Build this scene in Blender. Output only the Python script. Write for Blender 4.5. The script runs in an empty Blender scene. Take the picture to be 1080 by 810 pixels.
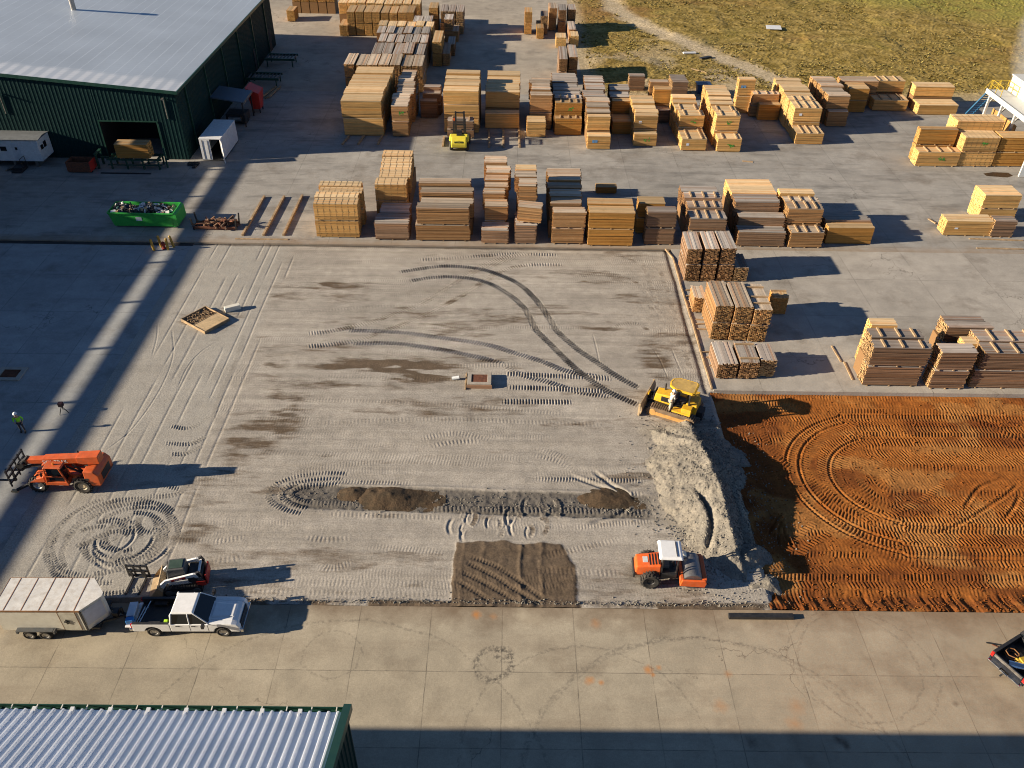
import bpy, bmesh, math, random
import numpy as np
from mathutils import Vector, Matrix, Euler
random.seed(11)
RNG = np.random.default_rng(7)
PI = math.pi
R = math.radians
scene = bpy.context.scene
COL = scene.collection

# ------------------------------------------------------------------ camera
CAM_H = 39.0
FPX = 880.0
PITCH, YAW, ROLL = 0.664835, 0.0103889, 0.0193948
cp, sp, cy, sy, cr, sr = (math.cos(PITCH), math.sin(PITCH), math.cos(YAW), math.sin(YAW), math.cos(ROLL), math.sin(ROLL))
FW = Vector((sy*cp, cy*cp, -sp))
_rt = Vector((cy, -sy, 0)); _up = _rt.cross(FW)
RT = _rt*cr + _up*sr
UP = _up*cr - _rt*sr
cam = bpy.data.cameras.new('camera')
cam.sensor_width = 36.0
cam.lens = FPX/1080*36
cam.clip_start = 0.5
cam.clip_end = 5000
camo = bpy.data.objects.new('camera', cam)
COL.objects.link(camo)
m = Matrix.Identity(4)
for i in range(3):
    m[i][0] = RT[i]; m[i][1] = UP[i]; m[i][2] = -FW[i]
m[2][3] = CAM_H
camo.matrix_world = m
scene.camera = camo


def G(px, py, z=0.0):
    """survey helper: point of the yard at height z seen at photo pixel (px, py)"""
    d = RT*((px-540)/FPX) - UP*((py-405)/FPX) + FW
    t = (z-CAM_H)/d.z
    return Vector((d.x*t, d.y*t, z))


# ------------------------------------------------------------------ light
AZ, EL = R(9.0), R(17.6)          # the sun shines towards +X and a little +Y
world = bpy.data.worlds.new('World')
scene.world = world
world.use_nodes = True
wn = world.node_tree
for n in list(wn.nodes):
    wn.nodes.remove(n)
wo = wn.nodes.new('ShaderNodeOutputWorld')
bg = wn.nodes.new('ShaderNodeBackground')
sky = wn.nodes.new('ShaderNodeTexSky')
sky.sky_type = 'NISHITA'
sky.sun_disc = False
sky.sun_elevation = EL
sky.sun_rotation = R(270) - AZ
sky.altitude = 1500
sky.air_density = 0.8
sky.dust_density = 0.0
sky.ozone_density = 3.0
wn.links.new(sky.outputs[0], bg.inputs[0])
bg.inputs[1].default_value = 0.05
wn.links.new(bg.outputs[0], wo.inputs[0])
sun = bpy.data.lights.new('sun', 'SUN')
sun.energy = 5.0
sun.angle = R(0.53)
sun.color = (1.0, 0.86, 0.66)
suno = bpy.data.objects.new('sun', sun)
COL.objects.link(suno)
sd = Vector((math.cos(AZ)*math.cos(EL), math.sin(AZ)*math.cos(EL), -math.sin(EL)))
suno.rotation_euler = sd.to_track_quat('-Z', 'Y').to_euler()
suno.location = (-60, -10, 60)
vs = scene.view_settings
vs.view_transform = 'Standard'
vs.look = 'None'
vs.exposure = 1.15
vs.gamma = 1.0
vs.use_curve_mapping = False
scene.cycles.filter_width = 1.05

# ------------------------------------------------------------------ materials
MATS = {}


def _nt(name):
    mt = bpy.data.materials.new(name)
    mt.use_nodes = True
    nt = mt.node_tree
    for n in list(nt.nodes):
        nt.nodes.remove(n)
    out = nt.nodes.new('ShaderNodeOutputMaterial')
    b = nt.nodes.new('ShaderNodeBsdfPrincipled')
    nt.links.new(b.outputs[0], out.inputs[0])
    return mt, nt, b


class NT:
    """tiny node-graph helper"""
    def __init__(s, nt): s.nt = nt
    def n(s, t, **k):
        nd = s.nt.nodes.new(t)
        for a, v in k.items(): setattr(nd, a, v)
        return nd
    def l(s, a, b): s.nt.links.new(a, b)
    def val(s, x, sock):
        if isinstance(x, (int, float)): sock.default_value = x
        elif isinstance(x, (tuple, list)):
            sock.default_value = (*x, 1) if len(x) == 3 and sock.type == 'RGBA' else x
        else: s.l(x, sock)
    def math(s, op, a, b=0.0, c=0.0, clamp=False):
        nd = s.n('ShaderNodeMath', operation=op, use_clamp=clamp)
        s.val(a, nd.inputs[0]); s.val(b, nd.inputs[1]); s.val(c, nd.inputs[2])
        return nd.outputs[0]
    def mix(s, f, a, b):
        nd = s.n('ShaderNodeMix', data_type='RGBA')
        s.val(f, nd.inputs[0]); s.val(a, nd.inputs[6]); s.val(b, nd.inputs[7])
        return nd.outputs[2]
    def mul(s, c, f):
        nd = s.n('ShaderNodeVectorMath', operation='SCALE')
        s.val(c, nd.inputs[0]); s.val(f, nd.inputs[3])
        return nd.outputs[0]
    def noise(s, vec, scale, detail=4, rough=0.55, stretch=None):
        if stretch:
            mp = s.n('ShaderNodeMapping'); mp.inputs['Scale'].default_value = stretch
            s.l(vec, mp.inputs[0]); vec = mp.outputs[0]
        nd = s.n('ShaderNodeTexNoise')
        nd.inputs['Scale'].default_value = scale; nd.inputs['Detail'].default_value = detail
        nd.inputs['Roughness'].default_value = rough
        s.l(vec, nd.inputs['Vector'])
        return nd.outputs['Fac']
    def rng(s, v, a, b, c=0.0, d=1.0):
        nd = s.n('ShaderNodeMapRange'); nd.clamp = True
        s.val(v, nd.inputs[0]); nd.inputs[1].default_value = a; nd.inputs[2].default_value = b
        nd.inputs[3].default_value = c; nd.inputs[4].default_value = d
        return nd.outputs[0]
    def pos(s): return s.n('ShaderNodeNewGeometry').outputs['Position']
    def obj(s): return s.n('ShaderNodeTexCoord').outputs['Object']
    def xyz(s, v):
        nd = s.n('ShaderNodeSeparateXYZ'); s.l(v, nd.inputs[0]); return nd.outputs
    def attr(s, name):
        return s.n('ShaderNodeAttribute', attribute_name=name).outputs['Fac']
    def bump(s, h, strength, dist, b):
        nd = s.n('ShaderNodeBump'); nd.inputs['Strength'].default_value = strength
        nd.inputs['Distance'].default_value = dist
        s.l(h, nd.inputs['Height']); s.l(nd.outputs[0], b.inputs['Normal'])


def M(name, col=(.5, .5, .5), rough=.55, metal=0.0, var=.14, scale=2.5, bump=0.0, bscale=30, dirt=0.0, dirtcol=(.22, .17, .12)):
    """plain paint / metal / rubber with uneven wear and settled dust"""
    if name in MATS: return MATS[name]
    mt, nt, b = _nt(name)
    k = NT(nt)
    o = k.obj()
    f = k.noise(o, scale, 5)
    c = k.mul(col, k.rng(f, .3, .7, 1-var, 1+var))
    if dirt:
        d = k.noise(o, scale*1.7, 6, .65)
        c = k.mix(k.rng(d, .45, .75, 0, dirt), c, dirtcol)
    k.l(c, b.inputs['Base Color'])
    k.l(k.rng(f, .3, .7, max(.02, rough-.08), min(1, rough+.1)), b.inputs['Roughness'])
    b.inputs['Metallic'].default_value = metal
    if bump:
        k.bump(k.noise(o, bscale, 3), bump, .02, b)
    MATS[name] = mt
    return mt


def wood(name, side, top, endc, var=.45):
    """sawn boards: one tone per board from the mesh attribute, grain along the board, bleached top layer, cut ends"""
    if name in MATS: return MATS[name]
    mt, nt, b = _nt(name)
    k = NT(nt)
    o = k.obj()
    tone = k.attr('tone'); bl = k.attr('bleach'); en = k.attr('endcut')
    ri = k.n('ShaderNodeObjectInfo').outputs['Random']
    grain = k.noise(o, 3.0, 5, .6, (.35, 6, 6))
    c = k.mix(bl, side, top)
    c = k.mix(en, c, endc)
    wn_ = k.n('ShaderNodeTexWhiteNoise', noise_dimensions='1D'); k.l(k.math('MULTIPLY', tone, 917.0), wn_.inputs['W'])
    c = k.mix(k.rng(wn_.outputs[0], .55, 1.0, 0, .55), c, tuple(v*w for v, w in zip(side, (1.25, .95, .65))))
    c = k.mul(c, k.rng(tone, 0, 1, 1-var, 1+var*.75))
    c = k.mul(c, k.rng(ri, 0, 1, .82, 1.14))
    c = k.mul(c, k.rng(grain, .25, .75, .78, 1.2))
    blot = k.noise(o, .9, 4, .6)
    c = k.mix(k.rng(blot, .5, .8, 0, .45), c, k.mul(side, .55))
    k.l(c, b.inputs['Base Color'])
    b.inputs['Roughness'].default_value = .8
    b.inputs['Specular IOR Level'].default_value = .2
    MATS[name] = mt
    return mt


WOOD = {
    'y': wood('fresh_pine', (.61, .36, .13), (.68, .50, .29), (.74, .48, .18), .36),
    'o': wood('golden_pine', (.46, .235, .06), (.50, .35, .19), (.56, .33, .11), .36),
    't': wood('tan_boards', (.43, .245, .11), (.49, .40, .305), (.50, .30, .125), .5),
    'g': wood('grey_boards', (.345, .205, .115), (.42, .375, .33), (.38, .21, .09), .6),
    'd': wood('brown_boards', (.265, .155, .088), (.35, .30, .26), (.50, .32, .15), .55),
}
TIMBER = M('rough_timber', (.33, .225, .125), .8, var=.35)
DUNN = M('dunnage_wood', (.36, .24, .13), .85, var=.3)
STRAP = M('strap_band', (.16, .11, .06), .5)
PITCON = M('pit_concrete', (.36, .32, .27), .8, var=.15, dirt=.5)
RUBBER = M('tyre_rubber', (.022, .021, .020), .85, var=.3, dirt=.5, dirtcol=(.14, .11, .08))
BLACKM = M('black_metal', (.018, .018, .02), .5, dirt=.3, dirtcol=(.10, .085, .07))
STEEL = M('worn_steel', (.32, .30, .28), .4, .8, var=.3)
GLASS = M('dark_glass', (.010, .013, .016), .07, var=.05)
ORANGE = M('orange_paint', (.58, .10, .02), .42, var=.16, dirt=.45, dirtcol=(.26, .15, .09))
RORANGE = M('roller_orange', (.72, .115, .018), .4, var=.12, dirt=.35, dirtcol=(.32, .22, .14))
YELLOW = M('yellow_paint', (.72, .41, .02), .42, var=.12, dirt=.5, dirtcol=(.25, .19, .12))
FYELLOW = M('lime_yellow_paint', (.70, .58, .05), .42, var=.08)
WHITE = M('white_paint', (.80, .80, .80), .38, var=.04, dirt=.12)
CREAM = M('cream_panels', (.70, .67, .58), .45, var=.06, dirt=.25, dirtcol=(.40, .33, .24))
CWHITE = M('container_white', (.66, .67, .68), .5, var=.08, dirt=.35, dirtcol=(.35, .33, .30))
GREEN = M('green_siding', (.006, .026, .026), .5, var=.15)
for _n in MATS['green_siding'].node_tree.nodes:
    if _n.type == 'BSDF_PRINCIPLED': _n.inputs['Specular IOR Level'].default_value = .12
GTRIM = M('green_trim', (.012, .055, .038), .4, var=.08)
DGREEN = M('dumpster_green', (.035, .36, .055), .4, var=.1, dirt=.12)
RED = M('red_paint', (.45, .03, .02), .45, var=.15)
RUST = M('rusty_steel', (.14, .05, .025), .85, var=.45, scale=5)
DARKIN = M('dark_interior', (.012, .012, .012), .9)
GREY = M('grey_plastic', (.08, .085, .09), .5, dirt=.3)
BLUE = M('blue_plastic', (.03, .20, .55), .35)
CHROME = M('chrome', (.75, .75, .75), .15, 1.0, var=.03)
TANMETAL = M('dusty_metal', (.40, .29, .17), .75, var=.25, scale=4)
REDGLOW = M('tail_lamp', (.55, .015, .012), .2)
LAMP = M('headlamp', (.7, .72, .74), .1)
RIM = M('rim_metal', (.55, .54, .52), .35, .7, dirt=.3)
RIMO = M('rim_cream', (.55, .45, .30), .6, dirt=.4)

# ------------------------------------------------------------------ mesh helpers


class MB:
    def __init__(s): s.v = []; s.f = []
    def add(s, vs, fs, mat=None):
        o = len(s.v)
        for p in vs:
            p = Vector(p)
            s.v.append(tuple(mat @ p) if mat is not None else tuple(p))
        s.f += [tuple(i+o for i in q) for q in fs]
        return s
    def box(s, x0, x1, y0, y1, z0, z1, mat=None):
        return s.add([(x0, y0, z0), (x1, y0, z0), (x1, y1, z0), (x0, y1, z0), (x0, y0, z1), (x1, y0, z1), (x1, y1, z1), (x0, y1, z1)],
                     [(3, 2, 1, 0), (4, 5, 6, 7), (0, 1, 5, 4), (1, 2, 6, 5), (2, 3, 7, 6), (3, 0, 4, 7)], mat)
    def hexa(s, bot, top, mat=None):
        """bot, top: four points each, same order (ccw from above)"""
        return s.add(list(bot)+list(top), [(3, 2, 1, 0), (4, 5, 6, 7), (0, 1, 5, 4), (1, 2, 6, 5), (2, 3, 7, 6), (3, 0, 4, 7)], mat)
    def prism(s, prof, y0, y1, mat=None):
        """profile in (x, z), extruded along y"""
        n = len(prof)
        a = sum(prof[i][0]*prof[(i+1) % n][1]-prof[(i+1) % n][0]*prof[i][1] for i in range(n))
        if a < 0: prof = prof[::-1]
        vs = [(x, y0, z) for x, z in prof]+[(x, y1, z) for x, z in prof]
        fs = [tuple(range(n)), tuple(range(2*n-1, n-1, -1))]
        for i in range(n):
            j = (i+1) % n
            fs.append((j, i, n+i, n+j))
        return s.add(vs, fs, mat)
    def cyl(s, p0, p1, r0, r1=None, n=12, mat=None):
        r1 = r0 if r1 is None else r1
        p0 = Vector(p0); p1 = Vector(p1)
        d = (p1-p0).normalized()
        a = d.orthogonal().normalized(); b = d.cross(a)
        vs = []
        for p, r in ((p0, r0), (p1, r1)):
            for i in range(n):
                t = 2*PI*i/n
                vs.append(p+a*math.cos(t)*r+b*math.sin(t)*r)
        fs = [(i, (i+1) % n, n+(i+1) % n, n+i) for i in range(n)]
        fs += [tuple(range(n-1, -1, -1)), tuple(range(n, 2*n))]
        return s.add(vs, fs, mat)
    def tube(s, pts, r, n=6, mat=None):
        for a, b in zip(pts[:-1], pts[1:]): s.cyl(a, b, r, r, n, mat)
        return s
    def bar(s, p0, p1, w, h=None, mat=None):
        h = h or w
        p0 = Vector(p0); p1 = Vector(p1); d = (p1-p0).normalized()
        u = Vector((0, 0, 1)) if abs(d.z) < .9 else Vector((1, 0, 0))
        a = d.cross(u).normalized()*w/2; b = a.cross(d).normalized()*h/2
        q = [-a-b, a-b, a+b, -a+b]
        return s.add([p0+x for x in q]+[p1+x for x in q], [(3, 2, 1, 0), (4, 5, 6, 7), (0, 1, 5, 4), (1, 2, 6, 5), (2, 3, 7, 6), (3, 0, 4, 7)], mat)
    def lathe(s, prof, c, axis='y', n=20):
        """profile of (radius, offset along axis) closed ring around axis through c"""
        vs = []; m_ = len(prof)
        for i in range(n):
            t = 2*PI*i/n
            for r, o in prof:
                if axis == 'y': vs.append((c[0]+r*math.cos(t), c[1]+o, c[2]+r*math.sin(t)))
                elif axis == 'z': vs.append((c[0]+r*math.cos(t), c[1]+r*math.sin(t), c[2]+o))
                else: vs.append((c[0]+o, c[1]+r*math.cos(t), c[2]+r*math.sin(t)))
        fs = []
        for i in range(n):
            j = (i+1) % n
            for q in range(m_-1):
                fs.append((i*m_+q, i*m_+q+1, j*m_+q+1, j*m_+q))
        return s.add(vs, fs)
    def build(s, name, mt, parent=None, bevel=0.0, smooth=False, loc=None, rot=None):
        me = bpy.data.meshes.new(name)
        me.from_pydata(s.v, [], s.f)
        bm = bmesh.new(); bm.from_mesh(me)
        bmesh.ops.recalc_face_normals(bm, faces=bm.faces)
        bm.to_mesh(me); bm.free()
        me.materials.append(mt)
        ob = bpy.data.objects.new(name, me)
        COL.objects.link(ob)
        if parent is not None: ob.parent = parent
        if loc is not None: ob.location = loc
        if rot is not None: ob.rotation_euler = rot
        if bevel:
            bv = ob.modifiers.new('bevel', 'BEVEL'); bv.width = bevel; bv.segments = 2; bv.limit_method = 'ANGLE'; bv.angle_limit = R(35)
        if smooth:
            for p in me.polygons: p.use_smooth = True
        return ob


def tag(o, label=None, cat=None, group=None, kind=None):
    if label: o['label'] = label
    if cat: o['category'] = cat
    if group: o['group'] = group
    if kind: o['kind'] = kind
    return o


def thing(name, label, cat, loc=(0, 0, 0), rz=0.0, group=None):
    o = bpy.data.objects.new(name, None)
    COL.objects.link(o)
    o.empty_display_size = .3
    o.location = loc; o.rotation_euler = (0, 0, rz)
    return tag(o, label, cat, group)


def wheel(parent, x, y, z, r, w, rimmat=None, rimr=.58, n=24, name='wheel', lug=False):
    t = MB()
    a = w/2
    t.lathe([(r*rimr, -a*.8), (r*.8, -a), (r*.96, -a*.8), (r, -a*.45), (r, a*.45), (r*.96, a*.8), (r*.8, a), (r*rimr, a*.8), (r*rimr, -a*.8)], (x, y, z), 'y', n)
    if lug:
        for i in range(18):
            for sgn in (1, -1):
                th = 2*PI*(i+(.25 if sgn > 0 else -.25))/18
                mm = Matrix.Translation((x, y, z)) @ Matrix.Rotation(-th, 4, 'Y') @ Matrix.Translation((0, sgn*a*.45, r)) @ Matrix.Rotation(sgn*.5, 4, 'Z')
                t.box(-.03, .03, -a*.5, a*.5, -.03, .03, mm)
    ob = t.build(name, RUBBER, parent)
    q = MB()
    q.lathe([(0.001, -a*.55), (r*.28, -a*.62), (r*rimr*.75, -a*.4), (r*rimr, -a*.75), (r*rimr, a*.75), (r*rimr*.75, a*.4), (r*.28, a*.62), (0.001, a*.55)], (x, y, z), 'y', n)
    q.build('rim', rimmat or RIM, ob)
    return ob


def text_mesh(name, body, size, mt, parent, mat4, extrude=.006):
    cu = bpy.data.curves.new(name, 'FONT')
    cu.body = body; cu.size = size; cu.extrude = extrude; cu.align_x = 'CENTER'; cu.align_y = 'CENTER'
    tmp = bpy.data.objects.new(name+'_tmp', cu)
    COL.objects.link(tmp)
    bpy.context.view_layer.update()
    dg = bpy.context.evaluated_depsgraph_get()
    me = bpy.data.meshes.new_from_object(tmp.evaluated_get(dg))
    bpy.data.objects.remove(tmp); bpy.data.curves.remove(cu)
    me.transform(mat4)
    me.materials.clear(); me.materials.append(mt)
    ob = bpy.data.objects.new(name, me)
    COL.objects.link(ob); ob.parent = parent
    return ob


def grid_mesh(name, X, Y, Z, mt, attrs=None, smooth=True, kind='structure'):
    """sheet from 1-D X, Y and 2-D Z[y, x] with float attributes"""
    ny, nx = Z.shape
    me = bpy.data.meshes.new(name)
    co = np.empty((ny, nx, 3), np.float32)
    co[..., 0] = X[None, :] if X.ndim == 1 else X
    co[..., 1] = Y[:, None] if Y.ndim == 1 else Y
    co[..., 2] = Z
    me.vertices.add(nx*ny)
    me.vertices.foreach_set('co', co.ravel())
    i = np.arange(nx*ny, dtype=np.int32).reshape(ny, nx)
    q = np.stack([i[:-1, :-1], i[:-1, 1:], i[1:, 1:], i[1:, :-1]], -1).reshape(-1, 4)
    nf = len(q)
    me.loops.add(nf*4); me.polygons.add(nf)
    me.loops.foreach_set('vertex_index', q.ravel())
    me.polygons.foreach_set('loop_start', np.arange(0, nf*4, 4, dtype=np.int32))
    try: me.polygons.foreach_set('loop_total', np.full(nf, 4, np.int32))
    except Exception: pass
    me.polygons.foreach_set('use_smooth', np.full(nf, smooth))
    for a, v in (attrs or {}).items():
        at = me.attributes.new(a, 'FLOAT', 'POINT')
        at.data.foreach_set('value', np.ascontiguousarray(v, np.float32).ravel())
    me.update(calc_edges=True)
    me.validate()
    me.materials.append(mt)
    ob = bpy.data.objects.new(name, me)
    COL.objects.link(ob)
    if kind: ob['kind'] = kind
    return ob


def vnoise(x, y, seed=0):
    """smooth value noise 0..1 on arrays"""
    r = np.random.default_rng(seed).random((256, 256))
    xi = np.floor(x).astype(int); yi = np.floor(y).astype(int)
    fx = x-xi; fy = y-yi
    fx = fx*fx*(3-2*fx); fy = fy*fy*(3-2*fy)
    a = r[yi % 256, xi % 256]; b = r[yi % 256, (xi+1) % 256]; c = r[(yi+1) % 256, xi % 256]; d = r[(yi+1) % 256, (xi+1) % 256]
    return (a*(1-fx)+b*fx)*(1-fy)+(c*(1-fx)+d*fx)*fy


def fbm(x, y, o=4, seed=0):
    s = 0; a = .5
    for i in range(o):
        s = s+a*vnoise(x*2**i, y*2**i, seed+i); a *= .5
    return s


def sst(a, b, v):
    t = np.clip((v-a)/(b-a), 0, 1)
    return t*t*(3-2*t)
# ------------------------------------------------------------------ ground materials


def concrete(name, base, sx, ox, sy, oy, stain=(.16, .13, .10), jw=.035, jstr=.6, streak=.35, soil_y=None, big=.12, extra=None):
    mt, nt, b = _nt(name)
    k = NT(nt)
    p = k.pos(); x, y, z = k.xyz(p)
    n1 = k.noise(p, .09, 5, .6)
    n2 = k.noise(p, .7, 6, .62)
    n3 = k.noise(p, 6, 4, .6)
    n4 = k.noise(p, .35, 6, .7, (.16, 1, 1))       # scuffs dragged along the lane
    f = k.math('MULTIPLY', k.rng(n1, .3, .7, 1-big, 1+big), k.rng(n2, .3, .7, .86, 1.12))
    f = k.math('MULTIPLY', f, k.rng(n3, .25, .75, .92, 1.08))
    c = k.mul(base, f)
    c = k.mix(k.rng(n4, .52, .74, 0, streak), c, stain)
    n5 = k.noise(p, .22, 6, .68)
    c = k.mix(k.rng(n5, .53, .72, 0, .6), c, k.mul(stain, .8))
    vo = k.n('ShaderNodeTexVoronoi', feature='DISTANCE_TO_EDGE'); vo.inputs['Scale'].default_value = .10
    va = k.n('ShaderNodeVectorMath', operation='ADD'); k.l(p, va.inputs[0])
    nv = k.n('ShaderNodeTexNoise'); nv.inputs['Scale'].default_value = .9; nv.inputs['Detail'].default_value = 6; k.l(p, nv.inputs['Vector'])
    sc_ = k.n('ShaderNodeVectorMath', operation='SCALE'); sc_.inputs[3].default_value = 2.2; k.l(nv.outputs['Color'], sc_.inputs[0]); k.l(sc_.outputs[0], va.inputs[1]); k.l(va.outputs[0], vo.inputs['Vector'])
    c = k.mix(k.math('MULTIPLY', k.rng(vo.outputs['Distance'], .001, .004, .6, 0), k.rng(n1, .5, .58)), c, (.06, .05, .04))
    c = k.mul(c, k.rng(k.noise(p, 14, 3, .7), .3, .7, .88, 1.12))
    # each slab was poured with a slightly different mix
    if sx:
        wob = k.math('MULTIPLY', k.math('SUBTRACT', k.noise(p, 1.2, 3), .5), .06)
        ax = k.math('DIVIDE', k.math('ADD', k.math('SUBTRACT', x, ox), wob), sx)
        ay = k.math('DIVIDE', k.math('ADD', k.math('SUBTRACT', y, oy), wob), sy)
        wn_ = k.n('ShaderNodeTexWhiteNoise', noise_dimensions='2D')
        cb = k.n('ShaderNodeCombineXYZ')
        k.l(k.math('FLOOR', ax), cb.inputs[0]); k.l(k.math('FLOOR', ay), cb.inputs[1])
        k.l(cb.outputs[0], wn_.inputs[0])
        c = k.mul(c, k.rng(wn_.outputs[0], 0, 1, .94, 1.05))
        jx = k.math('ABSOLUTE', k.math('SUBTRACT', k.math('FRACT', k.math('ADD', ax, .5)), .5))
        jy = k.math('ABSOLUTE', k.math('SUBTRACT', k.math('FRACT', k.math('ADD', ay, .5)), .5))
        mx = k.rng(jx, jw/sx*.4, jw/sx, 1, 0); my = k.rng(jy, jw/sy*.4, jw/sy, 1, 0)
        j = k.math('MAXIMUM', mx, my)
        brk = k.rng(k.noise(p, .8, 5, .7), .35, .62, .12, 1)
        c = k.mix(k.math('MULTIPLY', k.math('MULTIPLY', j, jstr), brk), c, (.035, .03, .027))
    if soil_y is not None:      # soil tracked out of the works along the edge at y = soil_y
        d = k.math('ADD', k.math('SUBTRACT', soil_y, y), k.math('MULTIPLY', k.math('SUBTRACT', n2, .5), 2.6))
        d = k.math('ADD', d, k.math('MULTIPLY', k.math('SUBTRACT', n1, .5), 3.5))
        c = k.mix(k.rng(d, -.2, 1.6, .75, 0), c, (.17, .115, .07))
    if extra: c = extra(k, p, x, y, c, n2, n3)
    k.l(c, b.inputs['Base Color'])
    k.l(k.rng(n2, .3, .7, .72, .95), b.inputs['Roughness'])
    b.inputs['Specular IOR Level'].default_value = .25
    k.bump(k.math('ADD', n3, k.math('MULTIPLY', n2, 2)), .18, .03, b)
    return mt


def spot(k, p, cx, cy_, r0, r1, nz, amt):
    v = k.n('ShaderNodeVectorMath', operation='DISTANCE'); k.l(p, v.inputs[0]); v.inputs[1].default_value = (cx, cy_, 0)
    d = k.math('ADD', v.outputs['Value'], k.math('MULTIPLY', k.math('SUBTRACT', nz, .5), r1*1.6))
    return k.rng(d, r0, r1, amt, 0)


def apron_extra(k, p, x, y, c, n2, n3):
    orange = (.50, .20, .045)
    nz = k.noise(p, 2.2, 5, .7)
    for px, py, r, a in ((503, 648, .35, .9), (520, 650, .3, .4), (622, 718, .32, .8), (634, 720, .2, .7), (684, 706, .34, .9), (695, 704, .22, .7), (689, 712, .15, .8), (768, 711, .3, .5), (628, 658, .4, .35), (840, 745, .6, .35), (760, 745, .5, .4), (838, 763, .5, .4)):
        g = G(px, py)
        c = k.mix(spot(k, p, g.x, g.y, 0, r, nz, a), c, orange)
    # scrubbed tyre ring and rubber marks
    for px, py, r, w in ((521, 700, .95, .28), (532, 690, .38, .22), (350, 690, 1.5, .1), (760, 860, 9.5, .12), (770, 868, 9.8, .14), (330, 870, 11, .12), (900, 700, 3.4, .1), (915, 705, 3.6, .1), (620, 800, 6.2, .1)):
        g = G(px, py)
        v = k.n('ShaderNodeVectorMath', operation='DISTANCE'); k.l(p, v.inputs[0]); v.inputs[1].default_value = (g.x, g.y, 0)
        d = k.math('ABSOLUTE', k.math('SUBTRACT', k.math('ADD', v.outputs['Value'], k.math('MULTIPLY', k.math('SUBTRACT', n2, .5), .8)), r))
        brk = k.rng(k.noise(p, 5.0, 3, .6), .42, .58, 0, 1)
        c = k.mix(k.math('MULTIPLY', k.rng(d, w*.3, w, .62 if w > .15 else .3, 0), brk), c, (.045, .042, .04))
    for px, py, r in ((793, 782, .45), (890, 783, .35), (1008, 742, .22), (893, 787, .25), (884, 780, .3)):
        g = G(px, py)
        c = k.mix(spot(k, p, g.x, g.y, 0, r, nz, .7), c, (.05, .04, .035))
    # pale slurry
    for px, py, r in ((100, 640+45, 1.5), (180, 690, 1.3), (560, 650, .9), (550, 648, .6)):
        g = G(px, py)
        c = k.mix(spot(k, p, g.x, g.y, 0, r, nz, .45), c, (.52, .45, .33))
    # damp clay washed across the right part
    g = k.math('ADD', x, k.math('MULTIPLY', k.math('SUBTRACT', n2, .5), 9))
    c = k.mix(k.math('MULTIPLY', k.rng(g, 8, 17, 0, .35), k.rng(n3, .35, .6, .3, 1)), c, (.32, .20, .12))
    return c


def yard_extra(k, p, x, y, c, n2, n3):
    # black rubber and oil loops along the lane
    nz = k.noise(p, .5, 6, .7, (.25, 1, 1))
    c = k.mix(k.rng(nz, .50, .68, 0, .5), c, (.075, .07, .066))
    # bark and sawdust along the stacks' edge
    d = k.math('ADD', k.math('SUBTRACT', y, 71.1), k.math('MULTIPLY', k.math('SUBTRACT', n2, .5), 2.2))
    c = k.mix(k.rng(d, 0, 1.4, .55, 0), c, (.30, .21, .13))
    return c


CON_APRON = concrete('apron_concrete', (.375, .325, .245), 3.965, .01, 4.2, 25.19, soil_y=29.3, extra=apron_extra, stain=(.20, .155, .11), streak=.5)
CON_YARD = concrete('yard_concrete', (.315, .298, .272), 6.1, -23.3, 6.1, 90.3, jw=.06, jstr=.35, extra=yard_extra)
CON_EAST = concrete('east_yard_concrete', (.355, .325, .285), 6.1, 19.5, 6.1, 53.7, jw=.06, jstr=.3)
CON_FLOOR = concrete('floor_concrete', (.32, .325, .32), 4.2, -30.0, 6.0, 41, jw=.05, jstr=.4)
LANE = concrete('lane_gravel', (.36, .315, .255), 0, 0, 0, 0, stain=(.14, .12, .10), streak=.3, big=.2)


def earth_mat():
    mt, nt, b = _nt('bare_earth')
    k = NT(nt); p = k.pos()
    c = k.mix(k.rng(k.noise(p, .05, 6), .4, .6), (.20, .17, .07), (.13, .13, .045))
    k.l(c, b.inputs['Base Color']); b.inputs['Roughness'].default_value = .95
    return mt


# ------------------------------------------------------------------ slabs
def slab(name, x0, x1, y0, y1, ztop, mt, zbot=-1.0):
    ob = MB().box(x0, x1, y0, y1, zbot, ztop).build(name, mt)
    ob['kind'] = 'structure'
    return ob


e = MB().add([(-1500, -800, -1.02), (1500, -800, -1.02), (1500, 2500, -1.02), (-1500, 2500, -1.02)], [(0, 1, 2, 3)]).build('ground', earth_mat())
e['kind'] = 'structure'
slab('concrete_apron', -130, 130, -80, 29.3, 0.0, CON_APRON)
slab('concrete_yard', -130, 130, 71.1, 113.6, 0.0, CON_YARD)
slab('east_yard', 15.75, 130, 49.3, 71.1, 0.0, CON_EAST)
slab('concrete_floor', -130, -29.9, 29.3, 71.1, -0.125, CON_FLOOR)
slab('gravel_lane', -130, 10.4, 113.6, 330, 0.0, LANE)
slab('orange_clay_base', 46, 130, 29.3, 49.3, -.4, M('clay_plain', (.34, .125, .03), .9, var=.3, scale=.8))

ss = MB().add([(-130, 70.55, -.118), (-29.9, 70.55, -.118), (-29.9, 71.09, -.118), (-130, 71.09, -.118)], [(0, 1, 2, 3)]).build('slab_shade_strip', M('edge_shade', (.035, .03, .026), .95, var=.5, scale=1.5))  # dark sheet that paints the yard slab's shade along its foot
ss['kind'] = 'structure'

# ------------------------------------------------------------------ track prints pressed into the height fields


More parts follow.
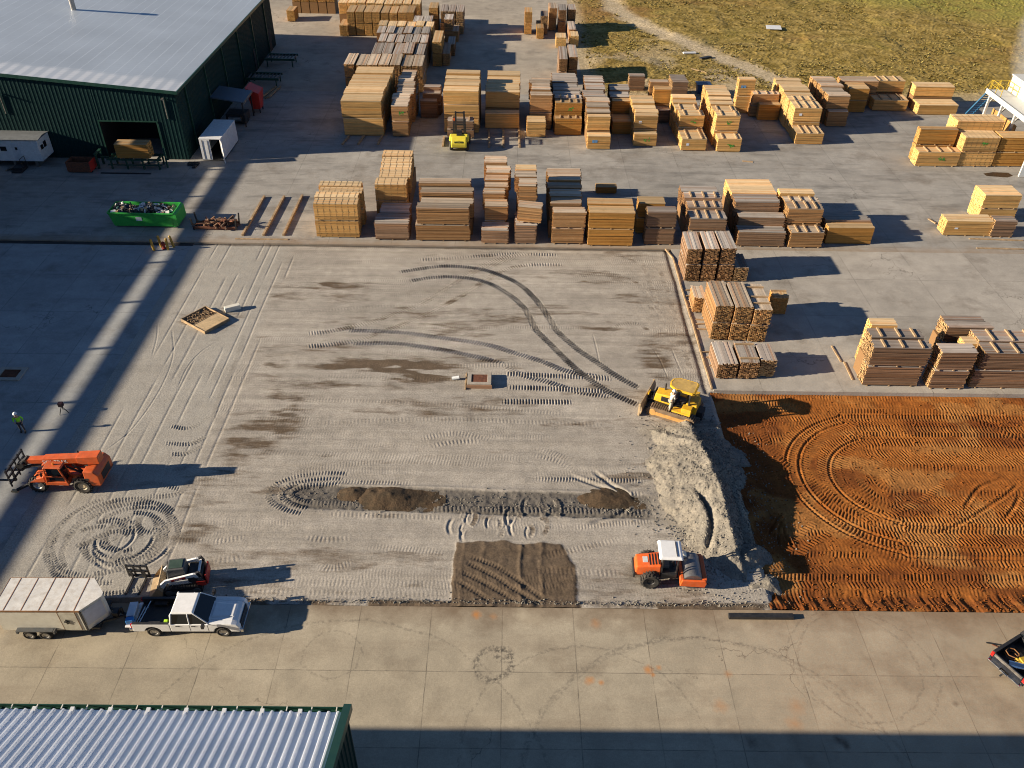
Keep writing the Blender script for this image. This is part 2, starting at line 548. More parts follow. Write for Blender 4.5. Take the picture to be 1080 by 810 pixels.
def resample(pts, step):
    pts = np.array([(p[0], p[1]) for p in pts], float)
    # Catmull-Rom
    P = np.vstack([2*pts[0]-pts[1], pts, 2*pts[-1]-pts[-2]])
    out = []
    for i in range(1, len(P)-2):
        t = np.linspace(0, 1, 24, endpoint=False)[:, None]
        a, b_, c, d = P[i-1], P[i], P[i+1], P[i+2]
        out.append(.5*((2*b_)+(c-a)*t+(2*a-5*b_+4*c-d)*t**2+(3*b_-a-3*c+d)*t**3))
    out = np.vstack(out+[pts[-1:]])
    s = np.r_[0, np.cumsum(np.hypot(*np.diff(out, axis=0).T))]
    n = max(2, int(s[-1]/step)+1)
    q = np.linspace(0, s[-1], n)
    return np.c_[np.interp(q, s, out[:, 0]), np.interp(q, s, out[:, 1])], q


class Field:
    def __init__(s, x0, x1, y0, y1, dx, dy):
        s.X = np.linspace(x0, x1, int((x1-x0)/dx)+1); s.Y = np.linspace(y0, y1, int((y1-y0)/dy)+1)
        s.dx = s.X[1]-s.X[0]; s.dy = s.Y[1]-s.Y[0]
        s.XX, s.YY = np.meshgrid(s.X, s.Y)
        s.Z = np.zeros_like(s.XX); s.A = {}
    def at(s, name):
        if name not in s.A: s.A[name] = np.zeros_like(s.Z)
        return s.A[name]
    def track(s, pts, w, amp, period=.22, slant=0.0, chev=0.0, sink=.0, attr=None, av=.4, fade=0.0, replace=True, duty=.15, seed=0):
        C, S = resample(pts, .05)
        T = np.gradient(C, axis=0); T /= np.maximum(np.hypot(T[:, 0], T[:, 1]), 1e-9)[:, None]
        L = S[-1]
        rx = int((w/2+.1)/s.dx)+2; ry = int((w/2+.1)/s.dy)+2
        rn = np.random.default_rng(seed).random(64)
        ny, nx = s.Z.shape
        for i in range(len(C)):
            ix = int((C[i, 0]-s.X[0])/s.dx); iy = int((C[i, 1]-s.Y[0])/s.dy)
            xa, xb, ya, yb = max(0, ix-rx), min(nx, ix+rx+1), max(0, iy-ry), min(ny, iy+ry+1)
            if xa >= xb or ya >= yb: continue
            ex = s.XX[ya:yb, xa:xb]-C[i, 0]; ey = s.YY[ya:yb, xa:xb]-C[i, 1]
            dl = ex*T[i, 0]+ey*T[i, 1]; q = -ex*T[i, 1]+ey*T[i, 0]
            mk = (np.abs(dl) <= .032+.5*max(s.dx, s.dy)*.6) & (np.abs(q) < w/2)
            if not mk.any(): continue
            sv = S[i]+dl+q*slant+np.abs(q)*chev
            ph = np.cos(2*PI*sv/period)
            g = amp*np.clip(1.7*(ph+duty), -1, 1)
            e = sst(w/2, w/2-.08, np.abs(q))
            e = e*s.brk[ya:yb, xa:xb]
            if fade: e = e*min(1, S[i]/fade+.02, (L-S[i])/fade+.02)
            k = .55+.45*rn[int(S[i]/1.3) % 64]
            hv = s.base[ya:yb, xa:xb]-sink+g*k
            Zs = s.Z[ya:yb, xa:xb]
            Zs[mk] = (Zs*(1-e)+hv*e)[mk]
            if attr:
                A = s.at(attr)[ya:yb, xa:xb]
                A[mk] = np.maximum(A, av*e*k)[mk]
    def rut(s, pts, w, depth, lip=.4, fade=.5):
        """smooth groove with raised lips"""
        C, S = resample(pts, .05)
        T = np.gradient(C, axis=0); T /= np.maximum(np.hypot(T[:, 0], T[:, 1]), 1e-9)[:, None]
        rx = int(w*1.2/s.dx)+2; ry = int(w*1.2/s.dy)+2
        ny, nx = s.Z.shape; L = S[-1]
        D = np.zeros_like(s.Z)
        for i in range(len(C)):
            ix = int((C[i, 0]-s.X[0])/s.dx); iy = int((C[i, 1]-s.Y[0])/s.dy)
            xa, xb, ya, yb = max(0, ix-rx), min(nx, ix+rx+1), max(0, iy-ry), min(ny, iy+ry+1)
            if xa >= xb or ya >= yb: continue
            ex = s.XX[ya:yb, xa:xb]-C[i, 0]; ey = s.YY[ya:yb, xa:xb]-C[i, 1]
            dl = ex*T[i, 0]+ey*T[i, 1]; q = np.abs(-ex*T[i, 1]+ey*T[i, 0])
            e = 1.0
            if fade: e = min(1, S[i]/fade+.02, (L-S[i])/fade+.02)
            g = depth*e*(-sst(w*.5, w*.15, q)+lip*np.exp(-((q-w*.7)/(w*.22))**2))
            mk = np.abs(dl) < .06
            Ds = D[ya:yb, xa:xb]
            Ds[mk] = np.where(np.abs(g) > np.abs(Ds), g, Ds)[mk]
        s.Z += D


def PX(*pts): return [G(a, b) for a, b in pts]


# ------------------------------------------------------------------ the graded pad
F = Field(-30.0, 16.0, 29.34, 71.1, .05, .075)
XX, YY = F.XX, F.YY
base = np.full_like(F.Z, -.11)
base += .03*(fbm(XX*.25, YY*.25, 3, 3)-.45)
base -= .42*sst(15.25, 15.95, XX)*(YY < 49.25)
F.base = base
F.brk = .60+.40*sst(.30, .52, fbm(XX*1.6, YY*1.6, 3, 17))
F.Z = base.copy()
fine = fbm(XX*2.2, YY*2.2, 3, 21)
F.Z += .016*(fine-.45)
# scraped lines left by the blade
scr = fbm(XX*.10+.3*np.sin(YY*.2), YY*3.4, 4, 23)
F.Z += .055*(scr-.47)*sst(-22, -18, XX)
# faint passes of roller and tracks all over the pad, laid in lanes along x
lane = np.floor((YY+.10*vnoise(XX*.05, YY*0, 4))/.52)
rnd = np.random.default_rng(5).random(400)
ph = rnd[(lane.astype(int)) % 400]
mask = sst(.42, .62, fbm(XX*.13+7, YY*.45, 3, 9))*(.35+.65*rnd[(lane.astype(int)*7) % 400])
inpad = sst(-21.5, -19.5, XX+.8*fbm(YY*.3, XX*.1, 2, 2))
lf = ((YY+.10*vnoise(XX*.05, YY*0, 4))/.52) % 1
F.Z += .010*mask*F.brk*np.cos(2*PI*((XX+(ph-.5)*.8*YY)/.19+ph*3))*inpad*sst(.0, .12, lf)*sst(1., .88, lf)
F.Z += -.012*(np.abs((YY/.52) % 1-.5) > .46)*sst(.35, .55, fbm(XX*.2, YY*.3, 2, 14))*inpad
# left strip: seams and wheel lines that run away from the camera
for xx in (-27.6, -26.4, -25.2, -24.3, -23.2, -22.5, -21.7, -20.8, -19.9):
    w = .05+.05*random.random()
    dx_ = XX-(xx+.12*(vnoise(YY*.15, YY*0+xx, 31)-.5))
    F.Z -= .022*np.exp(-(dx_/w)**2)*sst(.3, .5, vnoise(YY*.22+xx*3, YY*0, 33))
dirt = F.at('dirt'); dark = F.at('dark'); clean = F.at('clean')
clean += 1-inpad
clod = fbm(XX*.14+3, YY*.55, 4, 40)
dirt += .26*sst(.52, .64, clod)*inpad*sst(72, 60, YY)
# scraped brown streaks
for px, py, rx, ry, a in ((410, 385, 5.5, 1.0, .75), (440, 395, 3.0, .9, .7), (350, 300, 3.0, .7, .55), (560, 325, 3.5, .6, .35), (640, 345, 2.2, 1.2, .45), (600, 290, 4.0, 1.4, .3),
                          (350, 405, 3.0, .8, .45), (265, 460, 2.0, 2.6, .5), (300, 440, 1.5, 2.2, .5), (290, 380, 1.4, 2.0, .4), (660, 500, 2.0, 1.0, .4), (690, 375, 1.2, 2.6, .5), (640, 290, 1.8, 1.6, .35), (655, 265, 2.2, 1.0, .35),
                          (220, 335, 2.4, 1.4, .5), (170, 262, 1.6, 1.2, .8), (300, 420, 1.5, 1.4, .45), (205, 560, 1.0, .8, .5), (425, 395, 3, 1.3, .5), (560, 395, 2.0, .4, .3), (490, 378, 5, .5, .3), (700, 600, 2.2, .8, .4), (600, 615, 3.0, .5, .3)):
    g = G(px, py)
    r2 = ((XX-g.x)/rx)**2+((YY-g.y)/ry)**2
    e = np.exp(-r2)*sst(.30, .55, fbm(XX*.35, YY*1.6, 4, 50))
    dirt[:] = np.maximum(dirt, a*np.clip(e*1.5, 0, 1))
# band of dark stone across the pad
xa, xb = -15.0, 9.6
yc = 37.55+.12*(vnoise(XX*.3, YY*0, 61)-.5)-.028*(XX+2)
band = sst(1.12, .92, np.abs(YY-yc+.25*(fbm(XX*1.1, YY*1.1, 3, 60)-.45)))*sst(xa, xa+2.2, XX)*sst(xb+1, xb-1, XX)
dark[:] = np.maximum(dark, band*.85)
F.Z -= .07*band
F.Z += .10*band*(fbm(XX*3.4, YY*3.4, 2, 65)-.45)
F.Z += .08*np.exp(-((YY-yc-1.1)/.22)**2)*sst(xa, xa+2, XX)*sst(xb+1, xb-1, XX)
# fresh brown soil patch near the apron
pc = (sst(-3.0, -2.75, XX-.35*(fbm(YY*.8, XX*.2, 3, 70)-.5))*sst(4.5, 4.15, XX-.5*(fbm(YY*.7, XX*.3, 3, 71)-.5)+np.maximum(0, YY-32.4)*.5)
      * sst(34.25, 33.9, YY+.7*(fbm(XX*.8, YY*.3, 3, 72)-.5)))
dirt[:] = np.maximum(dirt, pc*.95)
F.Z += .05*pc+.05*pc*(fbm(XX*3, YY*3, 3, 73)-.45)
for xx, dd in ((-1.2, .02), (1.05, .045), (2.3, .03), (-2.4, .02)):
    F.Z += dd*np.exp(-((XX-xx-.2*(vnoise(YY*.8, YY*0, 74)-.5))/.13)**2)*pc
# soil ridge along the apron edge and the yard edges
ed = np.exp(-((YY-29.45)/.28)**2)
F.Z += ed*(.04+.10*fbm(XX*1.8, YY*1.8, 3, 77)); dirt[:] = np.maximum(dirt, np.clip(ed*1.2, 0, .9)*sst(.3, .5, fbm(XX*.5, YY*.5, 3, 78)))
ed = np.exp(-((YY-71.0)/.35)**2)
F.Z -= .03*ed; dirt[:] = np.maximum(dirt, .55*ed)
ed = np.exp(-((XX-15.3-.25*(vnoise(YY*.4, YY*0, 80)-.5))/.22)**2)*(YY > 49)
F.Z -= .10*ed; dark[:] = np.maximum(dark, .5*ed)
sand = F.at('sand')
sq = (XX-(11.6+.5*np.sin(YY*.8)))/3.2+.55*(fbm(XX*.6, YY*.6, 4, 90)-.45)
sand[:] = np.clip(sst(-.75, .1, sq)*sst(31.6, 33.4, YY)*sst(46.2, 44.2, YY), 0, 1)
F.Z += .05*sand*(fbm(XX*2.5, YY*2.5, 3, 91)-.45)
ed = np.exp(-((YY-70.95)/.16)**2); dark[:] = np.maximum(dark, ed)  # slab's shade at the yard edge, put into the pad colour
# dozer prints
tw = .60
D1u = PX((421, 286), (452.5, 281), (477.5, 279.5), (511, 283.5), (545, 297), (565.5, 315), (578.5, 333), (589, 349), (609.6, 367), (630, 381), (648.5, 394), (674, 408))
D1l = PX((432, 295.5), (452.5, 292), (477.5, 290.8), (506, 294.5), (532, 306), (552.6, 323), (565.6, 346.3), (583.7, 364.5), (604.5, 385), (628, 403), (648.5, 415), (674, 426))
D2u = PX((322.5, 350.5), (345, 348.8), (370, 343.8), (395, 337.5), (415, 330), (447.5, 317.5), (480, 297), (505, 284), (545, 270))
D2l = PX((322.5, 364), (345, 362.5), (377.5, 357.5), (402.5, 348.8), (430, 338.8), (472.5, 318.8), (500, 303), (530, 285))
D3u = PX((365, 347.5), (395, 348), (427.5, 350), (465, 355), (511, 362), (542, 371), (571, 380), (597, 390), (646, 399))
D3l = PX((370, 361), (415, 361), (452.5, 365.8), (477.5, 370), (524, 381), (547, 393), (578.5, 402), (610, 412), (646, 417))
D4 = [PX((532, 393), (580, 395), (646, 398)), PX((534.5, 407), (590, 409), (646, 412.4)), PX((529, 422.3), (560, 422.5), (604, 423))]
D5 = [PX((440, 273), (480, 271), (511, 268.5), (545, 266.7), (590, 268)), PX((495.5, 307), (516, 290.5), (545, 280), (570, 278), (594, 278.4)), PX((478, 300), (500, 283), (530, 271), (560, 266))]
for i, t in enumerate(D5): F.track(t, tw, .024, .25, seed=i, attr='dirt', av=.25, fade=.8)
F.track(D2u, tw, .040, .22, seed=3, attr='dirt', av=.3, fade=.6, slant=.2)
F.track(D2l, tw, .040, .22, seed=4, attr='dirt', av=.3, fade=.6, slant=.2)
F.track(D3u, tw, .042, .22, seed=5, attr='dirt', av=.3, fade=.6, slant=-.15)
F.track(D3l, tw, .042, .22, seed=6, attr='dirt', av=.3, fade=.6, slant=-.15)
for i, t in enumerate(D4): F.track(t, tw, .042, .22, seed=7+i, attr='dirt', av=.3, fade=.5)
F.track(D1u, tw, .050, .22, seed=1, attr='dark', av=.95, fade=.4, sink=.02)
F.track(D1l, tw, .050, .22, seed=2, attr='dark', av=.95, fade=.4, sink=.02)
# long straight prints either side of the stone band, and single lugged passes
LONG = [(((316, 506), (370, 507), (440, 509)), .026), (((320, 529), (380, 530), (440, 532)), .02), (((454, 535), (520, 535.7), (600, 537), (688, 539)), .034),
        (((562, 504), (620, 505), (684, 506)), .034), (((640, 519), (660, 519.5), (682, 520)), .026), (((340, 541), (420, 543), (470, 545)), .018),
        (((300, 499), (400, 486), (520, 489)), .012), (((440, 462), (480, 456), (520, 463)), .018), (((450, 470), (480, 465), (512, 464)), .02), (((565, 472), (580, 476), (605, 485)), .022),
        (((560, 478), (590, 486), (612, 500)), .024), (((320, 565), (345, 568), (372, 566)), .02), (((330, 593), (350, 598), (375, 590)), .022), (((220, 570), (240, 568), (262, 563)), .02), (((222, 589), (240, 589), (260, 584)), .02),
        (((600, 556), (640, 552), (690, 548)), .02), (((560, 590), (600, 580), (660, 566)), .014), (((560, 600), (610, 602), (660, 604)), .012), (((380, 575), (430, 578), (475, 583)), .012), (((230, 612), (350, 613), (470, 615)), .008), (((230, 622), (350, 624), (470, 626)), .008),
        (((485, 345), (560, 344), (620, 345)), .012), (((470, 385), (520, 384), (560, 384)), .012), (((300, 330), (400, 322), (470, 321)), .008), (((330, 280), (420, 272), (520, 262)), .008), (((300, 420), (450, 424), (600, 436)), .009), (((330, 445), (460, 441), (640, 447)), .009), (((260, 475), (400, 480), (560, 482)), .009), (((330, 395), (420, 398), (490, 400)), .009)]
for i, (t, a) in enumerate(LONG): F.track(PX(*t), .46+.12*((i*7 % 5)/4), a*.70, .20+.03*(i % 3), seed=20+i, fade=1.4, slant=.1*((i % 3)-1), attr='dirt', av=.14)
# turning loop at the left end of the band
def arc(cx, cy_, rx, ry, a0, a1, n=14): return [(cx+rx*math.cos(R(a0+(a1-a0)*i/n)), cy_+ry*math.sin(R(a0+(a1-a0)*i/n))) for i in range(n+1)]
g = G(322, 519)
for i, (rx, ry) in enumerate(((3.9, 1.9), (3.1, 1.35), (2.5, .85))):
    F.track(arc(g.x+1.5, g.y, rx, ry, 75, 250), .42, .030, .20, seed=60+i, fade=.5, attr='dark', av=.2)
# churned circle in front of the compact loader
g = G(128, 566)
for i in range(17):
    rr = .5+.24*i
    F.track(arc(g.x+.5*math.sin(i*2.1), g.y+.4*math.cos(i*1.7), rr*1.0, rr*.92, -40+37*i, 175+31*i), .40, .034, .19, slant=.25, seed=80+i, fade=.3, attr='dark', av=.45, sink=.01)
for i in range(14):
    a = random.uniform(0, 360); rr = random.uniform(.8, 2.6)
    F.track(arc(g.x+random.uniform(-1.8, 1.8), g.y+random.uniform(-1.5, 1.5), rr, rr*.8, a, a+random.uniform(50, 120)), .40, .032, .19, slant=.3, seed=400+i, fade=.3, attr='dark', av=.6, sink=.01)
for i in range(3): F.rut(arc(g.x+.6*i-.4, g.y-.2*i, 1.1+.6*i, 1.2+.45*i, 180+20*i, 395-20*i), .24, .04, .5)
for t, a in ((((178, 448), (200, 450), (222, 437)), .03), (((172, 466), (200, 467), (218, 458)), .032), (((178, 478), (196, 477), (214, 468)), .03), (((180, 494), (195, 492), (207, 485)), .026), (((140, 512), (160, 508), (190, 515)), .03), (((200, 505), (185, 520), (150, 523)), .024), (((95, 605), (120, 600), (150, 588)), .03), (((60, 600), (85, 606), (110, 612)), .024)):
    F.track(PX(*t), .45, a, .19, slant=.3, seed=int(t[0][0]), fade=.4, attr='dark', av=.3)
g = G(225, 420)
F.track(PX((258, 350), (246, 385), (232, 415), (222, 445)), .4, .016, .2, seed=99, fade=1, attr='dark', av=.25)
# scuffed short turns north of the soil patch
for i in range(22):
    px = 488+105*random.random(); py = 531+34*random.random()
    g = G(px, py); a = random.uniform(40, 150); rr = random.uniform(.6, 1.5)
    F.rut(arc(g.x-rr, g.y, rr, rr, -38 if i % 2 else 140, 38 if i % 2 else 215), .18+.1*random.random(), random.uniform(.025, .06), .5, .35)
    if i % 2: F.track(arc(g.x-rr, g.y, rr, rr, -40, 40), .38, .03, .2, seed=130+i, fade=.3, attr='dirt', av=.4)
for t in (((492, 592), (520, 606), (550, 625), (570, 637)), ((487, 602), (515, 616), (545, 634)), ((480, 610), (500, 622), (520, 635)), ((494, 585), (530, 600), (575, 632))):
    F.track(PX(*t), .36, .016, .2, seed=int(t[0][0]), fade=.5)
# ruts by the small soil heap
for t in (((625, 495), (645, 510), (662, 522), (655, 540), (620, 552)), ((632, 538), (645, 522), (640, 515), (600, 500)), ((662, 512), (690, 507))):
    F.rut(PX(*t), .40, .07, .35, .8)
for i, t in enumerate((((705, 437), (712, 452), (715, 470)), ((680, 440), (692, 450), (700, 462)), ((505, 380), (516, 379), (524, 374)), ((688, 365), (697, 380), (705, 398)), ((708, 365), (714, 380), (722, 398)), ((625, 350), (629, 365), (633, 385)),
                       ((110, 475), (140, 450), (168, 410), (182, 375), (181, 345)), ((186, 410), (198, 385), (214, 368), (232, 358)), ((160, 375), (165, 355), (166, 338)))):
    F.rut(PX(*t), .14, .016, .25, .9)
# wheel scuffs swinging round the right-hand corner of the pad
for i, t in enumerate((((600, 292), (640, 288), (675, 300), (690, 330)), ((620, 278), (650, 268), (680, 280)), ((640, 345), (670, 340), (690, 352)), ((690, 270), (702, 300), (716, 345), (728, 390)), ((676, 272), (690, 310), (704, 360)))):
    F.track(PX(*t), .45, .012, .2, seed=300+i, fade=1.2, attr='dirt', av=.3)
F.A['dirt'] = np.clip(dirt, 0, 1)


def pad_mat():
    mt, nt, b = _nt('pad_gravel')
    k = NT(nt); p = k.pos()
    n1 = k.noise(p, .12, 5, .6); n2 = k.noise(p, 1.1, 6, .65); n3 = k.noise(p, 9, 5, .75); n4 = k.noise(p, .5, 6, .68, (.2, 1, 1))
    c = k.mul((.372, .336, .290), k.math('MULTIPLY', k.rng(n1, .3, .7, .86, 1.13), k.rng(n2, .3, .7, .85, 1.14)))
    c = k.mix(k.rng(n4, .5, .75, 0, .35), c, (.20, .17, .135))
    n6 = k.noise(p, 1.3, 6, .7, (.05, 1, 1))
    c = k.mul(c, k.rng(n6, .35, .65, .86, 1.12))
    c = k.mix(k.math('MULTIPLY', k.attr('clean'), k.rng(n2, .3, .6, .5, .9)), c, k.mul((.365, .345, .308), k.rng(n4, .3, .7, .82, 1.1)))
    c = k.mix(k.math('MULTIPLY', k.attr('sand'), k.rng(n2, .3, .6, .5, 1)), c, k.mul((.31, .268, .205), k.rng(n2, .3, .7, .75, 1.15)))
    ns = k.noise(p, 1.5, 7, .72, (.22, 1, 1))
    dd = k.attr('dirt')
    dd = k.math('MULTIPLY', k.rng(k.math('ADD', dd, k.math('MULTIPLY', k.math('SUBTRACT', ns, .5), 1.8)), .14, .56), k.rng(dd, 0, .12))
    c = k.mix(k.math('MULTIPLY', dd, .92), c, k.mul((.105, .072, .045), k.rng(n2, .3, .7, .7, 1.3)))
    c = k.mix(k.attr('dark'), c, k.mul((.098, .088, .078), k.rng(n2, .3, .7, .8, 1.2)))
    c = k.mul(c, k.rng(n3, .28, .72, .62, 1.36))
    k.l(c, b.inputs['Base Color']); b.inputs['Roughness'].default_value = .95
    b.inputs['Specular IOR Level'].default_value = .15
    k.bump(n3, .55, .035, b)
    return mt


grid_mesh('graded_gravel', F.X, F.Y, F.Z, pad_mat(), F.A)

# ------------------------------------------------------------------ the orange clay pit
P = Field(15.2, 46.0, 29.36, 49.28, .05, .06)
XX, YY = P.XX, P.YY
base = np.full_like(P.Z, -.42)+.05*(fbm(XX*.22, YY*.22, 3, 103)-.45)
base += .36*sst(30.6, 29.4, YY)+.10*sst(48.0, 49.3, YY)
base += .10*sst(17.2, 15.6, XX)*(1)
P.brk = .3+.7*sst(.30, .5, fbm(XX*1.4, YY*1.4, 3, 117))
P.base = base; P.Z = base.copy()
lq = (YY+.22*vnoise(XX*.06, YY*.0, 104))/.58
lane = np.floor(lq).astype(int); lf = lq % 1
rnd = np.random.default_rng(15).random(400)
sl = (rnd[(lane*3) % 400]-.5)*.9
amp = P.brk*(.008+.022*rnd[(lane*5) % 400]*sst(.3, .6, vnoise(XX*.2, YY*.5, 105)))*sst(0, .14, lf)*sst(1, .86, lf)
P.Z += amp*np.clip(1.3*np.cos(2*PI*((XX+sl*YY)/.225+rnd[lane % 400]*5)), -1, 1)*sst(29.6, 31.2, YY)
P.Z += -.02*np.exp(-((lf-.5)/.5)**8*0)*(1-sst(0, .10, lf)*sst(1, .90, lf))
P.Z += .03*(fbm(XX*1.5, YY*1.5, 3, 107)-.45)+.035*(fbm(XX*4.5, YY*4.5, 2, 113)-.45)
# back-dragged teeth on the near slope
tq = fbm(XX*2.6+.5*np.sin(YY*1.3), YY*.28, 3, 108)
P.Z += .30*(tq-.45)*sst(31.4, 30.2, YY)+.02*np.cos(2*PI*(XX/.26+2*tq))*sst(31.3, 30.5, YY)*sst(.42, .5, fbm(XX*.8, YY*.6, 3, 109))
clay = P.at('clay'); wet = P.at('wet'); pale = P.at('pale')
wet += .75*sst(.47, .62, fbm(XX*.22, YY*.42, 4, 110))
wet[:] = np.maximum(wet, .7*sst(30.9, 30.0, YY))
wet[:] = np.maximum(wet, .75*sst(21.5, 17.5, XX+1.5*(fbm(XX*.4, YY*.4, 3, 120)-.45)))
wet[:] = np.maximum(wet, .6*np.exp(-((XX-20)/1.6)**2-((YY-32.3)/1.0)**2))
pale += .6*sst(.52, .66, fbm(XX*.3+9, YY*.5+4, 4, 111))
pale[:] = np.maximum(pale, .7*np.exp(-((XX-31)/2.5)**2-((YY-43.5)/.7)**2))
def loop(x0, x1, y0, y1, n=10):
    r = (y1-y0)/2; ym = (y0+y1)/2
    pts = [(x1, y1)]+[(x0+r*1.15-r*1.15*math.sin(R(a)), ym+r*math.cos(R(a))) for a in np.linspace(0, 180, n)]+[(x1, y0)]
    return pts
for i, (x0, y0, y1, a) in enumerate(((18.7, 33.0, 47.6, .02), (19.6, 34.2, 46.8, .045), (20.6, 34.9, 46.1, .05), (21.6, 35.8, 45.2, .05), (22.6, 36.7, 44.0, .05), (24.0, 37.8, 42.8, .035), (19.1, 33.7, 47.0, .03), (20.2, 33.2, 45.6, .03), (21.1, 35.4, 46.4, .03), (22.2, 36.2, 45.0, .035), (23.3, 37.3, 44.4, .03), (25.2, 38.6, 42.2, .03), (26.5, 39.2, 41.6, .02))):
    P.track(loop(x0, 45, y0, y1), .62, a*.95, .235, sink=.015, slant=.35*((i % 3)-1), seed=200+i, attr='pale' if i % 2 else 'wet', av=.25)
for i, (x0, y0, y1) in enumerate(((19.2, 33.6, 47.2), (20.1, 34.55, 46.45), (22.1, 36.3, 44.6))):
    P.rut(loop(x0, 45, y0, y1), .24, .045, .6, 0)
for t in (((1018, 533), (1035, 510), (1060, 500)), ((985, 560), (1020, 545), (1060, 520), (1078, 505)), ((1060, 545), (1072, 530), (1079, 515))): P.rut(PX(*t), .30, .045, .5, .8)
for i, t in enumerate((((830, 600), (850, 575), (880, 555)), ((820, 590), (845, 560), (862, 545)), ((790, 450), (800, 470), (818, 500)), ((800, 440), (812, 465), (835, 490)), ((1000, 430), (1040, 442), (1079, 460)), ((990, 425), (1030, 432), (1079, 445)), ((910, 545), (960, 530), (1000, 505)))):
    P.track(PX(*t), .5, .04, .25, slant=.3, seed=230+i, fade=.3)
for t in (((822, 570), (825, 545), (830, 560), (838, 572)), ((812, 560), (826, 536))): P.rut(PX(*t), .25, .10, 1.0, .3)


def clay_mat():
    mt, nt, b = _nt('orange_clay')
    k = NT(nt); p = k.pos()
    n1 = k.noise(p, .25, 5, .65, (.45, 1, 1)); n2 = k.noise(p, 1.6, 6, .65); n3 = k.noise(p, 10, 4, .7)
    c = k.mix(k.rng(n1, .35, .65), (.235, .070, .011), (.345, .126, .025))
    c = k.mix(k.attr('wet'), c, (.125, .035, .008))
    c = k.mix(k.attr('pale'), c, (.36, .17, .05))
    c = k.mul(c, k.math('MULTIPLY', k.rng(n2, .3, .7, .72, 1.25), k.rng(n3, .28, .72, .7, 1.3)))
    k.l(c, b.inputs['Base Color']); b.inputs['Roughness'].default_value = .92
    b.inputs['Specular IOR Level'].default_value = .2
    k.bump(n3, .3, .03, b)
    return mt


grid_mesh('clay_pit', P.X, P.Y, P.Z, clay_mat(), P.A)

# ------------------------------------------------------------------ loose heaps
SANDY = None
def heap_mat(name, a, b_, sc=1.2):
    mt, nt, b = _nt(name)
    k = NT(nt); p = k.pos()
    n2 = k.noise(p, sc, 6, .65); n3 = k.noise(p, 9, 5, .75)
    c = k.mix(k.rng(n2, .35, .65), a, b_)
    c = k.mul(c, k.rng(n3, .3, .7, .6, 1.35))
    k.l(c, b.inputs['Base Color']); b.inputs['Roughness'].default_value = .95
    b.inputs['Specular IOR Level'].default_value = .15
    k.bump(n3, .8, .06, b)
    return mt
SANDY = heap_mat('crushed_stone', (.285, .252, .203), (.19, .173, .148), 1.4)
SOIL = heap_mat('brown_soil', (.11, .072, .043), (.06, .046, .031))


def ridge(XX, YY, pts, sl, sr):
    """tent along a crest polyline (x, y, height above datum); slopes left and right of travel"""
    best = np.full_like(XX, -9.0)
    for (x0, y0, h0), (x1, y1, h1) in zip(pts[:-1], pts[1:]):
        dx, dy = x1-x0, y1-y0; L2 = dx*dx+dy*dy; L = math.sqrt(L2)
        t = np.clip(((XX-x0)*dx+(YY-y0)*dy)/L2, 0, 1)
        q = (-(XX-x0)*dy+(YY-y0)*dx)/L
        d = np.hypot(XX-(x0+t*dx), YY-(y0+t*dy))
        k = np.where(q > 0, sl, sr)
        best = np.maximum(best, h0+(h1-h0)*t-k*d)
    return best


X = np.arange(7.6, 19.2, .06); Y = np.arange(29.8, 46.9, .07)
XX, YY = np.meshgrid(X, Y)
wx = XX+.5*(fbm(XX*.5, YY*.5, 3, 301)-.45); wy = YY+.6*(fbm(XX*.5+9, YY*.5, 3, 302)-.45)
h = ridge(wx, wy, [(14.3, 31.4, .05), (14.0, 33.2, .75), (13.9, 35.5, 1.2), (13.6, 38.5, 1.6), (13.4, 41.3, 1.5), (13.1, 43.6, 1.0), (13.2, 45.4, .45)], .43, 1.1)
h = np.maximum(h, ridge(wx, wy, [(14.6, 33.0, .55), (15.3, 33.6, .6), (15.9, 34.0, .1)], .7, .7))
h = np.maximum(h, ridge(wx, wy, [(12.4, 38.6, 1.1), (12.5, 36.4, 1.05), (13.0, 33.8, .6)], .42, .55))
h = np.maximum(h, ridge(wx, wy, [(11.2, 43.9, .55), (12.4, 42.9, 1.0), (13.3, 42.2, 1.3)], .5, .6))
h = np.maximum(h, ridge(wx, wy, [(11.0, 40.4, .55), (12.2, 40.9, 1.15), (13.2, 41.0, 1.5)], .45, .55))
h = np.maximum(h, ridge(wx, wy, [(10.2, 37.2, .1), (11.4, 37.0, .45), (12.6, 37.4, .9)], .35, .4))
h = np.maximum(h, ridge(wx, wy, [(14.6, 31.0, .1), (15.5, 31.2, .22), (16.0, 30.8, -.1)], .5, .6))
h += .42*(fbm(XX*.7, YY*.7, 4, 303)-.47)+.20*(fbm(XX*1.7, YY*1.7, 4, 305)-.47)+.10*(fbm(XX*5, YY*5, 2, 304)-.45)
# shovel cut through the lower ridge
q = XX-(12.55+.35*np.sin((YY-34)*.9))
h -= .38*np.exp(-(q/.20)**2)*sst(33.2, 34.2, YY)*sst(38.6, 37.4, YY)
hp = grid_mesh('gravel_pile', X, Y, h-.12, SANDY, None, kind=None)
tag(hp, 'long ridge of pale crushed stone between the bulldozer and the roller', 'gravel pile')


def mound(label, cx, cy_, rx, ry, hgt, mt, seed, skew=0.0):
    X = np.arange(-rx*1.5, rx*1.5, .06); Y = np.arange(-ry*1.5, ry*1.5, .06)
    XX, YY = np.meshgrid(X, Y)
    w = .35*(fbm(XX*1.1+seed, YY*1.1, 3, seed)-.45)
    r = np.sqrt((XX/rx)**2+(YY/ry)**2)+w
    h = hgt*np.clip(1-r, -.4, 1)*(1+skew*XX/rx)+.10*(fbm(XX*2.2, YY*2.2+seed, 3, seed+1)-.5)
    ob = grid_mesh('soil_mound', X, Y, h, mt, None, kind=None)
    ob.location = (cx, cy_, -.11)
    return tag(ob, label, 'soil mound')


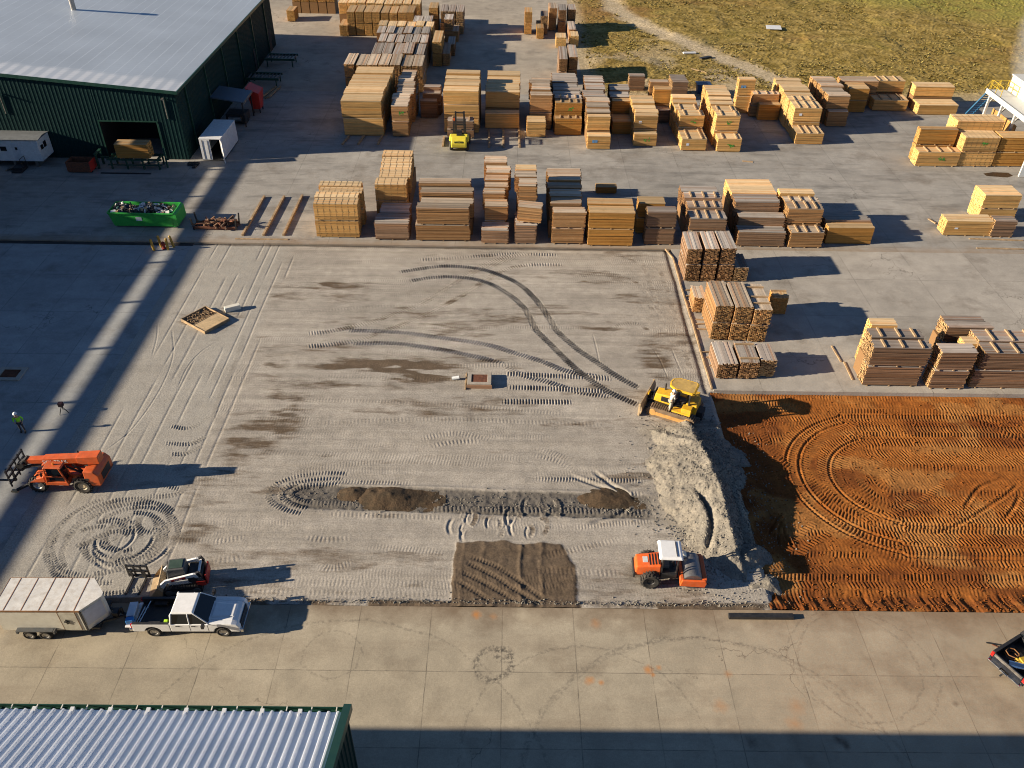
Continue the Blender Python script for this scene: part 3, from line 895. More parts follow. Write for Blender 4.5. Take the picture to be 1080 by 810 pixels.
g = G(412, 524); mound('brown soil mound at the left end of the dark stone band', g.x, g.y, 2.4, 1.1, .42, SOIL, 400, -.5)
g = G(373, 519); mound('small dark soil mound left of the brown one', g.x, g.y, .9, .6, .26, SOIL, 410)
g = G(640, 524); mound('rutted dark soil mound beside the gravel ridge', g.x, g.y, 1.7, .85, .30, SOIL, 420, -.4)

# ------------------------------------------------------------------ the grass field
X = np.arange(10.4, 135, .40); Y = np.arange(113.6, 235, .40)
XX, YY = np.meshgrid(X, Y)
gx = 11.0+.8*(fbm(YY*.15, YY*0, 3, 500)-.45)
edge = sst(0, 2.5, np.minimum(XX-gx, YY-(114.2+1.6*(fbm(XX*.14, XX*0, 3, 501)-.45))))
tuft = fbm(XX*.9, YY*.9, 3, 502)
path = np.full_like(XX, 9.0)
pp = [(18.0, 175), (18.9, 158.5), (22.5, 148.0), (27.7, 138.9), (33.5, 129.5), (39.3, 119.5), (41.0, 114)]
for (x0, y0), (x1, y1) in zip(pp[:-1], pp[1:]):
    dx, dy = x1-x0, y1-y0; t = np.clip(((XX-x0)*dx+(YY-y0)*dy)/(dx*dx+dy*dy), 0, 1)
    path = np.minimum(path, np.hypot(XX-x0-t*dx, YY-y0-t*dy))
worn = sst(3.1, .9, path+2.2*(fbm(XX*.4, YY*.4, 3, 503)-.45))
worn = np.maximum(worn, .8*sst(.50, .62, fbm(XX*.13+5, YY*.2, 4, 504))*sst(150, 118, YY)*sst(46, 30, XX))
worn = np.maximum(worn, .9*sst(120, 114.5, YY+4*(fbm(XX*.2, YY*.2, 3, 505)-.5))*sst(50, 60, XX)*.6)
Z = .01+edge*(1-worn*.9)*(.17*tuft*RNG.random(XX.shape)+.20*np.maximum(0, tuft-.52))
Z += edge*.9*sst(.50, .62, fbm(XX*.07, YY*.07, 3, 506))*.25


def grass_mat():
    mt, nt, b = _nt('rough_grass')
    k = NT(nt); p = k.pos()
    n1 = k.noise(p, .05, 5, .6, (.5, 1, 1)); n2 = k.noise(p, .45, 6, .7); n3 = k.noise(p, 2.5, 5, .75); n4 = k.noise(p, .09, 5, .65)
    c = k.mix(k.rng(n2, .38, .62), (.185, .130, .028), (.36, .26, .085))
    c = k.mix(k.rng(n1, .52, .66, 0, .8), c, (.24, .125, .045))
    c = k.mix(k.rng(n4, .54, .70, 0, .4), c, (.18, .165, .03))
    x, y, z = k.xyz(p)
    c = k.mix(k.math('MULTIPLY', k.rng(k.math('ADD', k.math('MULTIPLY', x, .55), y), 196, 208, 0, .85), k.rng(n4, .3, .5)), c, (.27, .25, .055))
    c = k.mix(k.math('MULTIPLY', k.attr('worn'), k.rng(n2, .25, .5, .55, 1)), c, k.mul((.48, .39, .26), k.rng(n3, .3, .7, .75, 1.15)))
    c = k.mul(c, k.rng(n3, .28, .72, .55, 1.45))
    k.l(c, b.inputs['Base Color']); b.inputs['Roughness'].default_value = .95
    b.inputs['Specular IOR Level'].default_value = .1
    k.bump(n3, .6, .15, b)
    return mt


grid_mesh('grass_field', X, Y, Z, grass_mat(), {'worn': worn*edge+(1-edge)*.75}, smooth=False)

# standing tufts over the field and loose stones round the works: masses nobody could count
def sample(fld, x, y):
    ix = np.clip(((x-fld.X[0])/fld.dx).astype(int), 0, len(fld.X)-1); iy = np.clip(((y-fld.Y[0])/fld.dy).astype(int), 0, len(fld.Y)-1)
    return fld.Z[iy, ix]
rt = np.random.default_rng(77)
n = 11000
tx = 11.5+rt.random(n)*100; ty = 114.8+rt.random(n)**1.25*66
dpt = np.full(n, 99.)
for (x0, y0), (x1, y1) in zip(pp[:-1], pp[1:]):
    dx, dy = x1-x0, y1-y0; t = np.clip(((tx-x0)*dx+(ty-y0)*dy)/(dx*dx+dy*dy), 0, 1)
    dpt = np.minimum(dpt, np.hypot(tx-x0-t*dx, ty-y0-t*dy))
keep = (fbm(tx*.22, ty*.22, 3, 88) > .40) & (dpt > 1.6) & ~((tx > 30) & (tx < 60) & (ty < 116))
tx, ty = tx[keep], ty[keep]
vs = []; fs = []
for x, y in zip(tx, ty):
    hgt = .14+.26*rt.random()*rt.random(); rad = .10+.25*rt.random()
    for b_ in range(4):
        a = rt.random()*6.283; ca, sa = math.cos(a), math.sin(a); o = len(vs)
        vs += [(x-sa*rad*.5, y+ca*rad*.5, 0.0), (x+sa*rad*.5, y-ca*rad*.5, 0.0), (x+ca*rad*1.2+sa*rad*.3, y+sa*rad*1.2, hgt), (x+ca*rad*.9-sa*rad*.3, y+sa*rad*.9, hgt*.9)]
        fs.append((o, o+1, o+2, o+3))
mt, nt, b = _nt('tuft_grass'); k = NT(nt)
ri = k.n('ShaderNodeNewGeometry').outputs['Random Per Island']
c = k.mix(k.noise(k.pos(), .09, 4), (.22, .19, .04), (.38, .27, .09))
c = k.mul(c, k.rng(ri, 0, 1, .6, 1.35))
k.l(c, b.inputs['Base Color']); b.inputs['Roughness'].default_value = .9
me = bpy.data.meshes.new('grass_tufts'); me.from_pydata(vs, [], fs); me.materials.append(mt)
ob = bpy.data.objects.new('grass_tufts', me); COL.objects.link(ob); tag(ob, 'dry grass tufts standing all over the rough field', 'grass', None, 'stuff')


def scatter(name, label, pts, smin, smax, mt, sq=.6):
    vs = []; fs = []
    for x, y, z in pts:
        s_ = smin+(smax-smin)*rt.random()**2.5; o = len(vs); a = rt.random()*6.283
        ca, sa = math.cos(a)*s_, math.sin(a)*s_; hh = s_*(sq+.4*rt.random())
        j = lambda: .75+.5*rt.random()
        vs += [(x+ca*j(), y+sa*j(), z-.2*s_), (x-sa*j(), y+ca*j(), z-.2*s_), (x-ca*j(), y-sa*j(), z-.2*s_), (x+sa*j(), y-ca*j(), z-.2*s_), (x+.35*ca, y+.35*sa, z+hh*j()), (x-.3*sa, y+.3*ca, z+hh*j()), (x-.35*ca, y-.35*sa, z+hh*j()), (x+.3*sa, y-.3*ca, z+hh*j())]
        fs += [tuple(o+i for i in q) for q in ((4, 5, 6, 7), (0, 1, 5, 4), (1, 2, 6, 5), (2, 3, 7, 6), (3, 0, 4, 7))]
    me = bpy.data.meshes.new(name); me.from_pydata(vs, [], fs); me.materials.append(mt)
    ob = bpy.data.objects.new(name, me); COL.objects.link(ob)
    return tag(ob, label, name.replace('_', ' '), None, 'stuff')


STONE = heap_mat('stone_grain', (.30, .27, .22), (.13, .12, .11), 3.0)
pts = []
Xp = np.arange(7.6, 19.2, .06); Yp = np.arange(29.8, 46.9, .07); Hp = h-.12 if False else None
hv = np.array([v_.co.z for v_ in hp.data.vertices]).reshape(len(Yp), len(Xp))
for i in range(7000):
    x = 13.2+rt.normal(0, 1.9); y = 38.2+rt.normal(0, 4.2)
    if not (7.7 < x < 19 and 29.9 < y < 46.8): continue
    zz = max(hv[int((y-29.8)/.07), int((x-7.6)/.06)], sample(F, np.array([x]), np.array([y]))[0] if x < 16 else sample(P, np.array([x]), np.array([y]))[0])
    pts.append((x, y, zz))
for i in range(1800):     # along the stone band and the pad's edges
    if i % 2: x = -15+24.5*rt.random(); y = 37.55-.028*(x+2)+rt.normal(0, .55)
    else: x = -20+36*rt.random(); y = 29.50+abs(rt.normal(0, .22))
    pts.append((x, y, sample(F, np.array([x]), np.array([y]))[0]))
scatter('loose_stones', 'loose crushed stones scattered over the heap, the dark band and the pad edge', pts, .025, .085, STONE)
pts = []
for i in range(4200):
    x = 16+29*rt.random(); y = 29.5+19.6*rt.random()**(1.0 if i % 3 else 2.6)
    pts.append((x, y, sample(P, np.array([x]), np.array([y]))[0]))
scatter('clay_clods', 'crumbled orange clay clods strewn over the pit', pts, .02, .085, heap_mat('clay_clod', (.27, .088, .016), (.13, .038, .009), 3.0))
# ------------------------------------------------------------------ lumber
BUNDLE_MESH = {}


def bundle_mesh(kind, L, W, H, tone, variant, sticker):
    """a strapped pack of sawn boards, long axis along x (kind 'x') or y ('y'), base at z = 0, centred"""
    key = (kind, round(L*3), round(W*5), round(H*5), tone, variant, sticker)
    if key in BUNDLE_MESH: return BUNDLE_MESH[key]
    L, W, H = round(L*3)/3, round(W*5)/5, round(H*5)/5
    rn = np.random.default_rng((key[1]*7919+key[2]*613+key[3]*131+variant*17+'ygtod'.index(tone)*5+(kind == 'y')) % 99991)
    z0 = .09
    nl = max(6, int(round((H-z0)/.066))); nb = max(5, int(round(W/.155)))
    bt = (H-z0)/nl; bw = W/nb
    v = []; f = []; tone_a = []; bl = []; en = []
    for i in range(nl):
        shift = rn.normal(0, .012)
        lt = rn.random()
        stick_gap = .30 if sticker and i % 2 == 0 else .04
        for j in range(nb):
            if not (i == nl-1 or j in (0, nb-1)) and False: continue
            ex = rn.normal(0, .018 if tone in 'yo' else .035)
            a = -L/2+abs(rn.normal(0, .02)) + ex; b_ = L/2-abs(rn.normal(0, .02 if tone in 'yo' else .06))+ex
            ya = -W/2+j*bw+.004; yb = -W/2+(j+1)*bw-.004
            if j == 0: ya += shift+rn.normal(0, .006)
            if j == nb-1: yb += shift+rn.normal(0, .006)
            za = z0+i*bt+bt*stick_gap*.5; zb = z0+(i+1)*bt-bt*stick_gap*.5
            if i == nl-1: zb += rn.normal(0, .006)
            o = len(v)
            v += [(a, ya, za), (b_, ya, za), (b_, yb, za), (a, yb, za), (a, ya, zb), (b_, ya, zb), (b_, yb, zb), (a, yb, zb)]
            f += [(o, o+1, o+5, o+4), (o+2, o+3, o+7, o+6), (o+1, o+2, o+6, o+5), (o+3, o, o+4, o+7)]
            cap = [0, 0, 1, 1]
            if i == nl-1: f.append((o+4, o+5, o+6, o+7)); cap.append(0)
            if i == 0: f.append((o+3, o+2, o+1, o)); cap.append(0)
            t = np.clip(.5*lt+.5*rn.random(), 0, 1)
            tone_a += [t]*len(cap); bl += [1.0 if i == nl-1 else (.12 if tone in 'gd' else .0)]*len(cap); en += cap
    # thin core so no light shows through
    cr = .06
    o = len(v)
    v += [(sx*(L/2-cr*2), sy*(W/2-cr), zz) for zz in (z0+.01, H-.03) for sx, sy in ((-1, -1), (1, -1), (1, 1), (-1, 1))]
    q = [(0, 1, 5, 4), (1, 2, 6, 5), (2, 3, 7, 6), (3, 0, 4, 7), (4, 5, 6, 7)]
    f += [tuple(i+o for i in t) for t in q]; tone_a += [.0]*5; bl += [0]*5; en += [0]*5
    v = np.array(v)
    if kind == 'y': v = np.c_[-v[:, 1], v[:, 0], v[:, 2]]
    me = bpy.data.meshes.new('lumber_bundle')
    me.from_pydata([tuple(p) for p in v], [], f)
    for nm, ar in (('tone', tone_a), ('bleach', bl), ('endcut', en)):
        at = me.attributes.new(nm, 'FLOAT', 'FACE'); at.data.foreach_set('value', np.array(ar, np.float32))
    me.materials.append(WOOD[tone])
    BUNDLE_MESH[key] = (me, L, W, H)
    return BUNDLE_MESH[key]


PART_MESH = {}


def part_mesh(name, key, maker, mt):
    if (name, key) not in PART_MESH:
        ob = maker().build(name, mt)
        PART_MESH[(name, key)] = ob.data
        bpy.data.objects.remove(ob)
    ob = bpy.data.objects.new(name, PART_MESH[(name, key)])
    COL.objects.link(ob)
    return ob


TONE_WORD = {'y': 'yellow', 'o': 'golden brown', 't': 'tan', 'g': 'grey weathered', 'd': 'dark brown'}
LEVEL = {1: ['only'], 2: ['lower', 'upper'], 3: ['bottom', 'middle', 'top']}
ORD = ['front', 'second', 'third', 'fourth', 'fifth', 'sixth', 'seventh', 'eighth', 'ninth', 'tenth', 'eleventh']
FAR = []          # bundles walled in on every side: one mass
NB = [0]


def put_bundle(kind, x0, x1, y0, y1, z0, z1, tone, label, group, near, opts, top, bottom, jit=1.0, tilt=(0, 0, 0), mark=''):
    L, W = (x1-x0, y1-y0) if kind == 'x' else (y1-y0, x1-x0)
    var = random.randrange(3)
    me, L0, W0, H0 = bundle_mesh(kind, L, W-.03, z1-z0-.005, tone, var, tone in 'gd' or (tone == 't' and 'k' in opts))
    ob = bpy.data.objects.new('lumber_bundle', me)
    COL.objects.link(ob)
    sx, sy = (L/L0, (W-.03)/W0) if kind == 'x' else ((W-.03)/W0, L/L0)
    ob.scale = (sx, sy, (z1-z0-.005)/H0)
    j = .03*jit
    ob.location = ((x0+x1)/2+random.uniform(-j, j)*1.5, (y0+y1)/2+random.uniform(-j, j)*.4, z0)
    ob.rotation_euler = (tilt[0], tilt[1], tilt[2]+random.uniform(-.016, .016)*jit)
    tag(ob, label, 'lumber bundle', group)
    NB[0] += 1
    H = z1-z0
    if near:
        n = 3
        for i in range(n):          # runners under the pack
            t = (-.40+.40*i)*L
            if kind == 'x': c = part_mesh('skid', ('x', round(W0*5)), lambda: MB().box(-.05, .05, -W0/2-.04, W0/2+.04, 0, .085), DUNN); c.location = (t/sx, 0, .001)
            else: c = part_mesh('skid', ('y', round(W0*5)), lambda: MB().box(-W0/2-.03, W0/2+.03, -.05, .05, 0, .085), DUNN); c.location = (0, t/sy, .001)
            c.parent = ob
        if tone in 'yo' and 's' in opts:
            ns = 7 if L > 3.5 else 5
            for i in range(ns):
                t = (-.42+.84*i/(ns-1))*L0
                e = .006; w = .011
                def mk():
                    m_ = MB(); b_ = W0/2+e
                    m_.box(-w, w, -b_, -b_+.008, .08, H0+e); m_.box(-w, w, b_-.008, b_, .08, H0+e); m_.box(-w, w, -b_+.009, b_-.009, H0+e-.006, H0+e+.004)
                    return m_
                c = part_mesh('strap', (round(W0*5), round(H0*5)), mk, STRAP)
                c.location = (t, 0, 0); c.parent = ob
    if mark and kind == 'x':
        yy = -W0/2-.012
        if 'g' in mark:
            m_ = MB()
            for q in range(9):
                a, b_ = random.uniform(-.32, .32), random.uniform(-.22, .22); e = random.uniform(.05, .16); f_ = random.uniform(.03, .10)
                m_.add([(a-e, yy-.001*q, H0*.55+b_-f_), (a+e, yy-.001*q, H0*.55+b_-f_*.6), (a+e*.8, yy-.001*q, H0*.55+b_+f_), (a-e*.7, yy-.001*q, H0*.55+b_+f_*.8)], [(0, 1, 2, 3)])
            c = m_.build('paint_mark', M('green_spray', (.06, .26, .03), .8, var=.3), ob); c.location.x = L0*.08
        if 'b' in mark:
            c = MB().box(-.30, -.03, yy-.004, yy, H0*.5, H0*.5+.32).box(.03, .30, yy-.004, yy, H0*.5+.02, H0*.5+.32).build('tag', M('blue_tag', (.12, .28, .50), .5), ob); c.location.x = -L0*.18
        if 'w' in mark:
            c = MB().box(-.17, .17, yy-.004, yy, H0*.45, H0*.45+.28).build('tag', M('pale_tag', (.62, .66, .72), .5), ob); c.location.x = -L0*.25
    if top and 'b' in opts and W > .9:
        n = 2 if L < 3.2 else 3
        for i in range(n):
            t = (-.30+.60*i/(n-1)+random.uniform(-.04, .04))*L
            if kind == 'x': c = part_mesh('batten', ('x', round(W0*5)), lambda: MB().box(-.07, .07, -W0/2+.02, W0/2-.02, 0, .11), DUNN); c.location = (t/sx, 0, H0+.002)
            else: c = part_mesh('batten', ('y', round(W0*5)), lambda: MB().box(-W0/2-.02, W0/2+.02, -.07, .07, 0, .11), DUNN); c.location = (0, t/sy, H0+.002)
            c.parent = ob
    return ob


def buried(kind, x0, x1, y0, y1, z0, z1): FAR.append((x0, x1, y0, y1, z0, z1))


TABLE = [
('x', -18.4, -14.2, 72.38, [(3.66, 1.3, 4, 'y')], 'pile beside the three ground rails', 's'),
('x', -12.45, -9.31, 72.05, [(1.8, 2.28, 2, 'g')], 'low pile below the tall yellow pile', 'k'),
('x', -13.05, -9.89, 76.62, [(3.81, 1.68, 5, 'y')], 'tall yellow pile behind the low grey one', 's'),
('x', -8.58, -3.35, 71.99, [(3.44, 1.35, 2, 't'), (3.9, 1.38, 1, 't'), (4.25, 1.16, 1, 't')], 'widest front-row pile', 'k'),
('x', -2.46, 0.18, 71.58, [(1.55, 1.69, 1, 'g')], 'single-bundle step below the tall narrow pile', 'k'),
('x', -2.2, 0.04, 73.28, [(3.21, 1.58, 1, 't'), (3.71, 1.23, 1, 't'), (3.92, 1.09, 1, 't'), (4.12, 1.27, 1, 't'), (4.45, 1.73, 1, 't'), (4.71, 1.79, 1, 't')], 'tall narrow pile right of the widest one', ''),
('x', 0.75, 2.88, 71.67, [(2.08, 1.51, 1, 'g')], 'narrow step carrying the tilted bundle', 'k'),
('x', 0.86, 2.92, 73.28, [(5.46, 1.8, 1, 't'), (5.51, 1.42, 1, 't'), (5.55, 1.3, 1, 'y')], 'narrow pile behind the tilted bundle', ''),
('x', 3.98, 7.19, 71.69, [(3.45, 1.31, 1, 't'), (3.72, 1.54, 1, 't'), (3.87, 1.7, 1, 't'), (3.96, 1.31, 1, 't'), (4.07, 1.35, 1, 't'), (4.07, 1.71, 1, 't')], 'deep weathered pile left of the lone yellow block', 'k'),
('x', 7.64, 12.0, 71.47, [(3.63, 1.55, 1, 'o'), (3.82, 1.39, 1, 'o')], 'lone golden block in the front row', 'k'),
('x', 9.43, 11.7, 83.0, [(0.82, 1.0, 1, 'o')], 'small stray bundle on the shaded concrete', ''),
('x', 13.23, 16.09, 71.84, [(3.6, 1.38, 1, 'd')], 'dark reddish pile nearest the gravel corner', 'k'),
('x', 12.64, 15.23, 74.12, [(3.41, 1.54, 1, 'o')], 'bundle behind the dark reddish pile', ''),
('x', 17.27, 20.91, 71.86, [(2.97, 1.91, 1, 'g'), (3.17, 1.52, 1, 'g'), (3.4, 1.34, 1, 'g'), (3.45, 1.53, 1, 'g')], 'battened pile above the end-on stacks', 'b'),
('x', 22.2, 26.74, 71.74, [(1.73, 1.46, 1, 'g'), (2.48, 1.33, 1, 'g'), (3.42, 2.02, 1, 'g'), (3.42, 1.86, 1, 'y'), (3.42, 1.69, 1, 'y')], 'stepped pile with the yellow back', 'k'),
('x', 26.91, 30.37, 71.65, [(1.74, 1.65, 1, 't'), (3.45, 1.74, 1, 't'), (3.45, 1.16, 1, 't'), (3.7, 1.12, 1, 'y')], 'pile second from the right end', 'kb'),
('x', 30.84, 35.37, 72.52, [(1.89, 1.18, 1, 'o'), (2.07, 1.23, 1, 'g')], 'low yellow pile at the right end', 'k'),
('y', 15.94, 17.29, 65.04, [(3.49, 3.34, 1, 'g')], 'left stack of the far end-on trio', 'k'),
('y', 17.48, 18.78, 65.08, [(3.5, 3.34, 1, 'g')], 'middle stack of the far end-on trio', 'k'),
('y', 18.93, 20.31, 65.12, [(3.5, 3.34, 1, 'g')], 'right stack of the far end-on trio', 'k'),
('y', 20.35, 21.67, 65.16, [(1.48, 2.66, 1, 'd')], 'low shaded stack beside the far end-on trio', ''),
('y', 15.91, 16.97, 59.94, [(1.65, 2.05, 1, 't')], 'low stack left of the middle end-on trio', 'k'),
('y', 16.61, 18.08, 55.89, [(3.4, 3.9, 1, 't')], 'left stack of the middle end-on trio', 'k'),
('y', 18.13, 19.61, 55.78, [(3.37, 3.91, 1, 't')], 'middle stack of the middle end-on trio', 'k'),
('y', 19.67, 21.14, 55.68, [(3.3, 3.99, 1, 't')], 'right stack of the middle end-on trio', 'kb'),
('y', 22.47, 23.84, 59.85, [(1.82, 1.32, 1, 'o')], 'low stack right of the middle end-on trio', 'b'),
('y', 16.13, 17.71, 50.69, [(1.52, 3.04, 1, 'g')], 'left stack of the near low trio', 'k'),
('y', 17.78, 19.27, 50.72, [(1.62, 2.9, 1, 'g')], 'middle stack of the near low trio', 'kb'),
('y', 19.4, 20.68, 51.01, [(1.62, 2.3, 1, 'd')], 'right stack of the near low trio', 'k'),
('x', 27.28, 31.53, 50.06, [(3.72, 1.17, 1, 'd'), (3.9, 1.38, 1, 'd')], 'left block above the orange pit', 'kb'),
('x', 27.77, 29.83, 52.72, [(3.91, 1.0, 1, 'y')], 'short back row of the left block', ''),
('x', 32.12, 34.89, 49.8, [(3.49, 1.24, 1, 'd')], 'middle block above the orange pit', 'k'),
('x', 34.56, 36.3, 51.34, [(3.31, 1.0, 1, 'y')], 'small bundle behind the middle block', ''),
('x', 34.38, 37.91, 53.82, [(3.02, 1.0, 2, 'd')], 'separate block behind the pit-side blocks', ''),
('x', 35.51, 40.51, 49.95, [(3.46, 1.49, 1, 'd'), (3.54, 1.64, 1, 'd')], 'right block above the orange pit', 'kb'),
('x', 43.27, 47.92, 74.58, [(1.82, 1.54, 1, 'y')], 'single yellow bundle beside the brown crate', ''),
('x', 47.91, 50.21, 74.39, [(1.82, 1.22, 1, 'd')], 'brown stickered crate bundle', 'k'),
('x', 47.99, 51.75, 77.62, [(3.04, 2.42, 1, 'y')], 'yellow pair behind the single yellow bundle', ''),
('x', 46.9, 51.81, 91.5, [(1.86, 1.52, 1, 'y')], 'battened low end of the kiln pile', 'b'),
('x', 47.1, 51.5, 93.02, [(3.94, 1.0, 1, 'o')], 'upright back of the kiln pile', ''),
('x', 51.86, 55.88, 91.62, [(3.57, 3.01, 1, 'y')], 'middle of the kiln pile', 's'),
('x', 55.99, 60.1, 91.77, [(3.52, 1.99, 1, 'o')], 'kiln end of the kiln pile', ''),
('x', 51.52, 56.95, 93.86, [(4.53, 1.19, 1, 'y'), (4.59, 1.37, 1, 'y')], 'back rows of the kiln pile', 's'),
('x', -19.81, -15.01, 98.06, [(4.38, 2.5, 5, 'y')], 'big pale pile beside the shaded lane', 's'),
('x', -14.01, -11.86, 97.97, [(3.79, 2.32, 6, 't')], 'narrow pile right of the big pale one', ''),
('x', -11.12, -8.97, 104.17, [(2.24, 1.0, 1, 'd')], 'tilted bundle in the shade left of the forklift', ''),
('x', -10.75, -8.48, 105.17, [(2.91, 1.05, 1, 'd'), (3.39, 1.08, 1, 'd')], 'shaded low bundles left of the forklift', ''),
('x', -7.75, -3.5, 99.5, [(5.22, 1.75, 1, 'y'), (5.28, 1.23, 3, 'y'), (5.51, 1.47, 1, 'y')], 'banded pile behind the forklift', 's'),
('x', -2.92, 1.3, 101.03, [(2.06, 1.27, 1, 'y'), (4.26, 1.0, 1, 'y'), (4.21, 2.42, 2, 'y'), (4.45, 1.89, 1, 'y')], 'pile right of the forklift', ''),
('x', 2.17, 4.46, 98.5, [(2.04, 2.04, 1, 'y')], 'small banded block right of the ground rails', 's'),
('x', 2.71, 5.27, 100.84, [(4.37, 1.34, 1, 't'), (4.6, 1.2, 1, 't'), (4.66, 1.23, 1, 't'), (4.66, 1.26, 2, 't')], 'pile behind the small banded block', ''),
('x', 5.52, 8.81, 99.26, [(2.24, 1.08, 1, 'o'), (3.74, 1.32, 1, 'o'), (3.8, 1.29, 2, 'g'), (3.9, 1.33, 2, 'g'), (4.02, 1.8, 2, 'g')], 'pile with the grey back and battens', 'b'),
('x', 9.28, 12.02, 94.94, [(1.83, 1.2, 1, 'y'), (3.68, 1.04, 1, 'y'), (3.78, 1.41, 1, 't'), (3.9, 1.61, 2, 't'), (4.03, 1.19, 2, 'g'), (4.14, 2.3, 1, 'g'), (4.32, 2.47, 1, 'g')], 'long pile with the blue tag', 's'),
('x', 12.63, 15.03, 99.77, [(1.76, 2.62, 1, 'o'), (3.35, 1.18, 1, 'o'), (3.47, 1.97, 1, 'g'), (3.63, 2.15, 1, 'g')], 'shaded pile right of the long pile with blue tag', ''),
('x', 15.07, 17.86, 96.14, [(1.7, 1.0, 1, 'y'), (3.5, 1.03, 1, 'y'), (3.58, 1.28, 2, 'y'), (3.69, 1.34, 2, 'y')], 'pile with the pale lit side', 's'),
('x', 16.35, 18.58, 115.32, [(2.32, 1.2, 1, 'd')], 'dark crate near the grass edge', ''),
('x', 18.23, 20.42, 103.78, [(1.74, 1.58, 1, 'd'), (3.78, 1.38, 1, 'o')], 'brown pile right of the dark crate', ''),
('x', 17.93, 20.37, 106.94, [(4.27, 1.1, 1, 't')], 'top-heavy bundle at the grass edge', ''),
('x', 21.77, 23.96, 112.2, [(2.53, 3.11, 1, 'd')], 'grey-topped pile at the grass edge', ''),
('x', 21.26, 22.26, 107.89, [(1.49, 1.96, 1, 'o')], 'small low bundle between tall piles', ''),
('x', 20.38, 23.37, 94.97, [(1.56, 3.26, 1, 'y'), (3.21, 1.98, 2, 'y'), (3.32, 1.34, 1, 'y'), (3.44, 1.41, 1, 'y')], 'battened pile with one green mark', 'b'),
('x', 24.44, 27.29, 94.79, [(1.67, 1.81, 1, 'y'), (3.78, 1.81, 2, 'y'), (3.9, 1.31, 1, 'y'), (4.02, 1.17, 1, 'y'), (4.14, 1.83, 2, 'y')], 'battened pile with two green marks', 'b'),
('x', 29.36, 31.54, 107.65, [(4.51, 1.3, 1, 'y')], 'lone pile by the dirt track', 's'),
('x', 31.86, 34.57, 105.35, [(2.18, 1.0, 1, 'o')], 'short block left of the long yellow wall', ''),
('x', 31.12, 34.53, 106.45, [(3.06, 1.31, 1, 't')], 'stick-covered block behind the short block', 'b'),
('x', 34.65, 38.03, 97.55, [(1.47, 2.66, 1, 'y'), (3.53, 2.6, 1, 'y'), (3.62, 1.55, 2, 'y'), (3.68, 1.35, 2, 'y'), (3.74, 1.21, 2, 'y')], 'long yellow wall of bundles', 'b'),
('x', 39.87, 42.68, 103.5, [(1.97, 1.0, 1, 't'), (3.58, 1.67, 2, 't'), (3.71, 1.38, 3, 't')], 'grey-topped pile beside the long yellow wall', ''),
('x', 44.13, 46.8, 108.64, [(3.21, 2.51, 1, 'o')], 'orange block against the grass', ''),
('x', 43.91, 48.83, 111.16, [(3.37, 2.15, 1, 't')], 'long block behind the orange one', ''),
('x', 48.05, 52.59, 109.34, [(1.54, 2.47, 1, 'y'), (3.24, 2.08, 1, 'y')], 'block second from the grass corner', 'sb'),
('x', 53.58, 58.8, 108.18, [(1.37, 2.42, 1, 'y'), (3.07, 2.04, 1, 'y')], 'last block toward the grass corner', 's'),
('y', -37.32, -35.92, 152.56, [(3.6, 2.99, 1, 'o')], ('orange end-on row in the far top-left', 0), ''),
('y', -35.84, -34.44, 152.56, [(3.6, 2.99, 1, 'o')], ('orange end-on row in the far top-left', 1), ''),
('y', -34.36, -32.96, 152.56, [(3.6, 2.99, 1, 'o')], ('orange end-on row in the far top-left', 2), ''),
('y', -32.88, -31.49, 152.56, [(3.6, 2.99, 1, 'o')], ('orange end-on row in the far top-left', 3), ''),
('y', -31.41, -30.01, 152.56, [(3.6, 2.99, 1, 'o')], ('orange end-on row in the far top-left', 4), ''),
('y', -37.15, -35.82, 147.15, [(1.8, 3.02, 1, 'o')], ('lowest bundle of the far top-left row', 0), ''),
('y', -25.87, -24.59, 139.67, [(3.7, 4.32, 1, 'o')], ('sunlit end-on row before the far lane', 0), ''),
('y', -24.51, -23.24, 139.67, [(3.7, 4.32, 1, 'o')], ('sunlit end-on row before the far lane', 1), ''),
('y', -23.16, -21.89, 139.67, [(3.7, 4.32, 1, 'o')], ('sunlit end-on row before the far lane', 2), ''),
('y', -21.81, -20.54, 139.67, [(3.7, 4.32, 1, 'o')], ('sunlit end-on row before the far lane', 3), ''),
('y', -20.46, -19.18, 139.67, [(3.7, 4.32, 1, 'o')], ('sunlit end-on row before the far lane', 4), ''),
('y', -19.1, -17.83, 139.67, [(3.7, 4.32, 1, 'o')], ('sunlit end-on row before the far lane', 5), ''),
('y', -17.75, -16.48, 139.67, [(3.7, 4.32, 1, 'o')], ('sunlit end-on row before the far lane', 6), ''),
('y', -16.4, -15.12, 139.67, [(3.7, 4.32, 1, 'o')], ('sunlit end-on row before the far lane', 7), ''),
('y', -27.13, -25.71, 139.26, [(1.8, 3.87, 1, 'o')], ('single block left of the sunlit end-on row', 0), ''),
('y', -28.04, -26.63, 145.13, [(3.7, 3.67, 1, 'y')], ('back row behind the sunlit end-on row', 0), ''),
('y', -26.55, -25.14, 145.13, [(3.7, 3.67, 1, 'y')], ('back row behind the sunlit end-on row', 1), ''),
('y', -25.06, -23.65, 145.13, [(3.7, 3.67, 1, 'y')], ('back row behind the sunlit end-on row', 2), ''),
('y', -23.57, -22.16, 145.13, [(3.7, 3.67, 1, 'y')], ('back row behind the sunlit end-on row', 3), ''),
('y', -22.08, -20.67, 145.13, [(3.7, 3.67, 1, 'y')], ('back row behind the sunlit end-on row', 4), ''),
('y', -20.59, -19.18, 145.13, [(3.7, 3.67, 1, 'y')], ('back row behind the sunlit end-on row', 5), ''),
('y', -19.1, -17.69, 145.13, [(3.7, 3.67, 1, 'y')], ('back row behind the sunlit end-on row', 6), ''),
('y', -17.61, -16.2, 145.13, [(3.7, 3.67, 1, 'y')], ('back row behind the sunlit end-on row', 7), ''),
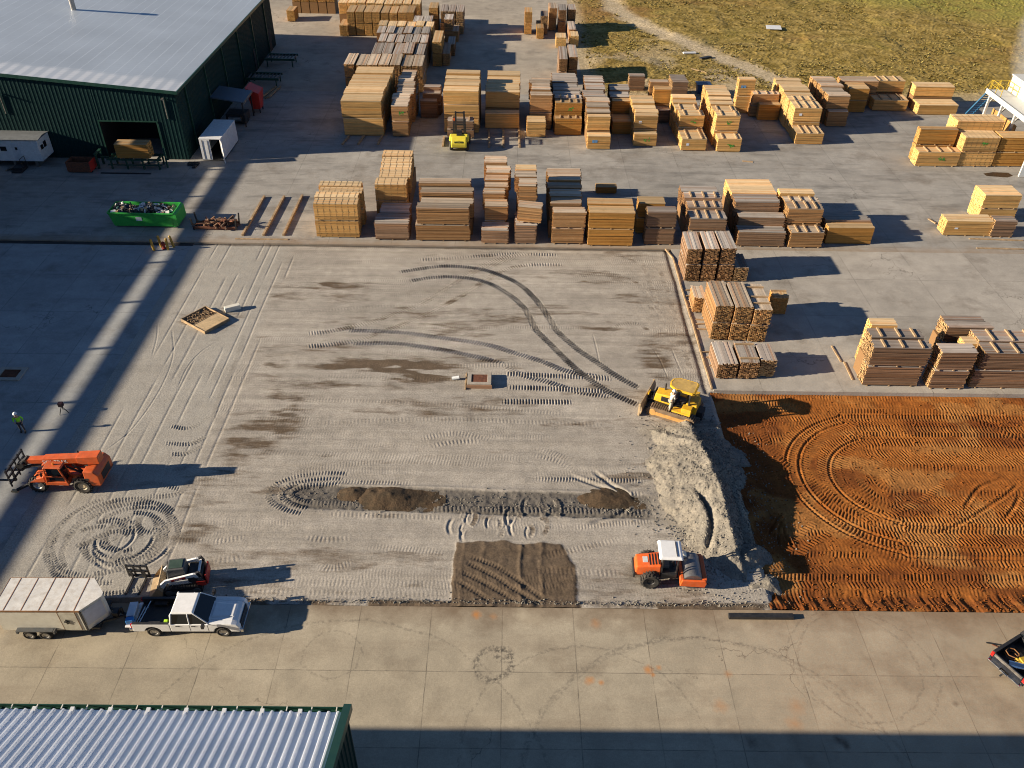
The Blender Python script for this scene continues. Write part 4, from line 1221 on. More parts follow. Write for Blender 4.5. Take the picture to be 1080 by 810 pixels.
('y', -16.12, -14.71, 145.13, [(3.7, 3.67, 1, 'y')], ('back row behind the sunlit end-on row', 8), ''),
('y', -14.91, -13.47, 135.19, [(3.7, 3.4, 1, 'g')], ('grey pair behind the weathered rows', 0), ''),
('y', -13.39, -11.94, 135.19, [(3.7, 3.4, 1, 'g')], ('grey pair behind the weathered rows', 1), ''),
('y', -19.93, -18.61, 132.39, [(3.7, 2.7, 1, 'y')], ('fifth weathered row from the front', 0), ''),
('y', -18.53, -17.2, 132.39, [(3.7, 2.7, 1, 'y')], ('fifth weathered row from the front', 1), ''),
('y', -17.12, -15.8, 132.39, [(3.7, 2.7, 1, 'y')], ('fifth weathered row from the front', 2), ''),
('y', -15.72, -14.39, 132.39, [(3.7, 2.7, 1, 'y')], ('fifth weathered row from the front', 3), ''),
('y', -14.31, -12.99, 132.39, [(3.7, 2.7, 1, 'y')], ('fifth weathered row from the front', 4), ''),
('y', -12.91, -11.58, 132.39, [(3.7, 2.7, 1, 'y')], ('fifth weathered row from the front', 5), ''),
('y', -19.64, -18.41, 128.48, [(3.7, 3.7, 1, 'g')], ('fourth weathered row from the front', 0), ''),
('y', -18.33, -17.1, 128.48, [(3.7, 3.7, 1, 'g')], ('fourth weathered row from the front', 1), ''),
('y', -17.02, -15.78, 128.48, [(3.7, 3.7, 1, 'g')], ('fourth weathered row from the front', 2), ''),
('y', -15.7, -14.47, 128.48, [(3.7, 3.7, 1, 'g')], ('fourth weathered row from the front', 3), ''),
('y', -14.39, -13.16, 128.48, [(3.7, 3.7, 1, 'g')], ('fourth weathered row from the front', 4), ''),
('y', -13.08, -11.85, 128.48, [(3.7, 3.7, 1, 'g')], ('fourth weathered row from the front', 5), ''),
('y', -18.88, -17.76, 124.18, [(3.7, 4.05, 1, 'g')], ('third weathered row from the front', 0), ''),
('y', -17.68, -16.56, 124.18, [(3.7, 4.05, 1, 'g')], ('third weathered row from the front', 1), ''),
('y', -16.48, -15.37, 124.18, [(3.7, 4.05, 1, 'g')], ('third weathered row from the front', 2), ''),
('y', -15.29, -14.17, 124.18, [(3.7, 4.05, 1, 'g')], ('third weathered row from the front', 3), ''),
('y', -14.09, -12.97, 124.18, [(3.7, 4.05, 1, 'g')], ('third weathered row from the front', 4), ''),
('y', -12.89, -11.78, 124.18, [(3.7, 4.05, 1, 'g')], ('third weathered row from the front', 5), ''),
('y', -19.15, -17.76, 118.7, [(3.7, 5.2, 1, 'g')], ('second weathered row from the front', 0), ''),
('y', -17.68, -16.28, 118.7, [(3.7, 5.2, 1, 'g')], ('second weathered row from the front', 1), ''),
('y', -16.2, -14.81, 118.7, [(3.7, 5.2, 1, 'g')], ('second weathered row from the front', 2), ''),
('y', -14.73, -13.33, 118.7, [(3.7, 5.2, 1, 'g')], ('second weathered row from the front', 3), ''),
('y', -13.25, -11.85, 118.7, [(3.7, 5.2, 1, 'g')], ('second weathered row from the front', 4), ''),
('y', -22.04, -20.61, 113.54, [(3.7, 4.85, 1, 't')], ('nearest weathered row', 0), ''),
('y', -20.53, -19.1, 113.54, [(3.7, 4.85, 1, 't')], ('nearest weathered row', 1), ''),
('y', -19.02, -17.59, 113.54, [(3.7, 4.85, 1, 't')], ('nearest weathered row', 2), ''),
('y', -17.51, -16.08, 113.54, [(3.7, 4.85, 1, 't')], ('nearest weathered row', 3), ''),
('y', -16.0, -14.57, 113.54, [(3.7, 4.85, 1, 't')], ('nearest weathered row', 4), ''),
('y', -14.49, -13.05, 113.54, [(3.7, 4.85, 1, 't')], ('nearest weathered row', 5), ''),
('y', -12.97, -11.54, 113.54, [(3.7, 4.85, 1, 't')], ('nearest weathered row', 6), ''),
('y', -11.21, -9.83, 124.81, [(3.6, 5.93, 1, 'o')], ('tall orange stack right of the weathered rows', 0), ''),
('y', -9.81, -8.71, 125.19, [(1.8, 5.33, 1, 't')], ('low stack beside the tall orange one', 0), ''),
('y', -9.33, -8.2, 129.83, [(1.8, 4.18, 1, 'g')], ('shaded stack two behind the low one', 0), ''),
('y', -9.42, -8.01, 137.1, [(1.8, 3.75, 1, 't')], ('shaded stack three behind the low one', 0), ''),
('y', -10.23, -8.84, 136.88, [(3.6, 3.25, 1, 'g')], ('shaded tall stack near the far lane', 0), ''),
('y', -9.12, -7.89, 143.65, [(1.8, 2.5, 1, 't')], ('shaded low stack near the far lane', 0), ''),
('y', -13.13, -11.61, 142.76, [(3.7, 3.56, 1, 'o')], ('lone upright stack behind the weathered rows', 0), ''),
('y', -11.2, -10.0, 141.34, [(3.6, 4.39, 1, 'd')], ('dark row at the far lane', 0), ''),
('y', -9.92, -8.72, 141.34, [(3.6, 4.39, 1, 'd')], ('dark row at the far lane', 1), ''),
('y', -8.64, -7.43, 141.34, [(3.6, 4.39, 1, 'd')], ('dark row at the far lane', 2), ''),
('y', 2.33, 3.59, 141.94, [(3.5, 2.9, 1, 'o')], ('split orange stack on the far lane', 0), ''),
('y', 4.25, 5.44, 139.48, [(1.8, 4.7, 1, 'o')], ('low orange stack on the far lane', 0), ''),
('y', 4.94, 6.15, 142.09, [(3.0, 3.47, 1, 'd')], ('dark stack behind the low orange one', 0), ''),
('y', 6.36, 7.67, 144.4, [(3.6, 3.6, 1, 't')], ('left of the far tall trio', 0), ''),
('y', 7.84, 9.14, 143.03, [(3.6, 3.84, 1, 'g')], ('middle of the far tall trio', 0), ''),
('y', 9.42, 10.73, 144.01, [(3.6, 3.58, 1, 'g')], ('right of the far tall trio', 0), ''),
('y', 9.3, 10.5, 138.34, [(1.9, 4.91, 1, 'g')], ('grey stack before the far tall trio', 0), ''),
('y', 7.21, 8.82, 134.71, [(1.8, 2.68, 1, 'y')], ('yellow bundle left of the yellow pair by grass', 0), ''),
('y', 9.39, 10.78, 135.59, [(1.8, 2.87, 1, 'y')], ('yellow bundle right of the yellow pair by grass', 0), ''),
('y', 6.87, 8.09, 117.61, [(3.6, 6, 1, 'g')], ('left of the grey pair at the lane corner', 0), ''),
('y', 8.27, 9.54, 118.53, [(3.6, 5.82, 1, 'g')], ('right of the grey pair at the lane corner', 0), ''),
]
MARK = {('battened pile with one green mark', 1, 1): 'g', ('battened pile with one green mark', 0, 0): 'w', ('battened pile with two green marks', 1, 1): 'g', ('battened pile with two green marks', 0, 0): 'g', ('middle of the kiln pile', 0, 1): 'g',
        ('long pile with the blue tag', 0, 0): 'b', ('pile with the pale lit side', 1, 1): 'w', ('pile with the pale lit side', 0, 0): 'g', ('lone pile by the dirt track', 0, 1): 'b', ('long yellow wall of bundles', 1, 1): 'w',
        ('narrow pile right of the big pale one', 0, 1): 'g', ('battened low end of the kiln pile', 0, 0): 'g', ('single yellow bundle beside the brown crate', 0, 0): 'w', ('pile with the grey back and battens', 1, 1): 'g'}
FAR_PACK = {'second weathered row from the front', 'third weathered row from the front', 'fourth weathered row from the front', 'fifth weathered row from the front', 'back row behind the sunlit end-on row', 'orange end-on row in the far top-left'}
CNT = ['leftmost', 'second', 'third', 'fourth', 'fifth', 'sixth', 'seventh', 'eighth', 'ninth']
npk = {}
for r in TABLE:
    if isinstance(r[5], tuple): npk[r[5][0]] = max(npk.get(r[5][0], 0), r[5][1]+1)
for kind, x0, x1, y0, rows, desc, opts in TABLE:
    pack = None
    if isinstance(desc, tuple):
        pack, idx = desc
        desc = pack if npk[pack] == 1 else (f'{CNT[idx]} along the {pack}' if npk[pack] > 1 else pack)
    near = y0 < 94
    far = y0 > 112
    total_rows = sum(r[2] for r in rows)
    y = y0; ri = 0
    flat = [(h, d, t) for h, d, n, t in rows for _ in range(n)]
    group = 'end-on lumber bundles' if kind == 'y' else 'lumber bundles laid crosswise'
    for ri, (h, d, t) in enumerate(flat):
        lv = max(1, round(h/1.9)); lh = h/lv
        ya, yb = y, y+d-(.03 if total_rows == 1 else random.uniform(.05, .16))
        jx = random.uniform(-.16, .16) if total_rows > 1 else 0
        for l in range(lv):
            z0, z1 = l*lh, (l+1)*lh
            if l == lv-1: z1 -= random.uniform(0, .16)
            ex0, ex1 = (random.uniform(-.16, .16), random.uniform(-.16, .16)) if kind == 'x' and t in 'tgd' and total_rows > 1 else (0, 0)
            hidden = False
            if ri >= 1 and l < lv-1 and flat[ri-1][0] >= z1-.3:
                side_open = kind == 'x' and (abs((x0+x1)/2) > 4) and (desc in ('long yellow wall of bundles', 'pile beside the three ground rails', 'big pale pile beside the shaded lane', 'narrow pile right of the big pale one', 'pile with the pale lit side', 'battened pile with two green marks', 'battened pile with one green mark'))
                hidden = not side_open
            if pack in FAR_PACK and l < lv-1: hidden = True
            if hidden:
                buried(kind, x0+.03, x1-.03, ya, yb, z0, z1)
                continue
            tt = t
            if l < lv-1 and t == 'g' and kind == 'x': tt = random.choice('gt') if ri == 0 else 'g'
            lab = TONE_WORD[tt]
            parts = []
            if lv > 1: parts.append(LEVEL[min(lv, 3)][min(l, 2)])
            if total_rows > 1: parts.append(ORD[ri]+' row')
            lab = f"{lab} bundle, {' of '.join(parts)+', ' if parts else ''}{desc}"
            if len(lab.split()) > 16: lab = lab.replace(' weathered bundle', ' bundle').replace('golden brown', 'golden')
            if len(lab.split()) > 16: print('LONG', lab)
            put_bundle(kind, x0+jx+.02+ex0, x1+jx-.02+ex1, ya, yb, z0, z1, tt, lab, group, near, opts, l == lv-1 and (ri < 3), l == 0, mark=MARK.get((desc, ri, l), ''))
        y += d
# the crooked bundle on the narrow step
put_bundle('x', .95, 3.25, 71.95, 73.20, 2.10, 3.75, 't', 'tan bundle sitting crooked and tilted on the narrow front step', 'lumber bundles laid crosswise', True, '', True, False, 0, (0, R(3), R(-4)))
# bundle held on the forklift's tines and the one below it
put_bundle('x', -7.35, -4.15, 97.6, 98.95, .12, 1.15, 'g', 'grey bundle carried low by the yellow forklift, lower of its two', 'lumber bundles laid crosswise', True, '', False, True)
put_bundle('x', -7.30, -4.20, 97.6, 98.95, 1.16, 2.25, 'g', 'grey bundle carried by the yellow forklift, upper of its two', 'lumber bundles laid crosswise', True, 'b', True, False)
# bundle on the green infeed table in the shed door
put_bundle('x', -42.9, -39.3, 87.3, 88.7, 1.25, 2.95, 'o', 'golden bundle on the green steel table in the shed doorway', 'lumber bundles laid crosswise', True, '', True, False, 0)
# the walled-in rest
v = MB()
for a in FAR: v.box(*a)
if FAR:
    hid = v.build('packed_lumber', WOOD['t'])
    tag(hid, 'lumber packed inside the stacks, walled in by the bundles around it', 'lumber', None, 'stuff')
print('bundles', NB[0], 'buried', len(FAR))

# painted marks and tags on bundle faces: part of what the photo shows
def face_mark(px, py, w, h, mt, yv, name, label):
    """thin paint or label patch on a front face at y = yv"""
    d = RT*((px-540)/FPX)-UP*((py-405)/FPX)+FW
    t = yv/d.y; p = Vector((0, 0, CAM_H))+d*t
    ob = MB().box(-w/2, w/2, -.004, 0, -h/2, h/2).build(name, mt, None, loc=(p.x, yv-.012, p.z))
    return ob


# ground rails, planks and dunnage
def beam(label, a, b_, w=.16, h=.16, mt=TIMBER, cat='timber rail', name='timber_rail', group=None, z=0):
    a = Vector(a); b_ = Vector(b_); c = (a+b_)/2; d = b_-a
    ob = MB().box(-d.length/2, d.length/2, -w/2, w/2, 0, h).build(name, mt, None, bevel=.012, loc=(c.x, c.y, z), rot=(0, 0, math.atan2(d.y, d.x)))
    return tag(ob, label, cat, group)


gr = 'timber rails on the yard by the scrap rack'
for (p0, p1, w) in (((256, 249), (279, 208), 'left of the three parallel rails beside the scrap rack'), ((278, 249), (300, 208), 'middle of the three parallel rails beside the scrap rack'), ((299, 249), (319, 207), 'right of the three parallel rails beside the scrap rack')):
    beam(f'long wooden rail, {w}', G(*p0), G(*p1), .22, .22, group=gr)
beam('long thin plank lying along the pad edge below the rails', G(248, 252), G(304, 252.8), .20, .06, cat='plank', name='plank')
gr = 'timber rails below the second stack row'
for i, (p0, p1, w) in enumerate((((467, 155), (468.5, 145), 'left of the forklift'), ((516, 156), (515.5, 137), 'first right of the forklift'), ((531, 156), (530.6, 137), 'second right of the forklift'), ((548, 156), (547, 137), 'third right of the forklift'),
                    ((361, 153), (368, 144), 'left below the big pale pile'), ((377.5, 153), (384, 144), 'middle below the big pale pile'), ((398.5, 153), (403, 144), 'right below the big pale pile'))):
    beam(f'short wooden ground rail, {w}', G(*p0), G(*p1), .22, .20, group=gr)
beam('dark scrap of board on the grey yard between stack rows', G(783, 170), G(794, 171), .3, .05, DUNN, 'board', 'board')
for i, (p0, p1, w) in enumerate((((877, 365), (887, 382), 'upper'), ((890, 382), (899, 401), 'lower'))):
    beam(f'dark board lying left of the pit-side blocks, {w} one', G(*p0), G(*p1), .14, .07, DUNN, 'board', 'board', 'boards left of the pit-side blocks')
beam('split board lying left of the single yellow bundle', G(979, 231), G(987, 236), .2, .09, TIMBER, 'board', 'board')
for i, (p0, p1) in enumerate((((1022, 252), (1079, 254)), ((1030, 262), (1079, 263)))):
    beam(['upper', 'lower'][i]+' long board at the right edge below the crate bundle', G(*p0), G(*p1), .2, .07, TIMBER, 'board', 'board', 'boards at the right edge')
# pale form boards along the pad's right edge
q = PX((703, 263), (712, 272), (722, 300), (733, 335), (742, 368), (753, 410))
for i in range(5):
    a, b_ = Vector((15.62+.06*(i % 2), q[i].y, 0)), Vector((15.64, q[i+1].y-.05, 0))
    if i == 0: a.x = 15.2
    beam(['topmost', 'second', 'third', 'fourth', 'lowest'][i]+' pale form board along the pad edge left of the end-on stacks', a, b_, .12, .16, TIMBER, 'form board', 'form_board', 'form boards along the pad edge', z=-.05)
# loose dunnage between the end-on stacks
for i in range(9):
    yy = [58.2, 58.8, 60.6, 54.2, 53.4, 62.6, 52.4, 63.6, 57.4][i]
    ob = MB().box(-.55, .55, -.06, .06, 0, .10).build('dunnage', DUNN, None, loc=(16.3+.3*random.random(), yy, .001), rot=(0, 0, random.uniform(-.2, .2)))
    tag(ob, 'short dunnage stick on the concrete between the end-on stacks', 'dunnage', 'dunnage between the end-on stacks')
beam('long black drain pipe half buried at the apron edge', G(768, 651), G(836, 651.5), .30, .22, BLACKM, 'pipe', 'drain_pipe')
# timber curb along the pit's top edge
# ------------------------------------------------------------------ buildings


def corrugated(length, height, period, depth, mat4, rib=.35):
    """vertical-ribbed sheet: runs along local x, up local z, ribs towards local -y"""
    m_ = MB(); n = int(length/period)
    vs = []; xs = []
    for i in range(n+1):
        x = i*period
        for dx, dy in ((0, 0), (period*(.5-rib/2), 0), (period*(.5-rib/4), -depth), (period*(.5+rib/4), -depth), (period*(.5+rib/2), 0)):
            if x+dx <= length: xs.append((x+dx, dy))
    xs.append((length, 0))
    for x, y in xs: vs += [(x, y, 0), (x, y, height(x) if callable(height) else height)]
    fs = [(2*i, 2*i+2, 2*i+3, 2*i+1) for i in range(len(xs)-1)]
    m_.add(vs, fs, mat4)
    return m_


# --- the big green mill building
BX, BY, BE, BFAR = -36.22, 90.32, 7.8, 134.2
SL = 1.6/18.0
RIDGE = -72.0
bld = thing('mill_building', 'large dark green metal mill building with a pale low-pitched roof', 'building', (BX, BY, 0))
def gz(x): return BE+SL*(BX-x)      # gable height at world x (east half)
wl = MB()
T = Matrix.Translation
dx0, dx1, dh = -45.2, -38.9, 4.3    # loading door
segs = [(-108, dx0), (dx1, BX)]
mm = MB()
for a, b_ in segs:
    c = corrugated(b_-a, lambda x, a=a: gz(max(a+x, RIDGE))-(0 if a+x > RIDGE else SL*(RIDGE-(a+x))), .42, .022, T((a-BX, 0, 0)))
    mm.add(c.v, c.f)
c = corrugated(dx1-dx0, lambda x: gz(dx0+x)-dh, .42, .022, T((dx0-BX, 0, dh)))
mm.add(c.v, c.f)
mm.build('front_wall', GREEN, bld)
# east wall with openings near its far end
mm = MB()
c = corrugated(BFAR-BY, BE, .42, .045, Matrix.Rotation(PI/2, 4, 'Z'))
mm.add(c.v, c.f)
mm.build('east_wall', GREEN, bld)
MB().box(-71.8, 0, BFAR-BY, BFAR-BY+.1, 0, BE).build('back_wall', GREEN, bld)
# door recess
dr = MB()
x0, x1 = dx0-BX, dx1-BX
dr.box(x0-.05, x1+.05, 6.0, 6.1, 0, dh+.1); dr.box(x0-.15, x0-.05, .06, 6, 0, dh+.1); dr.box(x1+.05, x1+.15, .06, 6, 0, dh+.1); dr.box(x0, x1, .06, 6, dh+.1, dh+.2)
dr.build('doorway', DARKIN, bld)
fr = MB().box(x0-.14, x0, -.09, -.05, 0, dh+.12).box(x1, x1+.14, -.09, -.05, 0, dh+.12).box(x0, x1, -.09, -.05, dh, dh+.14)
fr.build('door_frame', GTRIM, bld)


def roof_mat():
    mt, nt, b = _nt('pale_metal_roof')
    k = NT(nt); p = k.pos(); x, y, z = k.xyz(p)
    n1 = k.noise(p, .5, 5, .6); n2 = k.noise(p, .12, 4)
    c = k.mul((.49, .545, .60), k.rng(n2, .3, .7, .9, 1.08))
    # frost along the purlins under the sheet, thicker over the front overhang
    s = k.math('ADD', x, k.math('MULTIPLY', k.math('SUBTRACT', n1, .5), .25))
    fx = k.math('ABSOLUTE', k.math('SUBTRACT', k.math('FRACT', k.math('DIVIDE', s, 1.28)), .5))
    ln = k.math('MULTIPLY', k.rng(fx, .43, .485), k.rng(k.noise(p, .3, 5, .65, (1, .35, 1)), .35, .65, .15, .6))
    c = k.mix(ln, c, (.72, .77, .82))
    d = k.math('ADD', k.math('SUBTRACT', y, BY), k.math('MULTIPLY', k.math('SUBTRACT', n1, .5), 2.2))
    fr_ = k.math('MULTIPLY', k.rng(d, 2.4, 3.6, .85, 0), k.rng(fx, .16, .34, .35, 1))
    c = k.mix(fr_, c, (.80, .81, .82))
    # standing seams, running down the slope
    fy = k.math('ABSOLUTE', k.math('SUBTRACT', k.math('FRACT', k.math('DIVIDE', y, .61)), .5))
    c = k.mix(k.math('MULTIPLY', k.rng(fy, .44, .49), k.rng(n1, .35, .6, .15, .5)), c, (.36, .40, .44))
    k.l(c, b.inputs['Base Color']); b.inputs['Roughness'].default_value = .5; b.inputs['Metallic'].default_value = .25
    k.bump(k.rng(fy, .40, .5), .35, .03, b)
    return mt


RM = roof_mat()
rf = MB()
xo = .35
pr = [(xo, BE-SL*xo+.06), (RIDGE-BX, gz(RIDGE)+.06), (2*(RIDGE-BX)-xo, BE-SL*xo+.06), (2*(RIDGE-BX)-xo, BE-SL*xo-.02), (RIDGE-BX, gz(RIDGE)-.02), (xo, BE-SL*xo-.02)]
rf.prism(pr, -.30, BFAR-BY+.3)
rfo = rf.build('roof', RM, bld)
tr = MB()
for xa, xb in ((xo+.02, RIDGE-BX),):
    za, zb = BE-SL*xa, gz(RIDGE)
    tr.hexa([(xb, -.36, zb-.28), (xa, -.36, za-.28), (xa, -.305, za-.28), (xb, -.305, zb-.28)], [(xb, -.36, zb+.08), (xa, -.36, za+.08), (xa, -.305, za+.08), (xb, -.305, zb+.08)])
tr.box(xo+.005, xo+.13, -.36, BFAR-BY+.3, BE-.30, BE+.03)
tr.build('roof_trim', GTRIM, rfo)
for i in range(6):
    yy = 3+i*7.3
    MB().box(.05, .20, yy, yy+.16, .1, BE-.3).build('downspout', GTRIM, bld)
for yy, w, h in ((31.2, 1.2, 3.0), (40.2, 1.3, 3.2)):
    MB().box(.052, .10, yy, yy+w, .02, h).build('side_door', DARKIN, bld)
for xx in (-1.3, -18.9):
    lp = MB().box(-.12, .12, -.5, -.08, 0, .12).build('wall_lamp', STEEL, bld, loc=(xx, 0, BE-.9-SL*xx*.2))
    MB().cyl((0, -.09, -.1), (0, -.09, -2.2), .05, .05, 6).build('conduit', STEEL, lp)
st = MB().cyl((0, 0, -.5), (0, 0, 2.0), .32, .32, 14).cyl((0, 0, 2.0), (0, 0, 2.3), .48, .40, 14)
st.build('roof_vent', STEEL, rfo, loc=(-20.2, 24.4, BE+SL*20.2))

# the table in the shed door
tb = thing('infeed_table', 'green steel infeed table standing in the shed doorway', 'steel table', (-41.2, 88.2, 0))
f = MB()
for x in (-2.6, -.9, .9, 2.6):
    for y in (-.7, .75): f.box(x-.08, x+.08, y-.08, y+.08, 0, 1.02)
f.build('legs', GTRIM, tb)
f = MB()
for y in (-.7, .75): f.box(-3.0, 3.0, y-.1, y+.1, 1.02, 1.20)
for x in (-2.6, -.9, .9, 2.6): f.box(x-.1, x+.1, -.6, .65, 1.025, 1.235)
f.box(-3.0, 3.0, -.74, -.68, .42, .54)
f.build('top_frame', GTRIM, tb)
s2 = MB().box(-4.2, -4.0, -.8, -.6, 0, 1.6).box(-4.2, -4.0, .5, .7, 0, 1.6).box(-4.25, -3.95, -.8, .7, 1.6, 1.75).box(-3.95, -3.0, -.1, .1, 1.0, 1.15)
s2.build('end_stand', GTRIM, tb)
s3 = MB().box(3.2, 3.35, -.2, -.05, 0, 2.2).box(3.35, 3.6, -.2, -.05, .9, 1.05)
s3.build('stop_post', GTRIM, tb)

# --- corrugated roof in the foreground
FX, FYE, FZ, FS = -5.55, 16.36, 11.0, .444
fb = thing('near_shed', 'metal building in the foreground with bright corrugated sloping roof and green trim', 'building', (FX, FYE, 0))
RIB = M('galvalume', (.80, .82, .86), .36, .12, var=.07, scale=.6, dirt=.15, dirtcol=(.5, .5, .5))
m_ = MB()
per = .34; L = 46.0; D = 9.0
pts = []
for i in range(int(L/per)):
    x = -i*per
    h = .085
    pts += [(x, 0), (x-.12, 0), (x-.165, h), (x-.225, h), (x-.27, 0)]
pts.append((-L, 0))
vs = []; fs = []
for i, (x, z) in enumerate(pts):
    vs += [(x, .02, FZ+z), (x, -D, FZ+FS*D+z), ]
fs = [(2*i, 2*i+1, 2*i+3, 2*i+2) for i in range(len(pts)-1)]
m_.add(vs, fs)
m_.add([(0, -D, FZ+FS*D), (-L, -D, FZ+FS*D), (-L, -2*D, FZ), (0, -2*D, FZ)], [(0, 3, 2, 1)])
near_roof = m_.build('roof', RIB, fb, loc=(-.12, 0, 0))
# eave closures: bright caps over every major rib
for i in range(1, int(28/1.36)):
    x = -.12-i*1.36-.195
    c = part_mesh('eave_clip', 'e', lambda: MB().box(-.07, .07, -.30, .06, FZ+.05, FZ+.14), CWHITE)
    c.location = (x+.12, 0, 0); c.parent = near_roof
# gutter: outer lip, bottom, back wall
gt = MB().box(-L, .10, .20, .23, FZ-.18, FZ+.01).box(-L, .10, .03, .20, FZ-.20, FZ-.17)
gt.build('gutter', GTRIM, fb)
hang = MB()
for i in range(int(L/.9)): hang.box(-.4-i*.9-.02, -.4-i*.9+.02, .03, .22, FZ-.02, FZ+.015)
hang.build('gutter_strap', CREAM, fb)
# barge trim on the gable
bt = MB().hexa([(-.14, .26, FZ-.22), (.14, .26, FZ-.22), (.14, -D, FZ+FS*D-.22), (-.14, -D, FZ+FS*D-.22)], [(-.14, .26, FZ+.16), (.14, .26, FZ+.16), (.14, -D, FZ+FS*D+.16), (-.14, -D, FZ+FS*D+.16)])
bt.build('barge_trim', GTRIM, fb)
# walls
c = corrugated(2*D, lambda t: FZ-.25+FS*(D-abs(t-D)), .42, .05, Matrix.Translation((0, -2*D, 0)) @ Matrix.Rotation(PI/2, 4, 'Z'))
c.build('gable_wall', GREEN, fb)
c = corrugated(L, FZ-.1, .42, .05, Matrix.Translation((0, 0, 0)) @ Matrix.Rotation(PI, 4, 'Z'))
c.build('eave_wall', GREEN, fb)
MB().box(-L, 0, -2*D-.1, -2*D, 0, FZ-.1).box(-L-.1, -L, -2*D, 0, 0, FZ-.1).build('rear_wall', GREEN, fb)

# --- the long open shed beyond the left edge of the picture whose shade lies over the floor
SX = -62.5
sh = thing('long_shed', 'long green shed outside the left edge with slotted wall shaped to shade the floor', 'building', (SX, 20, 0))
yA, yB = -14.0, 65.0          # along +y from 6 to 85
zs = lambda x: (x-SX)/3.113   # height that shades world x
z1, z2, z3 = zs(-33.35), zs(-31.85), zs(-29.3)
MB().box(-.15, .15, yA, yB, 0, z1).build('wall', GREEN, sh)
MB().box(-.18, .18, yA-.3, yB+.3, z2, z3).build('slot_beam', GTRIM, sh)  # unseen wall and thin beam, shaped so the gap casts the lit strip
MB().box(-12, -.16, yA, yB, z1-1.2, z1-1.0).build('roof', RM, sh)
for i in range(12): MB().box(-.16, .12, yA+2.2+i*6.8-.13, yA+2.2+i*6.8+.13, z1, z2).build('post', STEEL, sh)
MB().box(-12, -11.8, yA, yB, 0, z1-1.25).build('rear_wall', GREEN, sh)

# --- kiln at the right edge
kn = thing('kiln_building', 'white metal kiln building at the right edge with canopy on white posts', 'building', (58.0, 89.0, 0))
KW = M('kiln_white', (.56, .56, .53), .45, var=.06, dirt=.2, dirtcol=(.4, .36, .3))
cn = MB().box(-.1, 18, .1, 12.6, 5.42, 5.62)
cn.box(-.16, -.1, .0, 12.7, 5.2, 5.75)
cn.box(-.16, 18, .0, .1, 5.2, 5.75)
cn.build('canopy', KW, kn)
for y in (5.4, 8.6, 11.8):
    MB().bar((.1, y, 0), (.1, y, 5.42), .24, .24).build('post', KW, kn)
    MB().bar((.2, y+.25, 4.0), (1.3, y+.25, 5.40), .14, .14).build('brace', KW, kn)
m_ = MB()
c = corrugated(12.6, 1.7, .9, .16, T((2.4, 12.6, 5.63)) @ Matrix.Rotation(-PI/2, 4, 'Z')); m_.add(c.v, c.f)
c = corrugated(16, 1.7, .9, .16, T((2.4, .25, 5.63))); m_.add(c.v, c.f)
m_.build('upper_wall', KW, kn)
MB().box(2.3, 18, 0.2, 12.7, 7.34, 7.5).build('roof', KW, kn)
MB().box(-.2, 3.4, -.12, .1, .05, 5.15).build('end_panel', KW, kn)
MB().box(6.5, 6.7, .3, 12.5, 0, 5.4).build('inner_wall', DARKIN, kn)
MB().box(1.4, 1.5, 6.6, 12.5, 0, 3.4).build('kiln_door', M('kiln_door', (.45, .24, .07), .6, var=.3), kn)
STB = M('stair_blue', (.03, .13, .26), .5)
sr_ = thing('stair', 'blue steel stair leaning against the far end of the white kiln', 'stair', (58.4, 101.9, 0))
m_ = MB()
for x in (.1, 1.1): m_.bar((x, .2, 5.5), (x+1.6, 6.6, .05), .10, .22)
m_.build('stringer', STB, sr_)
m_ = MB()
for i in range(13):
    t = (i+.5)/13
    m_.box(.12+1.6*t, 1.08+1.6*t, .2+6.4*t-.12, .2+6.4*t+.12, 5.5-5.45*t-.02, 5.5-5.45*t+.02)
m_.build('tread', STB, sr_)
RY = M('rail_yellow', (.50, .34, .03), .55)
m_ = MB()
for x in (.05, 1.15):
    m_.bar((x, .2, 6.6), (x+.5, 2.2, 4.9), .06); m_.bar((x, .2, 5.5), (x, .2, 6.6), .06)
m_.build('handrail', RY, sr_)
rl = thing('guard_rail', 'yellow guard rail on top of the white kiln canopy', 'railing', (58.3, 99.0, 5.63))
m_ = MB()
for y in (0, 1.3, 2.6):
    m_.box(-.03, .03, y-.03, y+.03, 0, 1.1); m_.box(1.87, 1.93, y-.03, y+.03, 0, 1.1)
for z in (.55, 1.07):
    m_.box(-.025, .025, 0, 2.6, z, z+.05); m_.box(1.875, 1.925, 0, 2.6, z, z+.05); m_.box(0.03, 1.87, 2.575, 2.625, z, z+.05)
m_.build('rail', RY, rl)
bl = thing('drum', 'bright blue plastic drum at the right edge below the kiln panel', 'drum', (58.6, 87.9, 0))
MB().lathe([(.001, 0), (.29, 0), (.31, .1), (.31, .42), (.325, .45), (.31, .48), (.31, .85), (.28, .92), (.001, .92)], (0, 0, 0), 'z', 20).build('body', BLUE, bl)
MB().cyl((.12, 0, .92), (.12, 0, .95), .05, .05, 10).build('bung', BLACKM, bl)
pt = MB().add([(x, y, .004) for x, y in ((-1.6, -.5), (.6, -.8), (1.5, -.3), (1.3, .5), (-.4, .6), (-1.7, .2))], [(0, 1, 2, 3, 4, 5)]).build('wet_stain', M('oil_stain', (.05, .035, .025), .3), None, loc=(55.9, 89.6, 0))
pt['kind'] = 'structure'
